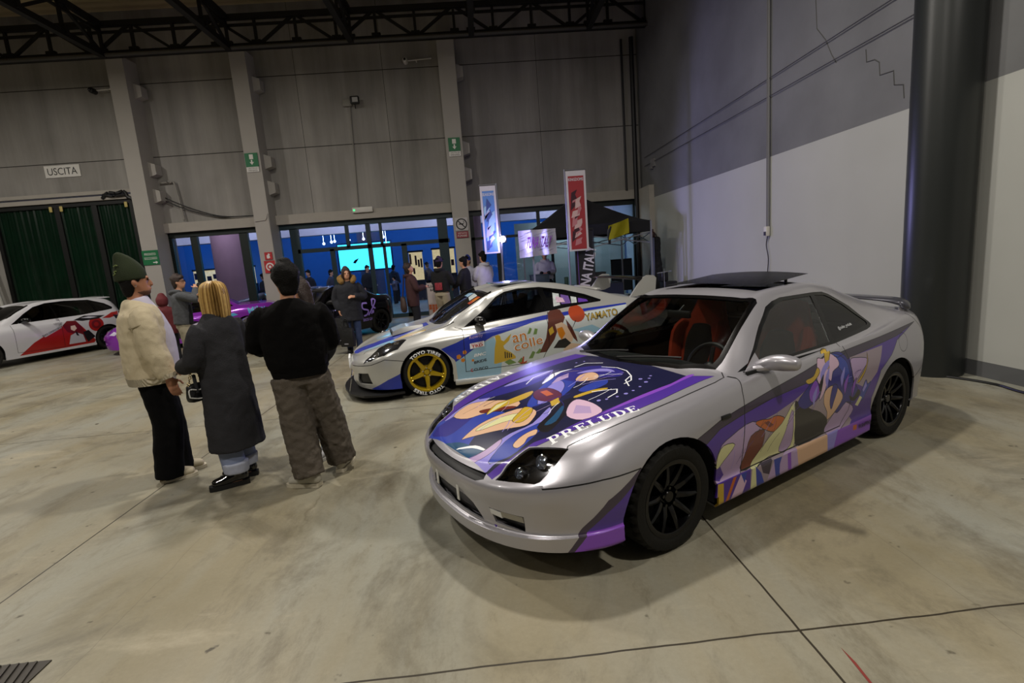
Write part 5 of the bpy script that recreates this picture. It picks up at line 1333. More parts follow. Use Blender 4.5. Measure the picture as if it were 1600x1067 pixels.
def celica_bits(k):
    root = k.root; tr = flank_tree(k)
    def word(s, c, w, ang, m, h=None, name='lettering', off=.003, **kw):
        obj(name, decal_text(tr, s, c, w, ang, h=h, off=off, **kw), m, root, smooth=False)
    GOLD = va('gold', 'd0a52a'); DK = va('ink', '141016')
    for s, c, w, a, h in (('an', (1.245, .60), .19, .10, .10), ('colle', (1.365, .515), .40, .16, .12)):
        word(s, c, w*1.06, a, WHITE, h*1.1, off=.002, bold=.035); word(s, c, w, a, va('amber', 'c87a18'), h, off=.005)
    word('YAMATO', (2.455, .78), .50, .06, DK, .10, off=.002, bold=.03); word('YAMATO', (2.455, .78), .48, .06, GOLD, .085, off=.005)
    word('Rowdy', (.668, .683), .18, .11, va('lilac', 'b49ac4'), .05)
    bm = NB(); project_mesh(tr, [(-.095, -.035), (.095, -.035), (.095, .035), (-.095, .035)], [[0, 1, 2, 3]], lambda x, y: (.67+x, -1.5, .577+y+x*.09), (0, 1, 0), .003, bm); obj('sticker', bm, WHITE, root, smooth=False)
    word('TRD', (.67, .568), .15, .09, SRED, .035, off=.006, bold=.03); word('RACING', (.67, .60), .15, .09, SRED, .016, off=.006)
    word('BMC', (.698, .447), .17, .07, WHITE, .042, shear=.3, bold=.02); word('BRIDE', (.698, .357), .17, .12, DK, .035, bold=.02); word('CUSCO', (.70, .256), .19, .06, DK, .035, bold=.02)
    bm = NB(); project_mesh(tr, [(.022*cos(t), .022*sin(t)) for t in (.9, 1.6, 2.3, 3.1, 4, 4.7, 5.4)]+[(.012*cos(t), .012*sin(t)) for t in (5.4, 4.7, 4, 3.1, 2.3, 1.6, .9)], [list(range(14))], lambda x, y: (.582+x, -1.5, .25+y), (0, 1, 0), .004, bm); obj('sticker', bm, SRED, root, smooth=False)
    # windshield banner and quarter glass stickers
    for q, (m, P) in enumerate((('brick', [(.70, -.60), (.88, -.56), (.86, -.30), (.70, -.34)]), ('amber', [(.74, -.50), (.84, -.50), (.83, -.34), (.76, -.36)]), ('pale_white', [(.74, -.30), (.86, -.28), (.88, .0), (.78, -.05)]), ('sky', [(.78, .0), (.88, .02), (.88, .4), (.80, .35)]))):
        bm = NB(); vs = [(P[i][0]+(P[(i+1) % 4][0]-P[i][0])*t, P[i][1]+(P[(i+1) % 4][1]-P[i][1])*t) for i in range(4) for t in (0, .5)]
        project_mesh(tr, vs, [list(range(8))], lambda x, y: (x, y, 2), (0, 0, -1), .003+.002*q, bm); obj('sticker', bm, va(m, dict(zip(CA, CC))[m]), root, smooth=False)
    for q, (col, P) in enumerate((('c4cccc', [(1.80, .95), (1.83, 1.13), (1.92, 1.11), (1.90, .96)]), ('6a4a9a', [(1.92, .97), (1.94, 1.10), (2.05, 1.07), (2.06, .97)]), ('c4cccc', [(2.07, .97), (2.08, 1.06), (2.16, 1.04), (2.15, .97)]), ('d6b4cc', [(1.86, 1.0), (1.86, 1.08), (1.96, 1.05), (1.98, .99)]), ('5a2aa0', [(2.17, .97), (2.18, 1.03), (2.30, 1.0), (2.32, .97)]))):
        bm = NB(); project_mesh(tr, P, [[0, 1, 2, 3]], lambda x, y: (x, -1.5, y), (0, 1, 0), .003+.001*q, bm); obj('window_sticker', bm, mat('sticker_'+col, col, .5, var=.5, scale=30), root, smooth=False)
    # round lamps inside the headlights
    tb = BVHTree.FromBMesh(k.sk.bm)
    for s in (-1, 1):
        for (lx, ly, r_) in ((-.60, .74, .05), (-.44, .72, .058), (-.33, .745, .035)):
            h = tb.ray_cast(V((lx, s*ly, 2)), V((0, 0, -1)))
            if h[0]:
                bm = NB(); lathe(bm, [(r_, -.02), (r_, .004), (r_*.8, .006), (r_*.5, .002), (.001, .008)], 'z', 20); M = Matrix.Translation(h[0]) @ h[1].to_track_quat('Z', 'Y').to_matrix().to_4x4(); bmesh.ops.transform(bm, matrix=M, verts=bm.verts); obj('round_lamp', bm, CHROME, root)
    # splitter, skirt, scoop, wing
    bm = NB(); P = [(-.30, -.86), (-.55, -.88), (-.80, -.80), (-.97, -.55), (-1.03, -.2), (-1.04, 0)]; prism(bm, SYM(P), 'z', .075, .10); obj('front_splitter', bm, BLACK, root)
    for s in (-1, 1):
        bm = NB(); tube(bm, [(.36, s*.845, .115, .035, .02), (1.2, s*.86, .105, .04, .025), (2.24, s*.85, .115, .035, .02)], ref=(0, 0, 1), n=10); obj('side_skirt', bm, SILVER2, root)
        bm = NB(); rod(bm, (-.97, s*.42, .09), (-.93, s*.42, .26), .008); obj('splitter_rod', bm, CHROME, root)
    bm = NB(); rings(bm, [[(-.35, -.22, .73), (-.35, .22, .73), (-.33, .22, .79), (-.33, -.22, .79)], [(-.2, -.24, .76), (-.2, .24, .76), (-.18, .22, .835), (-.18, -.22, .835)], [(.08, -.2, .81), (.08, .2, .81), (.08, .18, .84), (.08, -.18, .84)]]); obj('hood_scoop', bm, SILVER2, root, sharp=30)
    bm = NB(); b2(bm, -.352, -.345, -.18, .18, .742, .782); obj('scoop_mouth', bm, BLACK, root)
    bm = NB(); tube(bm, [(3.22, -.70, 1.205, .14, .018), (3.20, 0, 1.22, .15, .02), (3.22, .70, 1.205, .14, .018)], ref=(1, 0, 0), n=16, k=6); obj('rear_wing', bm, TRIM, root)
    for s in (-1, 1):
        bm = NB(); prism(bm, [(2.98, .955), (3.30, .985), (3.40, 1.02), (3.42, 1.2), (3.38, 1.24), (3.28, 1.25), (3.2, 1.22)], 'y', s*.70-.015, s*.70+.015); obj('wing_end_plate', bm, SILVER2, root, sharp=30)
    bm = NB(); tube(bm, [(2.62, -.45, 1.10, .05, .02), (2.55, 0, 1.13, .05, .02), (2.62, .45, 1.10, .05, .02)], ref=(1, 0, 0), n=10); obj('roof_spoiler', bm, SILVER2, root)
    bm = NB(); b2(bm, 1.15, 1.65, -.35, .35, 1.285, 1.302, bev=.008); obj('sunroof_panel', bm, mat('sunroof_grey_glass', '6a7078', .12, coat=.5), root)
    bm = NB(); px_ = k.front_x(0, .43) or -.93; b2(bm, px_-.012, px_+.01, -.18, .18, .36, .50); obj('number_plate_blank', bm, WHITE, root, smooth=False)
    tail_blue = None
celica_bits(celica)
# ---- white hatchback at the far left
HA = ['hatch_red', 'hatch_ink', 'hatch_grey', 'hatch_skin', 'hatch_darkred']; HCc = ['a01c16', '18161a', 'b8b8c0', 'd8c0b0', '6a1418']; KH = {n: i+3 for i, n in enumerate(HA)}
def hatch_extra(sk):
    def c(col, pts): sk.cut(pts, 'side', KH[col], near=True, only={0}|set(KH.values()))
    c('hatch_red', [(.62, .22), (.95, .48), (1.3, .66), (1.55, .78), (2.0, .80), (2.35, .30), (2.3, .24)])
    c('hatch_red', circle(2.42, .72, .19, 16)); c('hatch_darkred', circle(2.42, .72, .12, 12)); c('hatch_red', circle(2.42, .72, .06, 10))
    c('hatch_ink', [(1.9, .90), (2.2, .98), (2.7, .93), (2.5, .86), (2.1, .85)]); c('hatch_grey', [(2.1, .93), (2.3, .95), (2.5, .91), (2.3, .90)])
    c('hatch_red', [(2.6, .86), (2.9, .98), (3.1, 1.0), (3.05, .90), (2.8, .84)]); c('hatch_ink', [(2.9, .92), (3.2, .86), (3.15, .74), (2.95, .80)])
    c('hatch_darkred', [(1.62, .80), (1.75, .90), (1.95, .88), (2.05, .72), (2.15, .45), (2.1, .30), (1.95, .50), (1.70, .62)])
    c('hatch_skin', [(1.80, .76), (1.90, .77), (1.93, .68), (1.86, .62), (1.79, .67)])
    c('hatch_grey', [(1.70, .30), (1.76, .52), (1.90, .58), (2.05, .50), (2.10, .30)]); c('hatch_ink', [(2.06, .56), (2.2, .60), (2.35, .40), (2.15, .28)]); c('hatch_ink', [(1.88, .60), (1.92, .60), (1.96, .48), (1.90, .50)])
    c('hatch_grey', [(1.15, .62), (1.55, .79), (1.60, .75), (1.2, .57)])
hatch = simple_car('hatchback', (-12.16, 12.47), 68.8, 'white hatchback with red side graphics parked before the green strip door', dict(
    x0=-.85, x1=3.45, W=.89, wb=2.70, R=.32, rim=.24, arch=.36, sill=.17, style='multi', wmat=mat('wheel_satin_black', '08080a', .22, .3),
    S=[(-.85, .62), (-.5, .78), (0, .90), (.6, .95), (1.5, .98), (2.4, 1.02), (3.0, 1.04), (3.45, .95)],
    top=[(-.85, .64), (-.5, .84), (0, .97), (.35, 1.02), (.45, 1.05), (.9, 1.28), (1.3, 1.42), (1.8, 1.46), (2.5, 1.43), (2.95, 1.36), (3.1, 1.28), (3.3, 1.08), (3.45, .98)],
    gw=[(-.8, .68), (.5, .72), (1.2, .60), (1.8, .59), (2.6, .60), (3.1, .63), (3.4, .68)], glass_x=(.4, 3.2),
    hood=[(-.8, 0), (-.78, .4), (-.6, .62), (.3, .74), (.55, .70), (.4, 0)], hoodmax=.7, doors=[[(.62, 1.0), (.60, .3), (1.58, .26), (1.60, .98), (1.56, 1.42), (1.2, 1.42)], [(1.60, .98), (1.60, .26), (2.3, .3), (2.5, .7), (2.62, 1.04), (2.55, 1.40), (1.58, 1.42)]],
    trim=[(.62, .975), (.95, 1.19), (1.22, 1.335), (1.5, 1.40), (1.9, 1.415), (2.5, 1.385), (2.85, 1.25), (3.02, 1.12), (2.98, 1.075), (2.2, 1.01)],
    win=[[(.72, 1.0), (1.0, 1.19), (1.25, 1.32), (1.5, 1.375), (1.56, 1.375), (1.58, 1.0)], [(1.62, 1.0), (1.60, 1.38), (1.9, 1.39), (2.46, 1.36), (2.58, 1.06), (2.2, 1.03)], [(2.62, 1.07), (2.52, 1.34), (2.78, 1.24), (2.94, 1.12)]],
    ws0=[(.42, 0), (.45, .4), (.62, .70), (.70, .70), (1.16, .58), (1.2, .3), (1.2, 0)], ws1=[(.47, 0), (.50, .38), (.66, .65), (.74, .65), (1.12, .55), (1.15, .3), (1.15, 0)], wsmax=1.5, rw=[(2.98, 0), (2.98, .5), (3.25, .56), (3.3, 0)],
    lamps=[([(-.72, .45), (-.60, .66), (-.2, .76), (-.3, .70), (-.55, .5)], 'top')], tails=[[(3.15, .85), (3.1, .98), (3.5, .98), (3.5, .85)]], gaps=[([(.60, .96), (.60, .3), (1.58, .26), (2.3, .3)], 'side'), ([(1.60, .97), (1.60, .26)], 'side')],
    paint=paint('white_paint', 'c9c9cc', .25, .05), art=[va(n, c) for n, c in zip(HA, HCc)], extra=hatch_extra, glass=glass('hatch_dark_glass', (.05, .05, .06), .08, .02, .5), lampmat=mat('headlamp_silver', '8a8c90', .12, .8), cabin=(.5, 2.6), seat=1.3, seatz=.3, mirror=(.85, 1.02, .80), mirmat=TRIM))
tr = flank_tree(hatch); r = hatch.root
obj('lettering', decal_text(tr, 'RIAS GREMORY', (1.36, .685), .46, .36, h=.045, off=.004), BLACK, r, smooth=False)
bm = NB(); box(bm, (1.52, -.90, .885), (.2, .03, .035), bev=.012); obj('door_handle', bm, hatch.mats[0], r)
bm = NB(); tube(bm, [(2.95, -.58, 1.40, .16, .02), (3.0, 0, 1.43, .18, .02), (2.95, .58, 1.40, .16, .02)], ref=(1, 0, 0), n=12); obj('roof_spoiler', bm, hatch.mats[0], r)
# ---- purple sports car between the visitors
PA = ['cyan_print', 'pale_print', 'dark_print', 'lilac_print']; PC = ['4aa0c8', 'c8c0d8', '180a24', 'a060c8']; KP = {n: i+3 for i, n in enumerate(PA)}
def purp_extra(sk):
    def c(col, pts): sk.cut(pts, 'side', KP[col], near=True, only={0}|set(KP.values()))
    c('dark_print', [(.45, .25), (.5, .60), (1.2, .66), (2.0, .45), (2.05, .25)]); c('cyan_print', [(.7, .45), (.8, .60), (1.1, .56), (1.0, .42)]); c('lilac_print', [(1.2, .35), (1.5, .62), (1.9, .60), (1.6, .32)]); c('pale_print', [(.95, .52), (1.3, .62), (1.5, .50), (1.2, .40)])
    c('pale_print', [(-.62, .52), (-.5, .60), (-.42, .56), (-.5, .50)]); c('cyan_print', [(1.9, .72), (2.1, .76), (2.2, .70), (2.0, .66)])
purp = simple_car('purple_roadster', (-8.80, 13.75), 23, 'purple glossy sports car with printed sides seen behind the visitors', dict(
    x0=-.85, x1=3.25, W=.86, wb=2.40, R=.31, rim=.235, arch=.345, sill=.13, style='multi', wmat=mat('wheel_satin_black', '08080a', .22, .3),
    S=[(-.85, .50), (-.6, .60), (-.2, .74), (.3, .80), (1.0, .82), (1.8, .86), (2.4, .92), (2.9, .92), (3.25, .84)],
    top=[(-.85, .52), (-.6, .66), (-.2, .79), (.3, .84), (.55, .86), (.65, .90), (1.0, 1.08), (1.2, 1.17), (1.5, 1.22), (1.8, 1.20), (2.1, 1.05), (2.3, .95), (2.9, .95), (3.25, .88)],
    gw=[(-.8, .62), (.6, .68), (1.2, .54), (1.6, .52), (2.1, .60), (2.3, .68), (3.2, .66)], glass_x=(.6, 2.3), hood=[(-.8, 0), (-.77, .35), (-.55, .56), (.4, .70), (.7, .66), (.6, 0)], hoodmax=.9,
    doors=[[(.75, .9), (.72, .28), (1.68, .28), (1.74, .84), (1.7, 1.2), (1.2, 1.2)]], trim=[(.78, .845), (1.0, 1.0), (1.22, 1.12), (1.5, 1.17), (1.75, 1.15), (2.0, 1.03), (2.12, .94), (1.75, .875)],
    win=[[(.86, .865), (1.04, .99), (1.24, 1.095), (1.5, 1.14), (1.74, 1.12), (1.95, 1.02), (2.04, .945), (1.72, .895)]], ws0=[(.57, 0), (.6, .35), (.74, .66), (.8, .66), (1.18, .54), (1.2, 0)], ws1=[(.62, 0), (.65, .33), (.78, .61), (.84, .61), (1.13, .51), (1.15, 0)], wsmax=1.4,
    lamps=[([(-.72, .42), (-.60, .58), (-.25, .68), (-.4, .56), (-.6, .44)], 'top')], tails=[[(2.95, .66), (2.93, .82), (3.3, .80), (3.3, .66)]], grilles=[[(-.5, .2), (-.45, .38), (.45, .38), (.5, .2)]], gaps=[([(.72, .86), (.72, .28), (1.68, .28), (1.74, .84)], 'side')],
    paint=paint('purple_paint', '8a2fb0', .2, .3), art=[va(n, c) for n, c in zip(PA, PC)], extra=purp_extra, glass=glass('roadster_glass', (.3, .3, .34), .08, .02, .5), lampmat=mat('headlamp_silver', '8a8c90', .12, .8), cabin=(.6, 2.1), seat=1.2, mirror=(.9, .87, .76), mirmat=paint('purple_paint', '8a2fb0')))
tr = flank_tree(purp)
obj('lettering', decal_text(tr, 'Miku', (2.65, .80), .42, .12, h=.15, off=.004, bold=.02), va('cyan_print', '4aa0c8'), purp.root, smooth=False)
# ---- black coupe
blk = simple_car('black_coupe', (-4.6, 11.6), 57, 'glossy black old two-door car with violet side lettering behind the woman in the parka', dict(
    x0=-.70, x1=3.15, W=.82, wb=2.40, R=.30, rim=.215, arch=.335, sill=.18, style='multi', wmat=mat('wheel_satin_black', '08080a', .22, .3),
    S=[(-.70, .66), (-.4, .74), (0, .80), (.6, .84), (1.2, .86), (2.0, .90), (2.6, .93), (3.0, .90), (3.15, .84)],
    top=[(-.70, .68), (-.4, .77), (0, .83), (.45, .87), (.55, .91), (.9, 1.13), (1.05, 1.22), (1.4, 1.29), (1.8, 1.27), (2.15, 1.12), (2.45, .97), (2.6, .955), (3.0, .945), (3.15, .88)],
    gw=[(-.7, .62), (.5, .66), (1.05, .56), (1.6, .55), (2.1, .60), (2.5, .66), (3.1, .64)], glass_x=(.5, 2.5), hood=[(-.66, 0), (-.64, .4), (-.5, .6), (.4, .68), (.6, .64), (.5, 0)], hoodmax=.8,
    doors=[[(.62, .92), (.6, .3), (1.65, .3), (1.72, .88), (1.68, 1.28), (1.1, 1.28)]], trim=[(.64, .875), (.88, 1.05), (1.07, 1.17), (1.4, 1.235), (1.75, 1.225), (2.05, 1.11), (2.25, .97), (1.7, .905)],
    win=[[(.72, .90), (.92, 1.05), (1.1, 1.145), (1.4, 1.205), (1.62, 1.20), (1.66, .92)], [(1.71, .925), (1.68, 1.19), (1.76, 1.19), (2.0, 1.09), (2.16, .975)]], ws0=[(.47, 0), (.5, .35), (.62, .64), (.68, .64), (1.04, .56), (1.06, 0)], ws1=[(.52, 0), (.55, .33), (.66, .60), (.72, .60), (.99, .53), (1.01, 0)], wsmax=1.3,
    rw=[(1.95, 0), (1.95, .45), (2.35, .52), (2.38, 0)], lamps=[([(-.69, .36), (-.66, .58), (-.52, .60), (-.5, .40)], 'top')], tails=[[(2.95, .62), (2.93, .76), (3.3, .76), (3.3, .62)]], gaps=[([(.6, .88), (.6, .3), (1.65, .3), (1.72, .88)], 'side')],
    paint=paint('black_paint', '0a0a10', .15, .1), glass=glass('black_car_glass', (.45, .5, .55), .1, .02, .6), lampmat=mat('headlamp_silver', '8a8c90', .12, .8), cabin=(.5, 2.2), seat=1.2, seatz=.25, mirror=(.85, .92, .72), mirmat=BLACK))
tr = flank_tree(blk); VL = va('violet_script', '9a80d8')
def arcs(pts, w=.02):
    bm = NB(); q = catmull([(x, z, 0) for x, z in pts], 4); vs = []
    for i, p in enumerate(q):
        a = V(q[max(0, i-1)]); b = V(q[min(len(q)-1, i+1)]); d = (b-a).normalized(); n_ = V((-d.y, d.x, 0))*w; vs += [(p[0]+n_.x, p[1]+n_.y), (p[0]-n_.x, p[1]-n_.y)]
    return project_mesh(tr, vs, [[2*i, 2*i+1, 2*i+3, 2*i+2] for i in range(len(q)-1)], lambda x, y: (x, -1.5, y), (0, 1, 0), .004, bm)
for pts in ([(1.95, .80), (1.80, .80), (1.78, .68), (1.95, .62), (1.9, .52), (1.80, .50)], [(1.95, .50), (2.1, .66), (2.25, .85), (2.15, .86), (2.1, .72), (2.2, .64)], [(2.05, .52), (2.12, .60), (2.10, .45)]): obj('script_lettering', arcs(pts), VL, blk.root, smooth=False)
obj('lettering', decal_text(tr, 'BROS GARAGE', (2.02, .40), .5, .0, h=.07, off=.004, bold=.02), VL, blk.root, smooth=False)
bm = NB(); project_mesh(tr, [(.08*cos(t), .08*sin(t)) for t in [2*pi*i/20 for i in range(20)]]+[(.06*cos(t), .06*sin(t)) for t in [2*pi*i/20 for i in range(20)]], [[i, (i+1) % 20, 20+(i+1) % 20, 20+i] for i in range(20)], lambda x, y: (.42+x, -1.5, .68+y), (0, 1, 0), .004, bm); obj('round_emblem', bm, WHITE, blk.root, smooth=False)
obj('lettering', decal_text(tr, 'V', (.42, .68), .07, 0, h=.07, off=.004, bold=.02), WHITE, blk.root, smooth=False)
# ================================================================ people
CLOUDS = bpy.data.textures.new('fold_clouds', 'CLOUDS'); CLOUDS.noise_scale = .09; CLOUDS.noise_depth = 2
WRINK = bpy.data.textures.new('wrinkle_clouds', 'CLOUDS'); WRINK.noise_scale = .05; WRINK.noise_depth = 3
def fuse(o, vox, smooth=4, fold=0, tex=None):
    m = o.modifiers.new('remesh', 'REMESH'); m.mode = 'VOXEL'; m.voxel_size = vox; m.use_smooth_shade = True
    if smooth: s = o.modifiers.new('smooth', 'SMOOTH'); s.iterations = smooth; s.factor = .5
    if fold:
        d = o.modifiers.new('folds', 'DISPLACE'); d.texture = tex or CLOUDS; d.strength = fold; d.mid_level = .5; d.texture_coords = 'LOCAL'
    return o
SKIN = mat('skin_light', 'c69274', .5, var=.08); SKIN2 = mat('skin_tan', 'a87458', .5, var=.08); EYE = mat('eye_dark', '120c0a', .2)
def ik(S, T, a, b, pole):
    S, T = V(S), V(T); d = T-S; L = min(d.length, (a+b)*.998); d.normalize(); T = S+d*L
    x = (a*a-b*b+L*L)/(2*L); h = sqrt(max(0, a*a-x*x)); p = V(pole); p = p-d*p.dot(d); p.normalize()
    return S+d*x+p*h, T
class Fig:
    """one standing person; local frame faces +y, x to the person's right"""
    def __init__(s, name_label, loc, rz, h, hands, feet=None, head_yaw=0, head_pitch=0, group=None, lean=(0, 0), skin=SKIN, vox=.011, sh=.19, knees=None):
        s.root = empty('person', (loc[0], loc[1], 0), radians(rz), name_label, 'person', group)
        k = h/1.75; s.k = k; s.vox = vox; s.skin = skin; lx, ly = lean
        s.hip = V((lx*.4, ly*.4, .92*k)); s.waist = V((lx*.6, ly*.6, 1.06*k)); s.chest = V((lx, ly, 1.28*k)); s.neck = V((lx*1.1, ly*1.1-.01, 1.47*k)); s.chin = V((lx*1.2, ly*1.2+.01, 1.515*k))
        s.sh = {1: s.chest+V((sh*k, -.01, .125*k)), -1: s.chest+V((-sh*k, -.01, .125*k))}
        feet = feet or {1: (.10, 0, 10), -1: (-.10, .03, -10)}
        s.feet = feet; s.ankle = {}; s.knee = {}; s.hj = {}
        for q in (1, -1):
            fx, fy, fa = feet[q][:3]; s.ankle[q] = V((fx, fy, .085*k)); s.hj[q] = s.hip+V((q*.09*k, 0, -.02*k))
            s.knee[q], _ = ik(s.hj[q], s.ankle[q], .412*k, .408*k, (q*.1+(knees or {}).get(q, 0), 1, 0))
        s.hand = {}; s.elbow = {}
        for q in (1, -1):
            t, pole = hands[q][:2]
            s.elbow[q], s.hand[q] = ik(s.sh[q], t, .30*k, .255*k, pole)
        s.hyaw = radians(head_yaw); s.hpit = radians(head_pitch); s.hands = hands
        s.HM = Matrix.Translation(s.chin) @ Matrix.Rotation(s.hyaw, 4, 'Z') @ Matrix.Rotation(-s.hpit, 4, 'X') @ Matrix.Scale(k*.97, 4)
    HEAD = [(-.005, .030, .070, .0), (.008, .046, .086, -.035), (.035, .058, .090, -.062), (.065, .066, .087, -.082), (.10, .072, .088, -.097), (.14, .076, .091, -.104), (.175, .074, .083, -.100), (.205, .061, .058, -.080), (.225, .038, .028, -.052), (.233, .012, .0, -.02)]
    def head_bm(s, bm, grow=0, lo=0, hi=99, back=0, front=0):
        R = []; N = 20
        for z, w, f, b in s.HEAD[lo:hi]:
            c = (f+b)/2; d = (f-b)/2; w += grow; d += grow; ring = []
            for j in range(N):
                t = 2*pi*j/N; ring.append(s.HM @ V((w*sin(t), c+d*cos(t)+(front if cos(t) > 0 else -back)*abs(cos(t)), z+(grow if z > .2 else 0))))
            R.append(ring)
        rings(bm, R)
    def hand_bm(s, bm, q):
        T = s.hand[q]; d = (T-s.elbow[q]).normalized(); o = s.hands[q]; n_ = V(o[2]) if len(o) > 2 else V((q, 0, 0)); curl = o[3] if len(o) > 3 else .5
        n_ = (n_-d*n_.dot(d)).normalized(); w = d.cross(n_).normalized(); k = s.k    # n_: back of hand
        P = lambda a, b, c: T+d*a*k+w*b*k+n_*c*k
        tube(bm, [(*P(-.01, 0, 0), .028*k, .022*k), (*P(.04, 0, 0), .040*k, .018*k), (*P(.085, 0, .0), .040*k, .014*k)], ref=w, n=10, k=2)
        for i, (off, ln) in enumerate(((-.030, .066), (-.010, .076), (.011, .072), (.030, .056))):
            a = curl*1.1; p = P(.085, off, 0); pts = [(*p, .0085*k, .0085*k)]; ang = a*.4
            for j in range(3):
                dd = d*cos(ang)-n_*sin(ang); p = p+dd*ln*k*(.42, .33, .25)[j]; pts.append((*p, (.0085-.001*j)*k, (.0085-.001*j)*k)); ang += a*.75
            tube(bm, pts, ref=w, n=8, k=2)
        sd = -1 if (d.cross(n_)).dot(w) > 0 else 1
        sd = sd*(1 if q > 0 else -1)
        p = P(.02, sd*.030, -.005); pts = [(*p, .011*k, .011*k)]
        for dd in (d*.6+w*sd*.75-n_*.15, d*.9+w*sd*.25-n_*.3): p = p+dd*.034*k; pts.append((*p, .0095*k, .0095*k))
        tube(bm, pts, ref=n_, n=8, k=2)
    def body(s, legs=False):
        bm = NB(); k = s.k
        s.head_bm(bm)
        H = lambda x, y, z: s.HM @ V((x, y, z))
        tube(bm, [(*H(0, .088, .125), .009*k, .008*k), (*H(0, .104, .088), .013*k, .012*k), (*H(0, .104, .074), .018*k, .012*k)], ref=s.HM.to_3x3() @ V((1, 0, 0)), n=8, k=2)
        for q in (1, -1):
            tube(bm, [(*H(q*.074, -.006, .075), .012*k, .008*k), (*H(q*.082, -.014, .10), .018*k, .009*k), (*H(q*.080, -.016, .122), .014*k, .008*k)], ref=s.HM.to_3x3() @ V((0, 1, 0)), n=8, k=2)
            ball(bm, H(q*.028, .082, .135), (.024*k, .013*k, .010*k), 8, 6)
        tube(bm, [(*H(-.022, .088, .044), .007*k, .006*k), (*H(0, .095, .047), .009*k, .008*k), (*H(.022, .088, .044), .007*k, .006*k)], ref=(0, 0, 1), n=6, k=2)
        tube(bm, [(*(s.neck-V((0, 0, .05*k))), .062*k, .062*k), (*s.neck, .056*k, .058*k), (*H(0, -.02, .03), .052*k, .056*k)], n=14)
        tube(bm, [(*s.hip, .15*k, .10*k), (*s.waist, .13*k, .09*k), (*s.chest, .16*k, .10*k), (*(s.chest+V((0, -.01, .12*k))), .13*k, .075*k), (*s.neck, .05*k, .05*k)], n=18)
        for q in (1, -1):
            tube(bm, [(*(s.sh[q]-V((q*.05*k, 0, .055*k))), .036*k, .036*k), (*(s.sh[q]*.8+s.elbow[q]*.2-V((q*.01, 0, .012))), .044*k, .044*k), (*((s.sh[q]+s.elbow[q])/2), .046*k, .046*k), (*s.elbow[q], .038*k, .038*k), (*(s.elbow[q]*.6+s.hand[q]*.4), .037*k, .037*k), (*s.hand[q], .024*k, .028*k)], n=12)
            s.hand_bm(bm, q)
            tube(bm, [(*s.hj[q], .085*k, .085*k), (*s.knee[q], .056*k, .058*k), (*(s.knee[q]*.6+s.ankle[q]*.4), .052*k, .056*k), (*s.ankle[q], .036*k, .04*k)], n=12)
            a = radians(-s.feet[q][2]); f = V((sin(-a), cos(a), 0))
            tube(bm, [(*(s.ankle[q]+V((0, 0, -.03*k))-f*.03), .03*k, .03*k), (*(s.ankle[q]+f*.12*k+V((0, 0, -.055*k))), .036*k, .018*k)], ref=V((f.y, -f.x, 0)), n=10)
        s.bodyo = fuse(obj('body', bm, s.skin, s.root), s.vox, 3)
        bm = NB()
        for q in (1, -1): ball(bm, H(q*.029, .0885, .118), (.012*k, .007*k, .008*k), 10, 6)
        obj('eyes', bm, EYE, s.root)
        return s
    def top(s, m, name='sweater', z0=.9, w=.2, d=.14, hem=None, sl=.065, cuff=.05, fold=.012, arm=1.0, shoulder=.05, mid=None, tex=None, hood=False, sq=.9, vox=None, smooth=4, ycen=0):
        bm = NB(); k = s.k
        hem = hem or (w*.98, d); mid = mid or (w, d)
        pts = [(s.hip.x*.5, s.hip.y*.5+ycen, z0*k, hem[0]*k, hem[1]*k)]
        if z0 < 1.0: pts.append((s.waist.x, s.waist.y+ycen, (z0*.6+1.2*.4)*k, mid[0]*k, mid[1]*k))
        pts += [(s.chest.x, s.chest.y+ycen, 1.26*k, w*k, d*k), (s.chest.x, s.chest.y-.01, 1.38*k, w*.92*k, d*.86*k), (s.chest.x, s.chest.y-.015, 1.44*k, w*.58*k, d*.64*k), (s.neck.x, s.neck.y, 1.478*k, .072*k, .07*k)]
        tube(bm, pts, n=24, sq=sq, k=4, rnd=False)
        for q in (1, -1):
            E, Hn = s.elbow[q], s.hand[q]; e = E+(Hn-E)*arm
            if arm > .5: ap = [(*(s.sh[q]-V((q*.07*k, 0, .05*k))), sl*.8*k, sl*.8*k), (*(s.sh[q]*.92+E*.08-V((q*.02*k, 0, .015*k))), sl*.92*k, sl*.92*k), (*(s.sh[q]*.6+E*.4), sl*1.03*k, sl*1.03*k), (*E, sl*.95*k, sl*.95*k), (*(E*.45+e*.55), sl*.92*k, sl*.92*k), (*e, cuff*k, cuff*k)]
            else: ap = [(*(s.sh[q]-V((q*.05*k, 0, 0))), sl*k, sl*k), (*(s.sh[q]*.4+E*.6), sl*k, sl*k)]
            tube(bm, ap, n=14, rnd=False)
        if hood:
            tube(bm, [(s.neck.x-.09*k, s.neck.y+.02, 1.46*k, .03*k, .04*k), (s.neck.x-.08*k, s.neck.y-.06*k, 1.46*k, .04*k, .05*k), (s.neck.x, s.neck.y-.11*k, 1.44*k, .05*k, .06*k), (s.neck.x+.08*k, s.neck.y-.06*k, 1.46*k, .04*k, .05*k), (s.neck.x+.09*k, s.neck.y+.02, 1.46*k, .03*k, .04*k)], ref=(0, 0, 1), n=10)
        o = obj(name, bm, m, s.root); return fuse(o, vox or max(.011, s.vox), smooth, fold, tex)
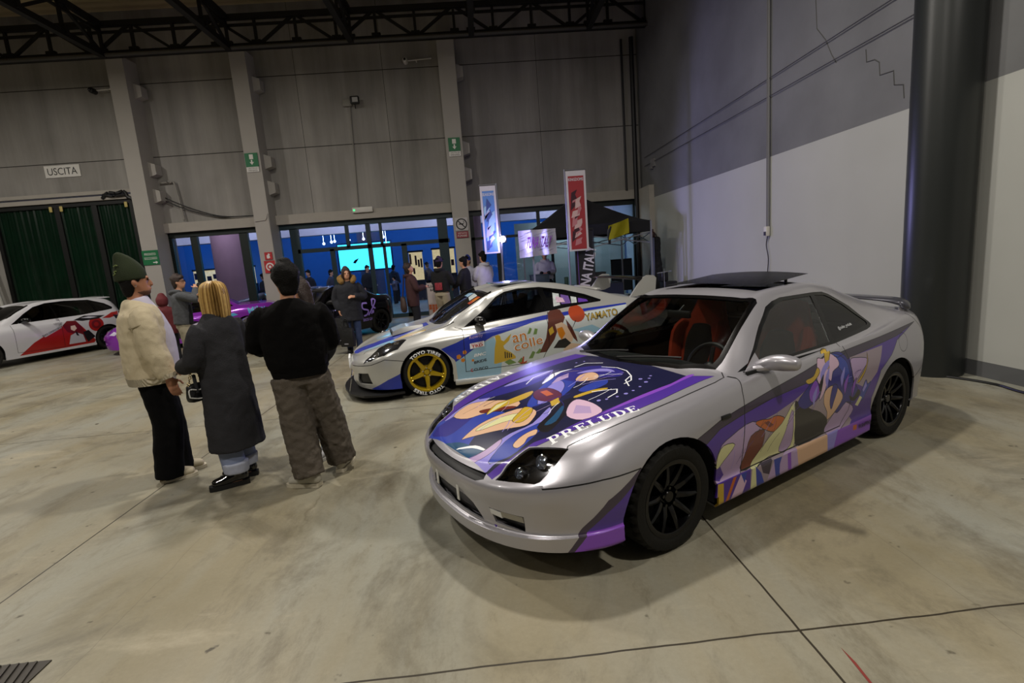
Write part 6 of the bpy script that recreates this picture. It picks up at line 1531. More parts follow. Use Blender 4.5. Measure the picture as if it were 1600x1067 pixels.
    def trousers(s, m, name='trousers', r=(.10, .09, .08), fold=.01, z1=.0, top=1.0, seat=.17, tex=None, vox=None, pool=.0):
        bm = NB(); k = s.k
        tube(bm, [(*(s.hip-V((0, 0, .10*k))), seat*k, .125*k), (*s.hip, seat*k, .125*k), (s.waist.x, s.waist.y, top*k, seat*.93*k, .115*k)], n=20, rnd=False)
        for q in (1, -1):
            a = s.ankle[q]+(s.knee[q]-s.ankle[q])*z1
            pts = [(*(s.hj[q]+V((0, 0, -.02))), r[0]*1.05*k, r[0]*1.1*k), (*(s.hj[q]*.5+s.knee[q]*.5), r[0]*k, r[0]*1.05*k), (*s.knee[q], r[1]*k, r[1]*k), (*(s.knee[q]*.45+a*.55), (r[1]+r[2])/2*k, (r[1]+r[2])/2*k), (a.x, a.y, a.z-(.045*k if not z1 else 0), r[2]*k, r[2]*k)]
            tube(bm, pts, n=18, k=4, rnd=False)
        o = obj(name, bm, m, s.root); return fuse(o, vox or max(.011, s.vox), 3, fold, tex)
    def shoes(s, m, msole, name='shoe', L=.27, H=.085, chunky=.03, mtoe=None):
        k = s.k
        for q in (1, -1):
            a = radians(s.feet[q][2]); f = V((sin(a), cos(a), 0)); r = V((f.y, -f.x, 0)); c = V((s.ankle[q].x, s.ankle[q].y, 0))
            prof = [(-.075, .034), (-.05, .041), (.0, .040), (.07, .043), (.12, .048), (.165, .043), (.19, .026)]
            bm = NB()
            outl = [c+f*(y*k*L/.27)+r*w*k for y, w in prof]+[c+f*(y*k*L/.27)-r*w*k for y, w in prof[::-1]]
            rings(bm, [[p*1.0+V((0, 0, z)) for p in outl] for z in (.002, chunky)])
            so = obj('sole', bm, msole, None, sharp=40)
            bm = NB()
            tube(bm, [(*(c-f*.055*k+V((0, 0, chunky+.04*k))), .042*k, .048*k), (*(c+f*.02*k+V((0, 0, chunky+.042*k))), .043*k, .056*k), (*(c+f*.09*k*L/.27+V((0, 0, chunky+.026*k))), .049*k, .044*k), (*(c+f*.150*k*L/.27+V((0, 0, chunky+.016*k))), .045*k, .034*k)], ref=r, n=14, k=3)
            tube(bm, [(*(s.ankle[q]+V((0, 0, -.03*k))), .042*k, .045*k), (*(s.ankle[q]+V((0, 0, (H-.05)*k))), .044*k, .047*k)], ref=r, n=14, k=2, rnd=False)
            o = obj(name, bm, m, s.root); fuse(o, .008 if s.vox < .01 else .012, 2); so.parent = o
            if mtoe:
                bm = NB(); tube(bm, [(*(c+f*.02*k+V((0, 0, chunky+.075*k))), .03*k, .016*k), (*(c+f*.075*k+V((0, 0, chunky+.055*k))), .034*k, .012*k)], ref=r, n=10); obj('shoe_panel', bm, mtoe, o)
        return s
    def hair(s, m, kind='short', name='hair', length=0, vox=.009):
        bm = NB(); H = lambda x, y, z: s.HM @ V((x, y, z)); rr = s.HM.to_3x3() @ V((1, 0, 0)); k = s.k
        tube(bm, [(*H(0, -.055, .015), .058*k, .038*k), (*H(0, -.048, .06), .072*k, .056*k), (*H(0, -.035, .11), .082*k, .078*k), (*H(0, -.020, .16), .087*k, .097*k), (*H(0, -.016, .205), .079*k, .092*k), (*H(0, -.015, .238), .050*k, .058*k)], ref=rr, n=18)
        if kind == 'short':
            tube(bm, [(*H(-.06, .05, .18), .03*k, .04*k), (*H(0, .062, .205), .034*k, .045*k), (*H(.06, .05, .18), .03*k, .04*k)], ref=(0, 0, 1), n=10)
        elif kind == 'under': pass
        else:
            z1 = -length
            for q in (1, -1):
                tube(bm, [(*H(q*.03, .05, .20), .03*k, .03*k), (*H(q*.068, .04, .14), .026*k, .045*k), (*H(q*.082, .01, .06), .026*k, .055*k), (*H(q*.085, -.01, z1*.5+.0), .028*k, .05*k), (*H(q*.075, -.02, z1), .02*k, .04*k)], ref=rr, n=12)
            tube(bm, [(*H(0, -.06, .17), .08*k, .05*k), (*H(0, -.075, .06), .092*k, .045*k), (*H(0, -.075, z1*.5), .095*k, .04*k), (*H(0, -.07, z1), .078*k, .03*k)], ref=rr, n=18)
        o = obj(name, bm, m, s.root); return fuse(o, vox if s.vox < .01 else .012, 3, .012, WRINK)
    def anything(s, name, m, build, vox=0, fold=0, smooth=2, parent=None):
        bm = NB(); build(bm); o = obj(name, bm, m, parent or s.root)
        if vox: fuse(o, vox, smooth, fold)
        return o
    def done(s):
        return s
HB = mat('hair_black', '080605', .7, bump=.6, bscale=120, spec=.2); HBR = mat('hair_dark_brown', '2a1a12', .5, bump=.6, bscale=120)
CRM = mat('cream_knit', 'c4b799', .95, bump=.35, bscale=220, var=.08); RIB = knit_mat('cream_rib', 'cfc4aa', 900, axis=0, strength=1)
LAV = mat('white_tee', 'b9b4c4', .9, bump=.1); PBLK = mat('black_trouser_cloth', '060607', .95, bump=.1, var=.2, spec=.15)
# 1 - man in the green beanie
f = Fig('man in a green beanie and cream cardigan standing in left profile group, black wide trousers', (-2.83, 4.40), -55, 1.84,
        {1: ((.31, .10, .86), (.6, -1, -.2), (.9, -.3, 0), .45), -1: ((-.25, .10, .88), (-.5, -1, -.2), (-1, .3, 0), .45)}, {1: (.075, -.02, 2), -1: (-.065, .07, -4)}, 0, -2, skin=SKIN2, vox=.0075, sh=.195)
f.body(); k = f.k
f.root['label'] = 'man in dark green beanie and cream cardigan, leftmost of the standing group, seen in profile'
f.top(CRM, 'cardigan', .865, .215, .16, (.222, .165), .09, .062, .022, .93, sq=.9, vox=.0115, mid=(.222, .17), ycen=-.01, smooth=3)
f.anything('cardigan_hem', RIB, lambda bm: tube(bm, [(f.hip.x*.5, -.01, .825*k, .214*k, .16*k), (f.hip.x*.5, -.01, .885*k, .224*k, .168*k)], n=32, sq=.85, rnd=False, k=1))
for q in (1, -1): f.anything('cuff', RIB, lambda bm: tube(bm, [(*(f.elbow[q]*.16+f.hand[q]*.84), .069*k, .069*k), (*(f.elbow[q]*.02+f.hand[q]*.98), .062*k, .062*k)], n=20, rnd=False, k=2))
f.anything('undershirt', LAV, lambda bm: (tube(bm, [(0, .10, .89*k, .15*k, .10*k), (0, .10, 1.15*k, .145*k, .105*k), (0, .065, 1.32*k, .13*k, .09*k), (0, .02, 1.43*k, .10*k, .078*k), (0, .0, 1.50*k, .066*k, .064*k)], n=20, rnd=False)), .011, .008)
f.trousers(PBLK, r=(.110, .108, .104), fold=.012, seat=.165, z1=.0)
f.anything('shoulder_seam', mat('seam_tan', '8f8468', .9), lambda bm: pipe(bm, [tuple(f.sh[1]*.62+f.elbow[1]*.38+V((.088*cos(t), -.02+.088*sin(t), .03*sin(t)+.012))) for t in (-2.0, -1.3, -.6, 0, .6, 1.2)], .004))
f.shoes(mat('cream_leather', 'b9ae94', .6), mat('sole_cream', 'c6bda8', .7), 'sneaker')
f.hair(HB, 'under')
BEAN = mat('dark_green_knit', '222c14', .95, bump=.4, bscale=200)
def beanie(bm):
    H = lambda x, y, z: f.HM @ V((x, y, z)); rr = f.HM.to_3x3() @ V((1, 0, 0))
    tube(bm, [(*H(0, -.022, .125), .090*k, .108*k), (*H(0, -.024, .17), .090*k, .108*k), (*H(0, -.034, .22), .078*k, .096*k), (*H(0, -.052, .275), .052*k, .070*k), (*H(0, -.074, .325), .028*k, .036*k), (*H(0, -.084, .345), .012*k, .016*k)], ref=rr, n=24, rnd=False)
b = f.anything('beanie', BEAN, beanie, .009, .006)
f.anything('beanie_trim', mat('olive_stitch', '6a7a44', .9), lambda bm: [pipe(bm, [tuple(f.HM @ V(p)) for p in q], .004) for q in ([(.03, -.128, .175), (.05, -.115, .185), (.04, -.118, .20), (.06, -.105, .205)], [(.05, -.115, .24), (.06, -.10, .25), (.07, -.09, .245)])], parent=b)
f.anything('beard', mat('stubble_brown', '5e3f30', .9), lambda bm: f.head_bm(bm, .0025, 0, 3), .009, 0)
f.anything('ear_stud', CHROME, lambda bm: ball(bm, f.HM @ V((.094, -.006, .078)), (.006, .006, .006), 8, 6))
# 2 - blonde woman in the long coat
COAT = mat('charcoal_wool', '2f2f32', .97, bump=.35, bscale=160, var=.25, spec=.2)
f2 = Fig('blonde woman in long charcoal coat and cuffed pale jeans, middle of standing group', (-2.14, 4.20), 66, 1.665,
         {1: ((.14, .28, 1.03), (.5, -.6, -1), (.4, .3, .8), .8), -1: ((-.15, .26, 1.00), (-.5, -.6, -1), (-.6, .2, .7), .8)}, {1: (.07, .02, -42), -1: (-.085, -.05, -50)}, 18, 0, vox=.009, sh=.18)
f2.body(); k2 = f2.k
def coat(bm):
    k = k2
    tube(bm, [(0, -.01, .325*k, .235*k, .195*k), (0, -.01, .6*k, .222*k, .182*k), (0, -.005, .95*k, .205*k, .165*k), (0, 0, 1.15*k, .195*k, .15*k), (0, 0, 1.28*k, .195*k, .14*k), (0, -.01, 1.38*k, .175*k, .12*k), (0, -.01, 1.455*k, .115*k, .095*k), (0, -.01, 1.50*k, .075*k, .072*k)], n=28, k=4, sq=.92, rnd=False)
    for q in (1, -1):
        E, Hn = f2.elbow[q], f2.hand[q]
        tube(bm, [(*(f2.sh[q]-V((q*.07, 0, .05))), .065*k, .065*k), (*(f2.sh[q]*.9+E*.1-V((q*.02, 0, .01))), .074*k, .074*k), (*(f2.sh[q]*.5+E*.5), .08*k, .08*k), (*E, .078*k, .078*k), (*(E*.5+Hn*.5), .074*k, .074*k), (*(E*.06+Hn*.94), .07*k, .07*k)], n=16, rnd=False)
f2.anything('coat', COAT, coat, .012, .014, 4)
f2.anything('coat_pocket', mat('charcoal_welt', '18181b', .9), lambda bm: tube(bm, [(-.225*k2, .06, .86*k2, .014, .012), (-.222*k2, .075, 1.0*k2, .014, .012)], n=8))
JEAN = mat('pale_jeans', '7d88a4', .9, bump=.3, bscale=200, var=.2); CUFF = mat('jeans_cuff', 'a9aebf', .9, bump=.3, bscale=200, var=.15)
f2.trousers(JEAN, 'jeans', (.095, .095, .095), .008, .12)
for q in (1, -1): f2.anything('jeans_cuff', CUFF, lambda bm: tube(bm, [(*(f2.ankle[q]+V((0, 0, .035))), .098*k2, .10*k2), (*(f2.ankle[q]+V((0, 0, .125))), .103*k2, .105*k2)], n=20, rnd=False, k=2), .01, .01)
f2.shoes(mat('black_patent', '070708', .12, coat=.8), mat('black_rubber_sole', '0a0a0a', .6), 'ankle_boot', .315, .14, .04)
BL = mat('blonde_hair', 'a9854a', .42, var=.45, scale=26, bump=.7, bscale=70)
def bob(bm):
    H = lambda x, y, z: f2.HM @ V((x, y, z)); rr = f2.HM.to_3x3() @ V((1, 0, 0)); k = k2
    tube(bm, [(*H(0, -.045, -.115), .080*k, .066*k), (*H(0, -.040, -.06), .092*k, .078*k), (*H(0, -.032, .02), .094*k, .090*k), (*H(0, -.024, .09), .091*k, .100*k), (*H(0, -.02, .15), .088*k, .105*k), (*H(0, -.018, .205), .072*k, .088*k), (*H(0, -.015, .238), .036*k, .046*k)], ref=rr, n=24, rnd=False)
h2 = f2.anything('hair', BL, bob, .007, .004, 2)
for mi_, (c_, off_) in enumerate((('c9a766', 0), ('8a6836', .5), ('b08c50', .25))):
    bm = NB(); H = lambda x, y, z: f2.HM @ V((x, y, z))
    for i in range(17):
        a = pi*(.30+1.40*(i+off_+random.uniform(-.2, .2))/17); cs, sn = -cos(a), sin(a)
        j = random.uniform(-.03, .02); P = lambda r_, z, e=1: H(r_*.92*cos(a), -.03-r_*sn*.95 if True else 0, z)
        pts = [(P(.03, .240)), (P(.085, .205)), (P(.100, .13)), (P(.102, .04)), (P(.098, -.05)), (P(.084, -.125+j))]
        tube(bm, [(*p, w_, .0028) for p, w_ in zip(pts, (.004, .013, .017, .017, .015, .004))], ref=V((-sin(a), cos(a), 0)), n=6, k=3)
    obj('hair_strands', bm, mat('blonde_strand_'+'abc'[mi_], c_, .38, var=.3, scale=40), h2)
# handbag on a chain
r = empty('handbag', (-2.30, 4.06, 0), radians(66), 'small black quilted handbag with white edging and chain, hanging beside the charcoal coat', 'bag')
bm = NB(); tube(bm, [(0, 0, .76, .085, .03), (0, 0, .79, .09, .032), (0, 0, .87, .08, .026)], n=18, sq=.6); obj('bag_body', bm, mat('black_leather', '0a0a0b', .35, bump=.3, bscale=60), r)
bm = NB(); pipe(bm, [(-.085, -.025, .79), (0, -.036, .765), (.085, -.025, .79), (.08, -.025, .85), (0, -.033, .835), (-.08, -.025, .85), (-.085, -.025, .79)], .005); obj('bag_edging', bm, mat('bag_white_edge', 'c9c8c4', .5), r)
bm = NB()
for i in range(26):
    t = i/25; x = -.07+.14*t; z = .87+.18*sin(pi*t)
    M = Matrix.Translation((x*(1-.6*sin(pi*t)), .0, z)) @ Matrix.Rotation(i*1.2, 4, 'Z')
    vs = lathe(bm, [(.010+.003*cos(a), .003*sin(a)) for a in (0, 1.6, 3.1, 4.7, 6.28)], 'x', 8); bmesh.ops.transform(bm, matrix=M, verts=[v for q in vs for v in q])
obj('bag_chain', bm, mat('chain_gold', '9a8456', .3, .8), r)
# 3 - man in the black sweater
BSW = mat('black_knit', '060505', .97, bump=.3, bscale=200, spec=.15)
f3 = Fig('man in black sweater and baggy washed grey trousers, rightmost of the standing group, back turned', (-1.48, 4.03), 14, 1.755,
         {1: ((.16, .32, 1.10), (.55, -.7, -1), (.5, .3, .8), .8), -1: ((-.17, .32, 1.14), (-.75, -.6, -1), (-.5, .3, .8), .8)}, {1: (.21, .14, 20), -1: (-.03, -.10, -62)}, 24, -4, vox=.0085, sh=.205, lean=(-.01, .0), knees={-1: -.2})
f3.body(); k3 = f3.k
f3.top(BSW, 'sweater', .93, .235, .16, (.205, .148), .088, .058, .02, .97, sq=.88, vox=.0115, mid=(.232, .162), smooth=3)
f3.anything('sweater_hem', BSW, lambda bm: tube(bm, [(0, 0, .885*k3, .20*k3, .142*k3), (0, 0, .95*k3, .214*k3, .15*k3)], n=28, rnd=False, k=1, sq=.9))
GREYD = mat('washed_grey_denim', '574f45', .95, bump=.5, bscale=180, var=.35, scale=9)
f3.trousers(GREYD, 'trousers', (.122, .124, .118), .032, 0.02, .97, .182, WRINK)
f3.shoes(mat('sneaker_white_black', 'b8b4a6', .5), mat('sole_offwhite', 'c4bca6', .7), 'sneaker', .29, .085, .032, mat('sneaker_green', '1e6a44', .5))
f3.hair(HB, 'short')
f3.anything('hair_volume', HB, lambda bm: tube(bm, [tuple(f3.HM @ V((0, -.05, .03)))+(.066*k3, .05*k3), tuple(f3.HM @ V((0, -.03, .10)))+(.090*k3, .092*k3), tuple(f3.HM @ V((0, -.02, .17)))+(.098*k3, .108*k3), tuple(f3.HM @ V((0, -.015, .22)))+(.08*k3, .09*k3), tuple(f3.HM @ V((0, -.01, .252)))+(.045*k3, .05*k3)], ref=f3.HM.to_3x3() @ V((1, 0, 0)), n=18), .010, .03)
f3.anything('glasses', BLACK, lambda bm: [pipe(bm, [tuple(f3.HM @ V(p)) for p in ((q*.075, -.02, .125), (q*.078, .06, .125), (q*.05, .10, .125), (q*.01, .105, .12), (q*.045, .105, .10), (q*.06, .098, .12))], .003) for q in (1, -1)])
# 4 - woman behind him
f4 = Fig('brown-haired woman in light blue jeans hidden behind the man in black sweater', (-1.60, 4.62), 150, 1.62,
         {1: ((.2, .1, .85), (1, -1, 0)), -1: ((-.2, .1, .85), (-1, -1, 0))}, {1: (.08, .06, 10), -1: (-.08, .0, -10)}, 0, 0)
f4.body(); f4.top(mat('dark_jacket', '15161a', .9), 'jacket', .9); f4.trousers(mat('light_blue_jeans', '7f9fc4', .9, bump=.2, var=.15), 'jeans', (.09, .075, .06)); f4.shoes(mat('patterned_sneaker', 'a8a8a8', .6, var=.6, scale=40), mat('sole_white', 'c8c8c4', .6), 'sneaker'); f4.hair(HBR, 'long', length=.2)
# 5 - photographer
f5 = Fig('photographer in grey hooded jacket and beige trousers raising a camera', (-5.50, 9.66), -68, 1.80,
         {1: ((.10, .30, 1.53), (1, -.2, -1), (.8, .3, .3), 1), -1: ((-.06, .36, 1.50), (-1, 0, -1), (-.8, .3, .2), 1)}, {1: (.13, .10, 5), -1: (-.10, -.05, -5)}, -5, -4, lean=(0, .03))
f5.body(); f5.top(mat('grey_hoodie', '45474a', .95, bump=.2), 'hooded_jacket', .88, .21, .15, hood=True, sl=.075); f5.trousers(mat('beige_trousers', '8f8874', .92, bump=.2), 'trousers', (.10, .095, .08), .015); f5.shoes(mat('black_shoe', '0c0c0d', .5), mat('sole_pale', '8a8880', .6), 'sneaker'); f5.hair(HBR, 'short')
f5.anything('jacket_front_panel', mat('black_panel', '121316', .9), lambda bm: tube(bm, [(.03, .12, .92, .14, .05), (.03, .13, 1.25, .13, .05)], n=14), .012)
f5.anything('glasses', BLACK, lambda bm: [pipe(bm, [tuple(f5.HM @ V(p)) for p in ((q*.075, -.02, .125), (q*.07, .08, .125), (q*.04, .105, .135), (q*.01, .108, .12), (q*.04, .105, .105))], .004) for q in (1, -1)])
r = empty('camera', (-5.18, 9.79, 1.56), radians(-68), 'black camera held up by the photographer in grey', 'camera')
bm = NB(); box(bm, (0, 0, 0), (.14, .06, .09), bev=.012); box(bm, (0, 0, .05), (.05, .05, .035), bev=.01); obj('camera_body', bm, BLACK, r)
bm = NB(); lathe(bm, [(.001, .17), (.04, .17), (.042, .03), (.03, .02)], 'y', 18); obj('lens', bm, TRIM, r)
# 6 - woman in the parka
f6 = Fig('woman in dark navy parka with tan fur collar and jeans before the black car', (-2.66, 10.40), -165, 1.70,
         {1: ((.22, .04, .86), (1, -1, 0), (1, 0, 0), .9), -1: ((-.10, .17, 1.12), (-1, -.6, -.6), (-.5, .3, .6), .7)}, {1: (.10, .02, 8), -1: (-.09, .06, -8)}, 8, 0)
f6.body(); f6.top(mat('navy_parka', '10121c', .8, bump=.2), 'parka', .66, .225, .165, (.24, .175), .078); f6.trousers(mat('blue_jeans', '2c3a5c', .9, bump=.2), 'jeans', (.085, .07, .058)); f6.shoes(mat('black_shoe', '0c0c0d', .5), mat('black_rubber_sole', '0a0a0a', .6), 'ankle_boot'); f6.hair(HBR, 'long', length=.12)
f6.anything('fur_collar', mat('tan_fur', '8a6a38', 1, bump=1, bscale=90, var=.4, scale=30), lambda bm: tube(bm, [(-.10, .09, 1.42, .05, .05), (-.13, .02, 1.47, .06, .06), (-.08, -.09, 1.50, .07, .06), (.08, -.09, 1.50, .07, .06), (.13, .02, 1.47, .06, .06), (.10, .09, 1.42, .05, .05)], ref=(0, 0, 1), n=12), .012, .03)
def shopbag(loc, rz, label, w, h, d):
    r = empty('shopping_bag', (*loc, 0), radians(rz), label, 'bag', None)
    z = loc[2] if len(loc) > 2 else 0
    bm = NB(); tube(bm, [(0, 0, .03, w*.48, d*.5), (0, 0, h*.5, w*.52, d*.55), (0, 0, h, w*.46, d*.28)], n=20, sq=.35, rnd=False); o = obj('bag_body', bm, mat('black_shopping_bag', '0b0b0d', .45, bump=.3, bscale=20), r, sharp=40)
    bm = NB(); pipe(bm, [(-w*.2, 0, h), (-w*.12, 0, h+.16), (w*.12, 0, h+.16), (w*.2, 0, h)], .008); obj('bag_handle', bm, BLACK, r)
    bm = NB(); sign_text(bm, 'shop', (0, -d*.57, h*.2), w=w*.35) if False else box(bm, (0, -d*.55, h*.22), (w*.3, .006, .02)); obj('bag_print', bm, mat('faint_print', '8a8a90', .5), r)
    return r
b_ = shopbag((-2.90, 10.28), 10, 'large black shopping bag hanging from the hand of the woman in the parka', .40, .56, .14); b_.location.z = .16
b_ = shopbag((-2.74, 10.22), -20, 'smaller black bag hanging just behind the large black shopping bag', .30, .40, .12); b_.location.z = .12
# 7..12 - visitors by the booth
def visitor(label, loc, rz, h, hands, topm, topn, botm, hairm, hk='short', z0=.92, hood=False, yaw=0, pit=0, w=.21, feet=None, hl=.15):
    f = Fig(label, loc, rz, h, hands, feet, yaw, pit, vox=.012); f.body(); f.top(topm, topn, z0, w, .145, hood=hood, sl=.074, vox=.013); f.trousers(botm, 'trousers', (.10, .085, .075), .012, vox=.013)
    f.shoes(mat('black_shoe', '0c0c0d', .5), mat('sole_pale', '8a8880', .6)); 
    if hairm: f.hair(hairm, hk, length=hl)
    return f
HOLD = {1: ((.12, .28, 1.12), (1, -.8, -.6), (.4, .4, .8), .9), -1: ((-.08, .30, 1.12), (-1, -.8, -.6), (-.4, .4, .8), .9)}
DOWN = {1: ((.24, .06, .86), (.6, -1, 0)), -1: ((-.24, .06, .86), (-.6, -1, 0))}
CAMO = mat('maroon_jacket', '3a1d1e', .85, bump=.3); DKT = mat('dark_trousers', '101118', .9)
f7 = visitor('man in maroon hooded jacket looking down at a phone by the glass doors', (-1.62, 12.0), -75, 1.69, HOLD, CAMO, 'hooded_jacket', DKT, HBR, z0=.72, hood=True, pit=-22)
r = empty('phone', (-1.30, 12.10, 1.10), radians(-75), 'phone in the hands of the man in maroon jacket', 'phone'); bm = NB(); box(bm, (0, 0, 0), (.075, .15, .012), bev=.004); o = obj('phone_body', bm, BLACK, r); o.rotation_euler = (radians(40), 0, 0)
r = empty('shoulder_bag', (-1.78, 11.86, 0), radians(-75), 'brown shoulder bag hanging behind the man in maroon jacket', 'bag'); bm = NB(); tube(bm, [(0, -.05, .62, .14, .06), (0, -.05, .72, .17, .07), (0, -.05, .90, .13, .05)], n=16, sq=.7); obj('bag_body', bm, mat('brown_leather', '3c2a22', .6), r); bm = NB(); pipe(bm, [(-.12, -.04, .9), (-.06, 0, 1.2), (.02, .02, 1.44)], .014); obj('bag_strap', bm, mat('brown_leather', '3c2a22', .6), r)
f8 = visitor('man in black hoodie with red print and beige trousers facing the booth', (-1.0, 12.75), -25, 1.77, HOLD, mat('black_hoodie', '0c0c10', .9), 'hoodie', mat('beige_chinos', '9a8f78', .9), HB, hood=True, w=.22)
f8.anything('cap', mat('pink_lit_cap', '2a1c40', .8), lambda bm: (tube(bm, [tuple(f8.HM @ V((0, -.015, .15)))+(.092, .10), tuple(f8.HM @ V((0, -.02, .20)))+(.085, .095), tuple(f8.HM @ V((0, -.02, .245)))+(.05, .055)], n=18), tube(bm, [tuple(f8.HM @ V((0, .08, .155)))+(.07, .012), tuple(f8.HM @ V((0, .17, .145)))+(.055, .008)], n=12)), .01)  # cap colour carries the pinkish light that falls on it
f8.anything('back_print', mat('red_print', '8a2a34', .8, var=.9, scale=26), lambda bm: b2(bm, -.09, .11, -.162, -.15, .98, 1.16, .005))
f9 = visitor('man in black shirt turned left, hands low, before the pillar with no-smoking sign', (-.42, 13.1), 70, 1.72, {1: ((.10, .26, 1.05), (1, -.6, -.6), (.4, .4, .8), 1), -1: ((-.14, .26, 1.0), (-1, -.6, -.6), (-.4, .4, .8), 1)}, mat('black_shirt', '0b0b0f', .85), 'shirt', DKT, HB)
f10 = visitor('man in white hooded sweatshirt with back turned under the blue banner', (.08, 13.35), 40, 1.82, HOLD, mat('white_sweat', 'b4b2bc', .9), 'hooded_sweatshirt', DKT, HB, hood=True, w=.22)
f11 = visitor('person in blue-lit cap half hidden between the black shirt and the white sweatshirt', (-.34, 14.2), 150, 1.76, DOWN, mat('pale_top', 'a0a0b0', .9), 'top', DKT, HB)
f11.anything('cap', mat('blue_lit_cap', '24348a', .8), lambda bm: tube(bm, [tuple(f11.HM @ V((0, -.015, .14)))+(.092, .10), tuple(f11.HM @ V((0, -.02, .20)))+(.085, .095), tuple(f11.HM @ V((0, -.02, .245)))+(.05, .055)], n=18), .01)  # blue light falling on the cap is put into its colour
f12 = visitor('booth worker in white hoodie under the black canopy, face hidden by the white banner', (1.84, 14.75), 175, 1.76, HOLD, mat('white_hoodie', 'b0b0ba', .9), 'hoodie', DKT, HB, hood=True, w=.23)
f12.anything('gloves', BLACK, lambda bm: [ball(bm, f12.hand[q]+V((0, .04, 0)), (.06, .07, .05)) for q in (1, -1)], .012)
f13 = visitor('person in dark red jacket mostly hidden behind the beanie man, beside the purple car', (-6.30, 10.5), 20, 1.46, DOWN, mat('dark_red_jacket', '5a161c', .8), 'jacket', DKT, None, z0=.8, w=.23)
f13.anything('hood', mat('dark_red_jacket', '5a161c', .8), lambda bm: tube(bm, [tuple(f13.HM @ V((0, -.03, .02)))+(.10, .11), tuple(f13.HM @ V((0, -.02, .12)))+(.105, .115), tuple(f13.HM @ V((0, -.02, .22)))+(.06, .07)], n=16), .012)
# crowd beyond the glass: one of each kind, then copies
CR = []
for i, (c, h) in enumerate((('15161c', 1.72), ('3a3c48', 1.66), ('5a5460', 1.2), ('20242e', 1.25))):
    f = Fig('dark figure in the crowd far beyond the glass', (-12, 19, 0), 0, h, DOWN, None, vox=.02, group='visitors beyond the glass wall'); f.body(); f.top(mat('crowd_top_%s' % 'abcd'[i], c, .9), 'jacket', .85, .22, .15, vox=.02); f.trousers(DKT, 'trousers', vox=.02); f.hair(HB, 'short', vox=.018); CR.append(f.root)
spots = [(-13.6, 22.5), (-12.9, 23), (-12.3, 22), (-10.4, 23.5), (-8.6, 21), (-8.2, 22.3), (-7.9, 20.6), (-7.4, 22), (-6.9, 21.2), (-6.1, 21.5), (-5.6, 20.8), (-4.9, 22.9), (-4.5, 20.9), (-3.9, 23.5), (-3.7, 22.2), (-10.9, 24.5), (-6.6, 24), (-2.5, 24.5)]
for i, (x, y) in enumerate(spots):
    q = i % 4; o = CR[q] if i < 4 else copy_tree(CR[q]); o.location = (x, y, 0); o.rotation_euler = (0, 0, i*1.9)
# ================================================================ booth
CANOPY = mat('speckled_black_canopy', '121318', .85, var=.9, scale=45); ALU = mat('aluminium', '9a9ca4', .35, .8)
t = empty('canopy_tent', (0, 0, 0), 0, 'black pop-up canopy tent with speckled roof at the back right corner', 'tent')
X0, X1, Y0, Y1 = 1.35, 4.40, 13.1, 15.9; cx, cy = (X0+X1)/2-.1, (Y0+Y1)/2
bm = NB(); n = 8
E_ = [(X0, Y0), (X1, Y0), (X1, Y1), (X0, Y1)]
for i in range(4):
    a, b = E_[i], E_[(i+1) % 4]; prev = None
    for j in range(n+1):
        f = j/n; row = [bm.verts.new((a[0]*(1-f)+cx*f+((b[0]-a[0])*(1-f))*u/6, a[1]*(1-f)+cy*f+((b[1]-a[1])*(1-f))*u/6, 2.28+.92*f**1.25)) for u in range(7)]
        if prev:
            for u in range(6): bm.faces.new((prev[u], prev[u+1], row[u+1], row[u]))
        prev = row
bmesh.ops.remove_doubles(bm, verts=bm.verts, dist=1e-4); bmesh.ops.recalc_face_normals(bm, faces=bm.faces)
obj('canopy', bm, CANOPY, t, sharp=25)
bm = NB(); b2(bm, X0, X1, Y0-.01, Y0, 2.02, 2.29); b2(bm, X0, X1, Y1, Y1+.01, 2.02, 2.29); b2(bm, X0-.01, X0, Y0, Y1, 2.02, 2.29); b2(bm, X1, X1+.01, Y0, Y1, 2.02, 2.29); obj('valance', bm, mat('black_canopy_cloth', '0b0c10', .9), t, smooth=False)
for x, y in E_:
    bm = NB(); box(bm, (x, y, 1.14), (.045, .045, 2.28)); obj('leg', bm, ALU, t, smooth=False)
for i in range(4):
    a, b = E_[i], E_[(i+1) % 4]; bm = NB(); m = ((a[0]+b[0])/2, (a[1]+b[1])/2)
    for p, q in ((a, m), (m, b)): rod(bm, (*p, 2.0), (*q, 1.72), .014); rod(bm, (*p, 1.72), (*q, 2.0), .014)
    obj('truss_bar', bm, ALU, t)
# flag lettering
def streaks(bm, c, w, h, n, seed, r=(1, 0, 0)):
    rnd = random.Random(seed); r = V(r)
    for i in range(n):
        x = rnd.uniform(-w, w); z = rnd.uniform(-h, h); l = rnd.uniform(.08, .22)
        q = [V(c)+r*(x+dx)+V((0, 0, z+dz)) for dx, dz in ((-l, -.04*l/.15), (l*.2, .01), (l, .05*l/.15), (-l*.1, -.012))]
        bm.faces.new([bm.verts.new(p) for p in q])
fl = empty('team_flag', (0, 0, 0), 0, 'white team flag with purple lettering hung from the canopy edge', 'flag')
bm = NB(); nx, nz = 16, 8
vv = [[bm.verts.new((1.0+.95*i/nx, 12.98+.05*sin(i*.9)+.03*sin(j*1.3+i*.3), 1.64+(.62+.0*i)*j/nz-.05*(1-i/nx)*(1-j/nz))) for j in range(nz+1)] for i in range(nx+1)]
for i in range(nx):
    for j in range(nz): bm.faces.new((vv[i][j], vv[i+1][j], vv[i+1][j+1], vv[i][j+1]))
obj('flag_cloth', bm, mat('white_flag_cloth', 'b4b2c0', .9), fl)
bm = NB(); streaks(bm, (1.47, 12.895, 1.95), .40, .26, 34, 3); obj('flag_streaks', bm, mat('flag_dark_streak', '3a3648', .9), fl, smooth=False)
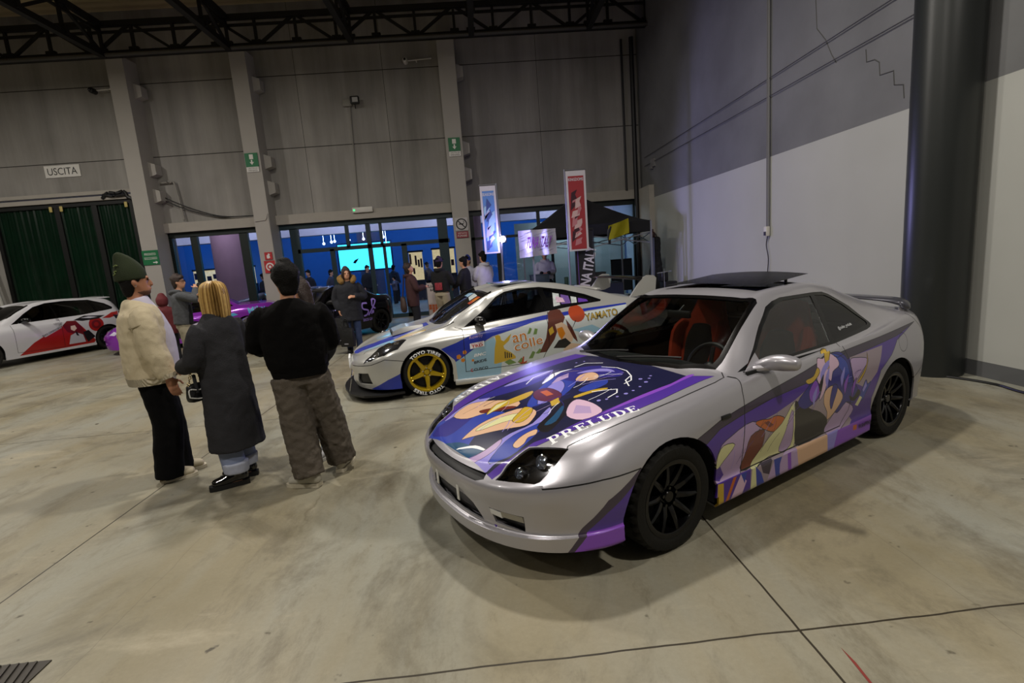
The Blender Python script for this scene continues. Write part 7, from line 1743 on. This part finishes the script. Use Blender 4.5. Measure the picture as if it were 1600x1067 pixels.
bm = NB(); sign_text(bm, 'TUNA ITALY', (1.50, 12.885, 1.95), w=.62, h=.28, up=(.25, 0, 1), bold=.02); obj('lettering', bm, mat('flag_purple', '5a1a5e', .8), fl, smooth=False)
# tall banners on poles
def banner(label, x0, x1, y, z0, z1, edge, c1, c2, seed, text):
    r = empty('banner', ((x0+x1)/2, y, 0), 0, label, 'banner'); w = (x1-x0)/2; h = z1-z0
    bm = NB(); b2(bm, -w, w, -.004, .004, z0, z1); obj('banner_cloth', bm, mat('banner_white_edge', 'c8c4cc', .7), r, smooth=False)
    bm = NB(); b2(bm, -w+.05, w-.05, -.008, -.005, z0+.04, z1-.12); obj('banner_print', bm, c1, r, smooth=False)
    bm = NB(); rnd = random.Random(seed)   # loose ribbons in the print's colours
    for i in range(14):
        z = z0+h*(.12+.62*i/14); x = rnd.uniform(-w*.4, w*.3); a = rnd.uniform(.05, .12); b = rnd.uniform(.08, .2); s = rnd.uniform(-.1, .1)
        q = [(x-a, z-b), (x+a*.2+s, z-b*.5), (x+a, z+b*.2), (x+a*.5+s, z+b), (x-a*.6, z+b*.5)]
        f = bm.faces.new([bm.verts.new((max(-w+.06, min(w-.06, p)), -.010-.0005*i, q_)) for p, q_ in q]); f.material_index = i % 3
    obj('print_ribbons', bm, c2, r, smooth=False)
    bm = NB(); sign_text(bm, text, (0, -.0095, z1-.2), w=w*1.5, h=.07, bold=.02); obj('lettering', bm, mat('banner_white_edge', 'c8c4cc', .7), r, smooth=False)
    bm = NB(); rod(bm, (edge, .03, 0), (edge, .03, z1+.05), .02); rod(bm, (-w-.02, .03, z1+.03), (w+.02, .03, z1+.03), .014); obj('pole', bm, ALU, r)
    bm = NB(); box(bm, (edge, .03, .02), (.4, .4, .03)); obj('pole_base', bm, BLACK, r, smooth=False)
    return r
banner('tall blue printed banner on a pole left of the bright lamp', .14, .52, 12.9, 1.76, 3.38, .22, mat('banner_blue', '5a86c8', .7), [mat('ribbon_ice', '9ac0d8', .8), mat('ribbon_indigo', '40508a', .8), mat('ribbon_pale', 'b0b0cc', .8)], 4, 'SEASONS')
banner('tall red printed banner on a pole before the canopy', 2.22, 2.70, 12.7, 1.66, 3.56, -.26, mat('banner_red', '9a2c34', .7), [mat('ribbon_rose', 'b87880', .8), mat('ribbon_wine', '3c1c28', .8), mat('ribbon_pale_rose', 'c8a8a8', .8)], 9, 'KINGDOMS')
r = empty('roll_up_banner', (2.62, 12.85, 0), 0, 'black roll-up banner with white slanted lettering below the red banner', 'banner')
bm = NB(); b2(bm, -.22, .22, -.004, .004, .05, 2.17); obj('banner_cloth', bm, mat('banner_black', '0d0c12', .7), r, smooth=False)
bm = NB(); sign_text(bm, 'TUNA ITALY', (.04, -.008, 1.12), w=1.3, h=.26, right=(.22, 0, .98), up=(-.98, 0, .22), bold=.03); obj('lettering', bm, mat('banner_letter_white', 'c0bcc4', .7), r, smooth=False)
bm = NB(); b2(bm, -.19, -.17, -.008, -.005, .2, 1.7); obj('side_print', bm, mat('violet_side_print', '5a3a8a', .7), r, smooth=False)
bm = NB(); b2(bm, -.24, .24, -.03, .02, 2.15, 2.2); b2(bm, -.26, .26, -.12, .12, 0, .06); rod(bm, (-.235, 0, .05), (-.235, 0, 2.18), .015); rod(bm, (.235, 0, .05), (.235, 0, 2.18), .012); obj('banner_frame', bm, mat('banner_frame_black', '0a0a0c', .4), r)
# lamp on a stand
r = empty('lamp_stand', (.60, 12.9, 0), 0, 'bright white-violet work lamp on a tall light stand beside the blue banner', 'lamp')
bm = NB(); rod(bm, (-.10, .05, .45), (-.02, .02, 2.05), .018)
obj('pole', bm, ALU, r)
for a in (0, 2.1, 4.2):
    bm = NB(); rod(bm, (-.09, .05, .75), (-.09+.45*cos(a), .05+.45*sin(a), .02), .014); obj('leg', bm, ALU, r)
bm = NB(); box(bm, (.0, .03, 2.09), (.2, .06, .18), bev=.02); obj('lamp_housing', bm, BLACK, r)
bm = NB(); lathe(bm, [(.001, -.02), (.07, -.02), (.075, .01)], 'y', 24, (0, -.01, 2.09)); obj('lamp_face', bm, mat('lamp_glow', 'ffffff', .3, emit='e8e4ff', estr=120), r)
# things in and around the booth
r = empty('towel', (3.55, 13.02, 0), 0, 'yellow towel hanging from the front edge of the canopy', 'towel')
bm = NB(); vv = [[bm.verts.new((-.26+.52*i/8+.0*j, .02*sin(i*1.1+j*.5), 2.22-.36*j/6+.16*(i/8)-.05*sin(j*.9+i*.3)*.2)) for j in range(7)] for i in range(9)]
for i in range(8):
    for j in range(6): bm.faces.new((vv[i][j], vv[i][j+1], vv[i+1][j+1], vv[i+1][j]))
bmesh.ops.solidify(bm, geom=list(bm.faces), thickness=.012); obj('towel_cloth', bm, mat('yellow_cloth', 'a8a010', .9, bump=.2), r)
bm = NB(); tube(bm, [(-.24, .02, 1.78, .03, .01), (-.25, .02, 2.05, .05, .01), (-.2, .02, 2.2, .03, .01)], n=8); obj('towel_underside', bm, BLACK, r)
r = empty('folding_table', (2.4, 13.75, 0), 0, 'dark covered table under the canopy behind the silver sports coupe', 'table')
bm = NB(); b2(bm, -1.1, 1.3, -.35, .35, .72, .76, .01); obj('tabletop', bm, BLACK, r)
bm = NB(); b2(bm, -1.11, 1.31, -.37, -.355, .05, .75); obj('table_cover', bm, mat('dark_blue_cover', '141a2c', .9), r)
for x, y in ((-1.05, -.3), (1.25, -.3), (-1.05, .3), (1.25, .3)):
    bm = NB(); rod(bm, (x, y, 0), (x, y, .73), .016); obj('leg', bm, ALU, r)
for i, (x, y, w, h, d, c, lab) in enumerate(((3.1, 13.7, .42, .30, .25, '16181c', 'dark box on the covered table nearest the yellow towel'), (2.25, 13.65, .10, .24, .10, '1c3a30', 'dark green bottle-like tin on the covered table behind the roll-up banner'), (1.55, 13.75, .5, .36, .3, '1a2a3a', 'dark blue crate on the covered table beside the worker'))):
    bm = NB(); box(bm, (x, y, .76+h/2), (w, d, h), bev=.02); box(bm, (x, y, .76+h-.02), (w*1.04, d*1.04, .03), bev=.008); tag(obj(('storage_box', 'tin', 'crate')[i], bm, mat('booth_item_'+'abc'[i], c, .6)), lab, ('box', 'tin', 'crate')[i])
r = empty('display_board', (4.45, 16.2, 0), 0, 'dark framed board leaning in the corner under the canopy', 'board'); bm = NB(); b2(bm, -.3, .3, -.02, .02, .3, 1.25); obj('board_panel', bm, mat('board_dark', '16222a', .4), r, smooth=False); bm = NB(); b2(bm, -.34, .34, -.03, .0, 1.25, 1.3); b2(bm, -.34, -.3, -.03, 0, .0, 1.3); b2(bm, .3, .34, -.03, 0, 0, 1.3); obj('board_frame', bm, BLACK, r, smooth=False)
r = empty('equipment_bag', (4.72, 13.75, 0), radians(10), 'tall black equipment bag propped on a stand by the right wall', 'bag')
bm = NB(); tube(bm, [(0, 0, .1, .22, .16), (0, 0, .8, .2, .15), (.02, 0, 1.35, .13, .1), (.03, 0, 1.82, .12, .08)], n=18, sq=.8); fuse(obj('bag_body', bm, mat('black_nylon', '08080a', .7), r), .02, 3, .04)
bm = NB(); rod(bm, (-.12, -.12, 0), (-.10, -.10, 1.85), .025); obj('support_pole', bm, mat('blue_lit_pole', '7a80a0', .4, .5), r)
bm = NB(); pipe(bm, [(-.02, 0, 1.8), (-.05, 0, 1.92), (.02, 0, 1.95), (.06, 0, 1.85)], .012); obj('bag_handle', bm, BLACK, r)
r = empty('stacked_gear', (4.70, 13.0, 0), 0, 'low heap of black stands and cases beside the equipment bag', 'equipment')
for q, (x, y, z, s) in enumerate(((0, 0, .22, (.5, .4, .44)), (.1, .05, .58, (.36, .3, .26)), (-.05, .02, .84, (.2, .2, .24)))):
    bm = NB(); box(bm, (x, y, z), s, bev=.03, rz=.2*q); obj('case', bm, BLACK, r)
bm = NB(); rod(bm, (-.1, -.2, .0), (-.1, -.2, 1.05), .012); rod(bm, (-.28, -.2, .95), (.1, -.2, .98), .012); obj('stand_rod', bm, CHROME, r)
# poster stand by the glass doors
r = empty('poster_stand', (-1.22, 13.9, 0), radians(-8), 'white and orange poster stand behind the silver sports coupe', 'poster')
bm = NB(); b2(bm, -.26, .26, -.015, .015, .1, 1.12); obj('poster_board', bm, mat('poster_white', 'b4a8a4', .6), r, smooth=False)
bm = NB()
for i in range(6):
    for j in range(6):
        if j+2 > abs(i-2.5)*1.6+1 or j < 2: b2(bm, -.25+.085*i, -.18+.085*i, -.019, -.016, .12+.075*(5-j)*.95-.0, .185+.075*(5-j)*.95)
obj('poster_bricks', bm, mat('poster_orange', 'b0562c', .6), r, smooth=False)
bm = NB(); sign_text(bm, 'LEGENDE', (0, -.018, 1.02), w=.42, h=.06, bold=.02); sign_text(bm, 'BALATA', (0, -.018, .93), w=.36, h=.06, bold=.02); obj('lettering', bm, mat('poster_dark', '2a1c20', .6), r, smooth=False)
bm = NB(); b2(bm, -.3, .3, -.1, .1, 0, .03); rod(bm, (-.27, 0, .03), (-.27, 0, 1.14), .012); rod(bm, (.27, 0, .03), (.27, 0, 1.14), .012); obj('poster_frame', bm, ALU, r)
# beyond the glass: screen, lamps, stall lights
SCR = mat('screen_cyan', '30d0f0', .5, emit='46dcff', estr=2.6)
r = empty('projection_screen', (-5.15, 24.6, 0), 0, 'large bright cyan projection screen glowing beyond the glass doors', 'screen')
bm = NB(); b2(bm, -1.35, 1.05, -.03, 0, 1.55, 2.75); obj('screen_surface', bm, SCR, r, smooth=False); bm = NB(); b2(bm, -1.42, 1.12, -.02, .03, 1.48, 2.82); obj('screen_frame', bm, mat('screen_blue_frame', '103a70', .6), r, smooth=False)
bm = NB(); bm.faces.new([bm.verts.new((-.75+x, -.035, 1.9+z)) for x, z in ((0, 0), (.1, .12), (.3, .2), (.22, .08), (.12, -.04))]); obj('screen_shape', bm, mat('screen_dark_shape', '10202a', .6), r, smooth=False)
LED = mat('led_white', 'ffffff', .4, emit='eaf2ff', estr=9)
for i, (x, z) in enumerate(((-7.0, 2.85), (-6.65, 2.9), (-6.5, 2.92), (-5.85, 2.93), (-5.2, 2.93), (-4.3, 2.95), (-4.2, 2.62))):
    bm = NB(); ball(bm, (x, 24.2, z), (.055, .055, .055), 10, 8); rod(bm, (x, 24.2, z), (x, 24.2, 5.23), .008); o = obj('stage_lamp', bm, LED); tag(o, 'small round white stage lamp in the row above the cyan screen', 'lamp', 'stage lamps beyond the glass')
STL = mat('stall_glow', 'e8d8a0', .6, emit='ffdca0', estr=.75, var=.7, scale=6)
for i, (x, y, w, z0, z1, lab) in enumerate(((-13.4, 26.5, 1.5, 1.2, 2.1, 'warm lit stall opening, left one beyond the left glass bay'), (-11.6, 26.4, .9, 1.3, 2.1, 'warm lit stall opening nearest the pinkish column'), (-2.9, 23.9, .6, .9, 2.15, 'narrow lit stall with white coat behind the right glass door'), (-1.65, 24.0, 1.0, 1.1, 2.2, 'lit stall with hanging prints seen through the right glass door'))):
    r = empty('lit_stall', (x, y, 0), 0, lab, 'stall'); bm = NB(); b2(bm, -w/2, w/2, -.02, 0, z0, z1); obj('lit_panel', bm, STL, r, smooth=False); bm = NB(); b2(bm, -w/2-.05, w/2+.05, -.4, .05, .0, z0); b2(bm, -w/2-.05, w/2+.05, -.05, .05, z1, z1+.08); obj('stall_frame', bm, mat('stall_frame_dark', '28242c', .7), r, smooth=False)
    bm = NB(); rnd = random.Random(i)
    for k_ in range(5): 
        x_ = -w/2+w*(k_+.5)/5; zz = rnd.uniform(.2, .6); b2(bm, x_-w*.08, x_+w*.06, -.05, -.03, z0+(z1-z0)*zz, z0+(z1-z0)*min(.95, zz+rnd.uniform(.2, .4)))
    obj('hanging_goods', bm, mat('hanging_goods', '5a3038', .8, var=.8, scale=12), r, smooth=False)
for i, (x, y) in enumerate(((-8.3, 19.0), (-7.1, 20.2))):
    r = empty('motorbike', (x, y, 0), radians(20), ('parked motorbike', 'second parked motorbike')[i]+' beyond the glass bay, '+('left', 'right')[i]+' of the pair', 'motorbike')
    for xx in (-.65, .65):
        bm = NB(); lathe(bm, [(.24, -.05), (.31, -.05), (.33, 0), (.31, .05), (.24, .05)], 'y', 24, (xx, 0, .33)); obj('wheel', bm, RUBBER, r)
    bm = NB(); tube(bm, [(-.75, 0, .75, .1, .06), (-.3, 0, .78, .14, .09), (.1, 0, .85, .16, .12), (.4, 0, .95, .1, .1), (.6, 0, .8, .08, .1)], ref=(0, 1, 0), n=12); obj('bodywork', bm, mat('bike_grey', '6a6870', .3, .3), r)
    bm = NB(); rod(bm, (.65, .1, .33), (.45, .1, .98), .03); rod(bm, (.65, -.1, .33), (.45, -.1, .98), .03); rod(bm, (.45, -.35, 1.05), (.45, .35, 1.05), .018); obj('fork', bm, CHROME, r)
    bm = NB(); box(bm, (0, 0, .45), (.5, .26, .36), bev=.05); obj('engine', bm, BLACK, r)
# ================================================================ light
w = bpy.data.worlds.new('hall'); SC.world = w; w.use_nodes = True
bg = w.node_tree.nodes['Background']; bg.inputs[0].default_value = (.55, .6, .7, 1); bg.inputs[1].default_value = .02
def area(name, loc, size, power, col=(1, .94, .86), rot=(0, 0, 0), shape='DISK'):
    l = bpy.data.lights.new(name, 'AREA'); l.shape = shape; l.size = size; l.energy = power; l.color = col
    o = bpy.data.objects.new(name, l); COL.objects.link(o); o.location = loc; o.rotation_euler = rot; return o
for x, y, e in ((.6, 5.4, 300), (-5.0, 7.8, 300), (-11.5, 9.0, 380), (2.8, -.6, 250), (-3.6, -.6, 250), (-11, 1, 150), (-17, 9, 150)):
    area('high_bay_lamp', (x, y, 7.55), .40, e)
for x in (-14, -8, -3, 2):
    area('back_room_lamp', (x, 24.5, 5.1), 1.6, 120, (.07, .36, 1.0))
for x in (-13, -9, -5, -1, 3):
    area('beam_fill', (x, 18.0, 4.3), .8, 80, (.78, .78, 1.0), (radians(75), 0, 0))  # added fill lights that brighten the pale beam beyond the glass
area('back_room_white_lamp', (3.2, 17.8, 3.2), .8, 45, (.8, .95, 1.0))
l = bpy.data.lights.new('booth_spot', 'SPOT'); l.energy = 300; l.color = (.40, .38, 1.0); l.shadow_soft_size = .06; l.spot_size = radians(165); l.spot_blend = .3
o = bpy.data.objects.new('booth_spot', l); COL.objects.link(o); o.location = (.62, 12.74, 2.1); o.rotation_euler = V((.5, -.85, -.22)).to_track_quat('-Z', 'Y').to_euler()
l = bpy.data.lights.new('booth_spill', 'POINT'); l.energy = 30; l.color = (.45, .38, 1.0); l.shadow_soft_size = .06
o = bpy.data.objects.new('booth_spill', l); COL.objects.link(o); o.location = (.62, 12.62, 2.1)
SC.view_settings.exposure = 0
SC.cycles.use_denoising = True
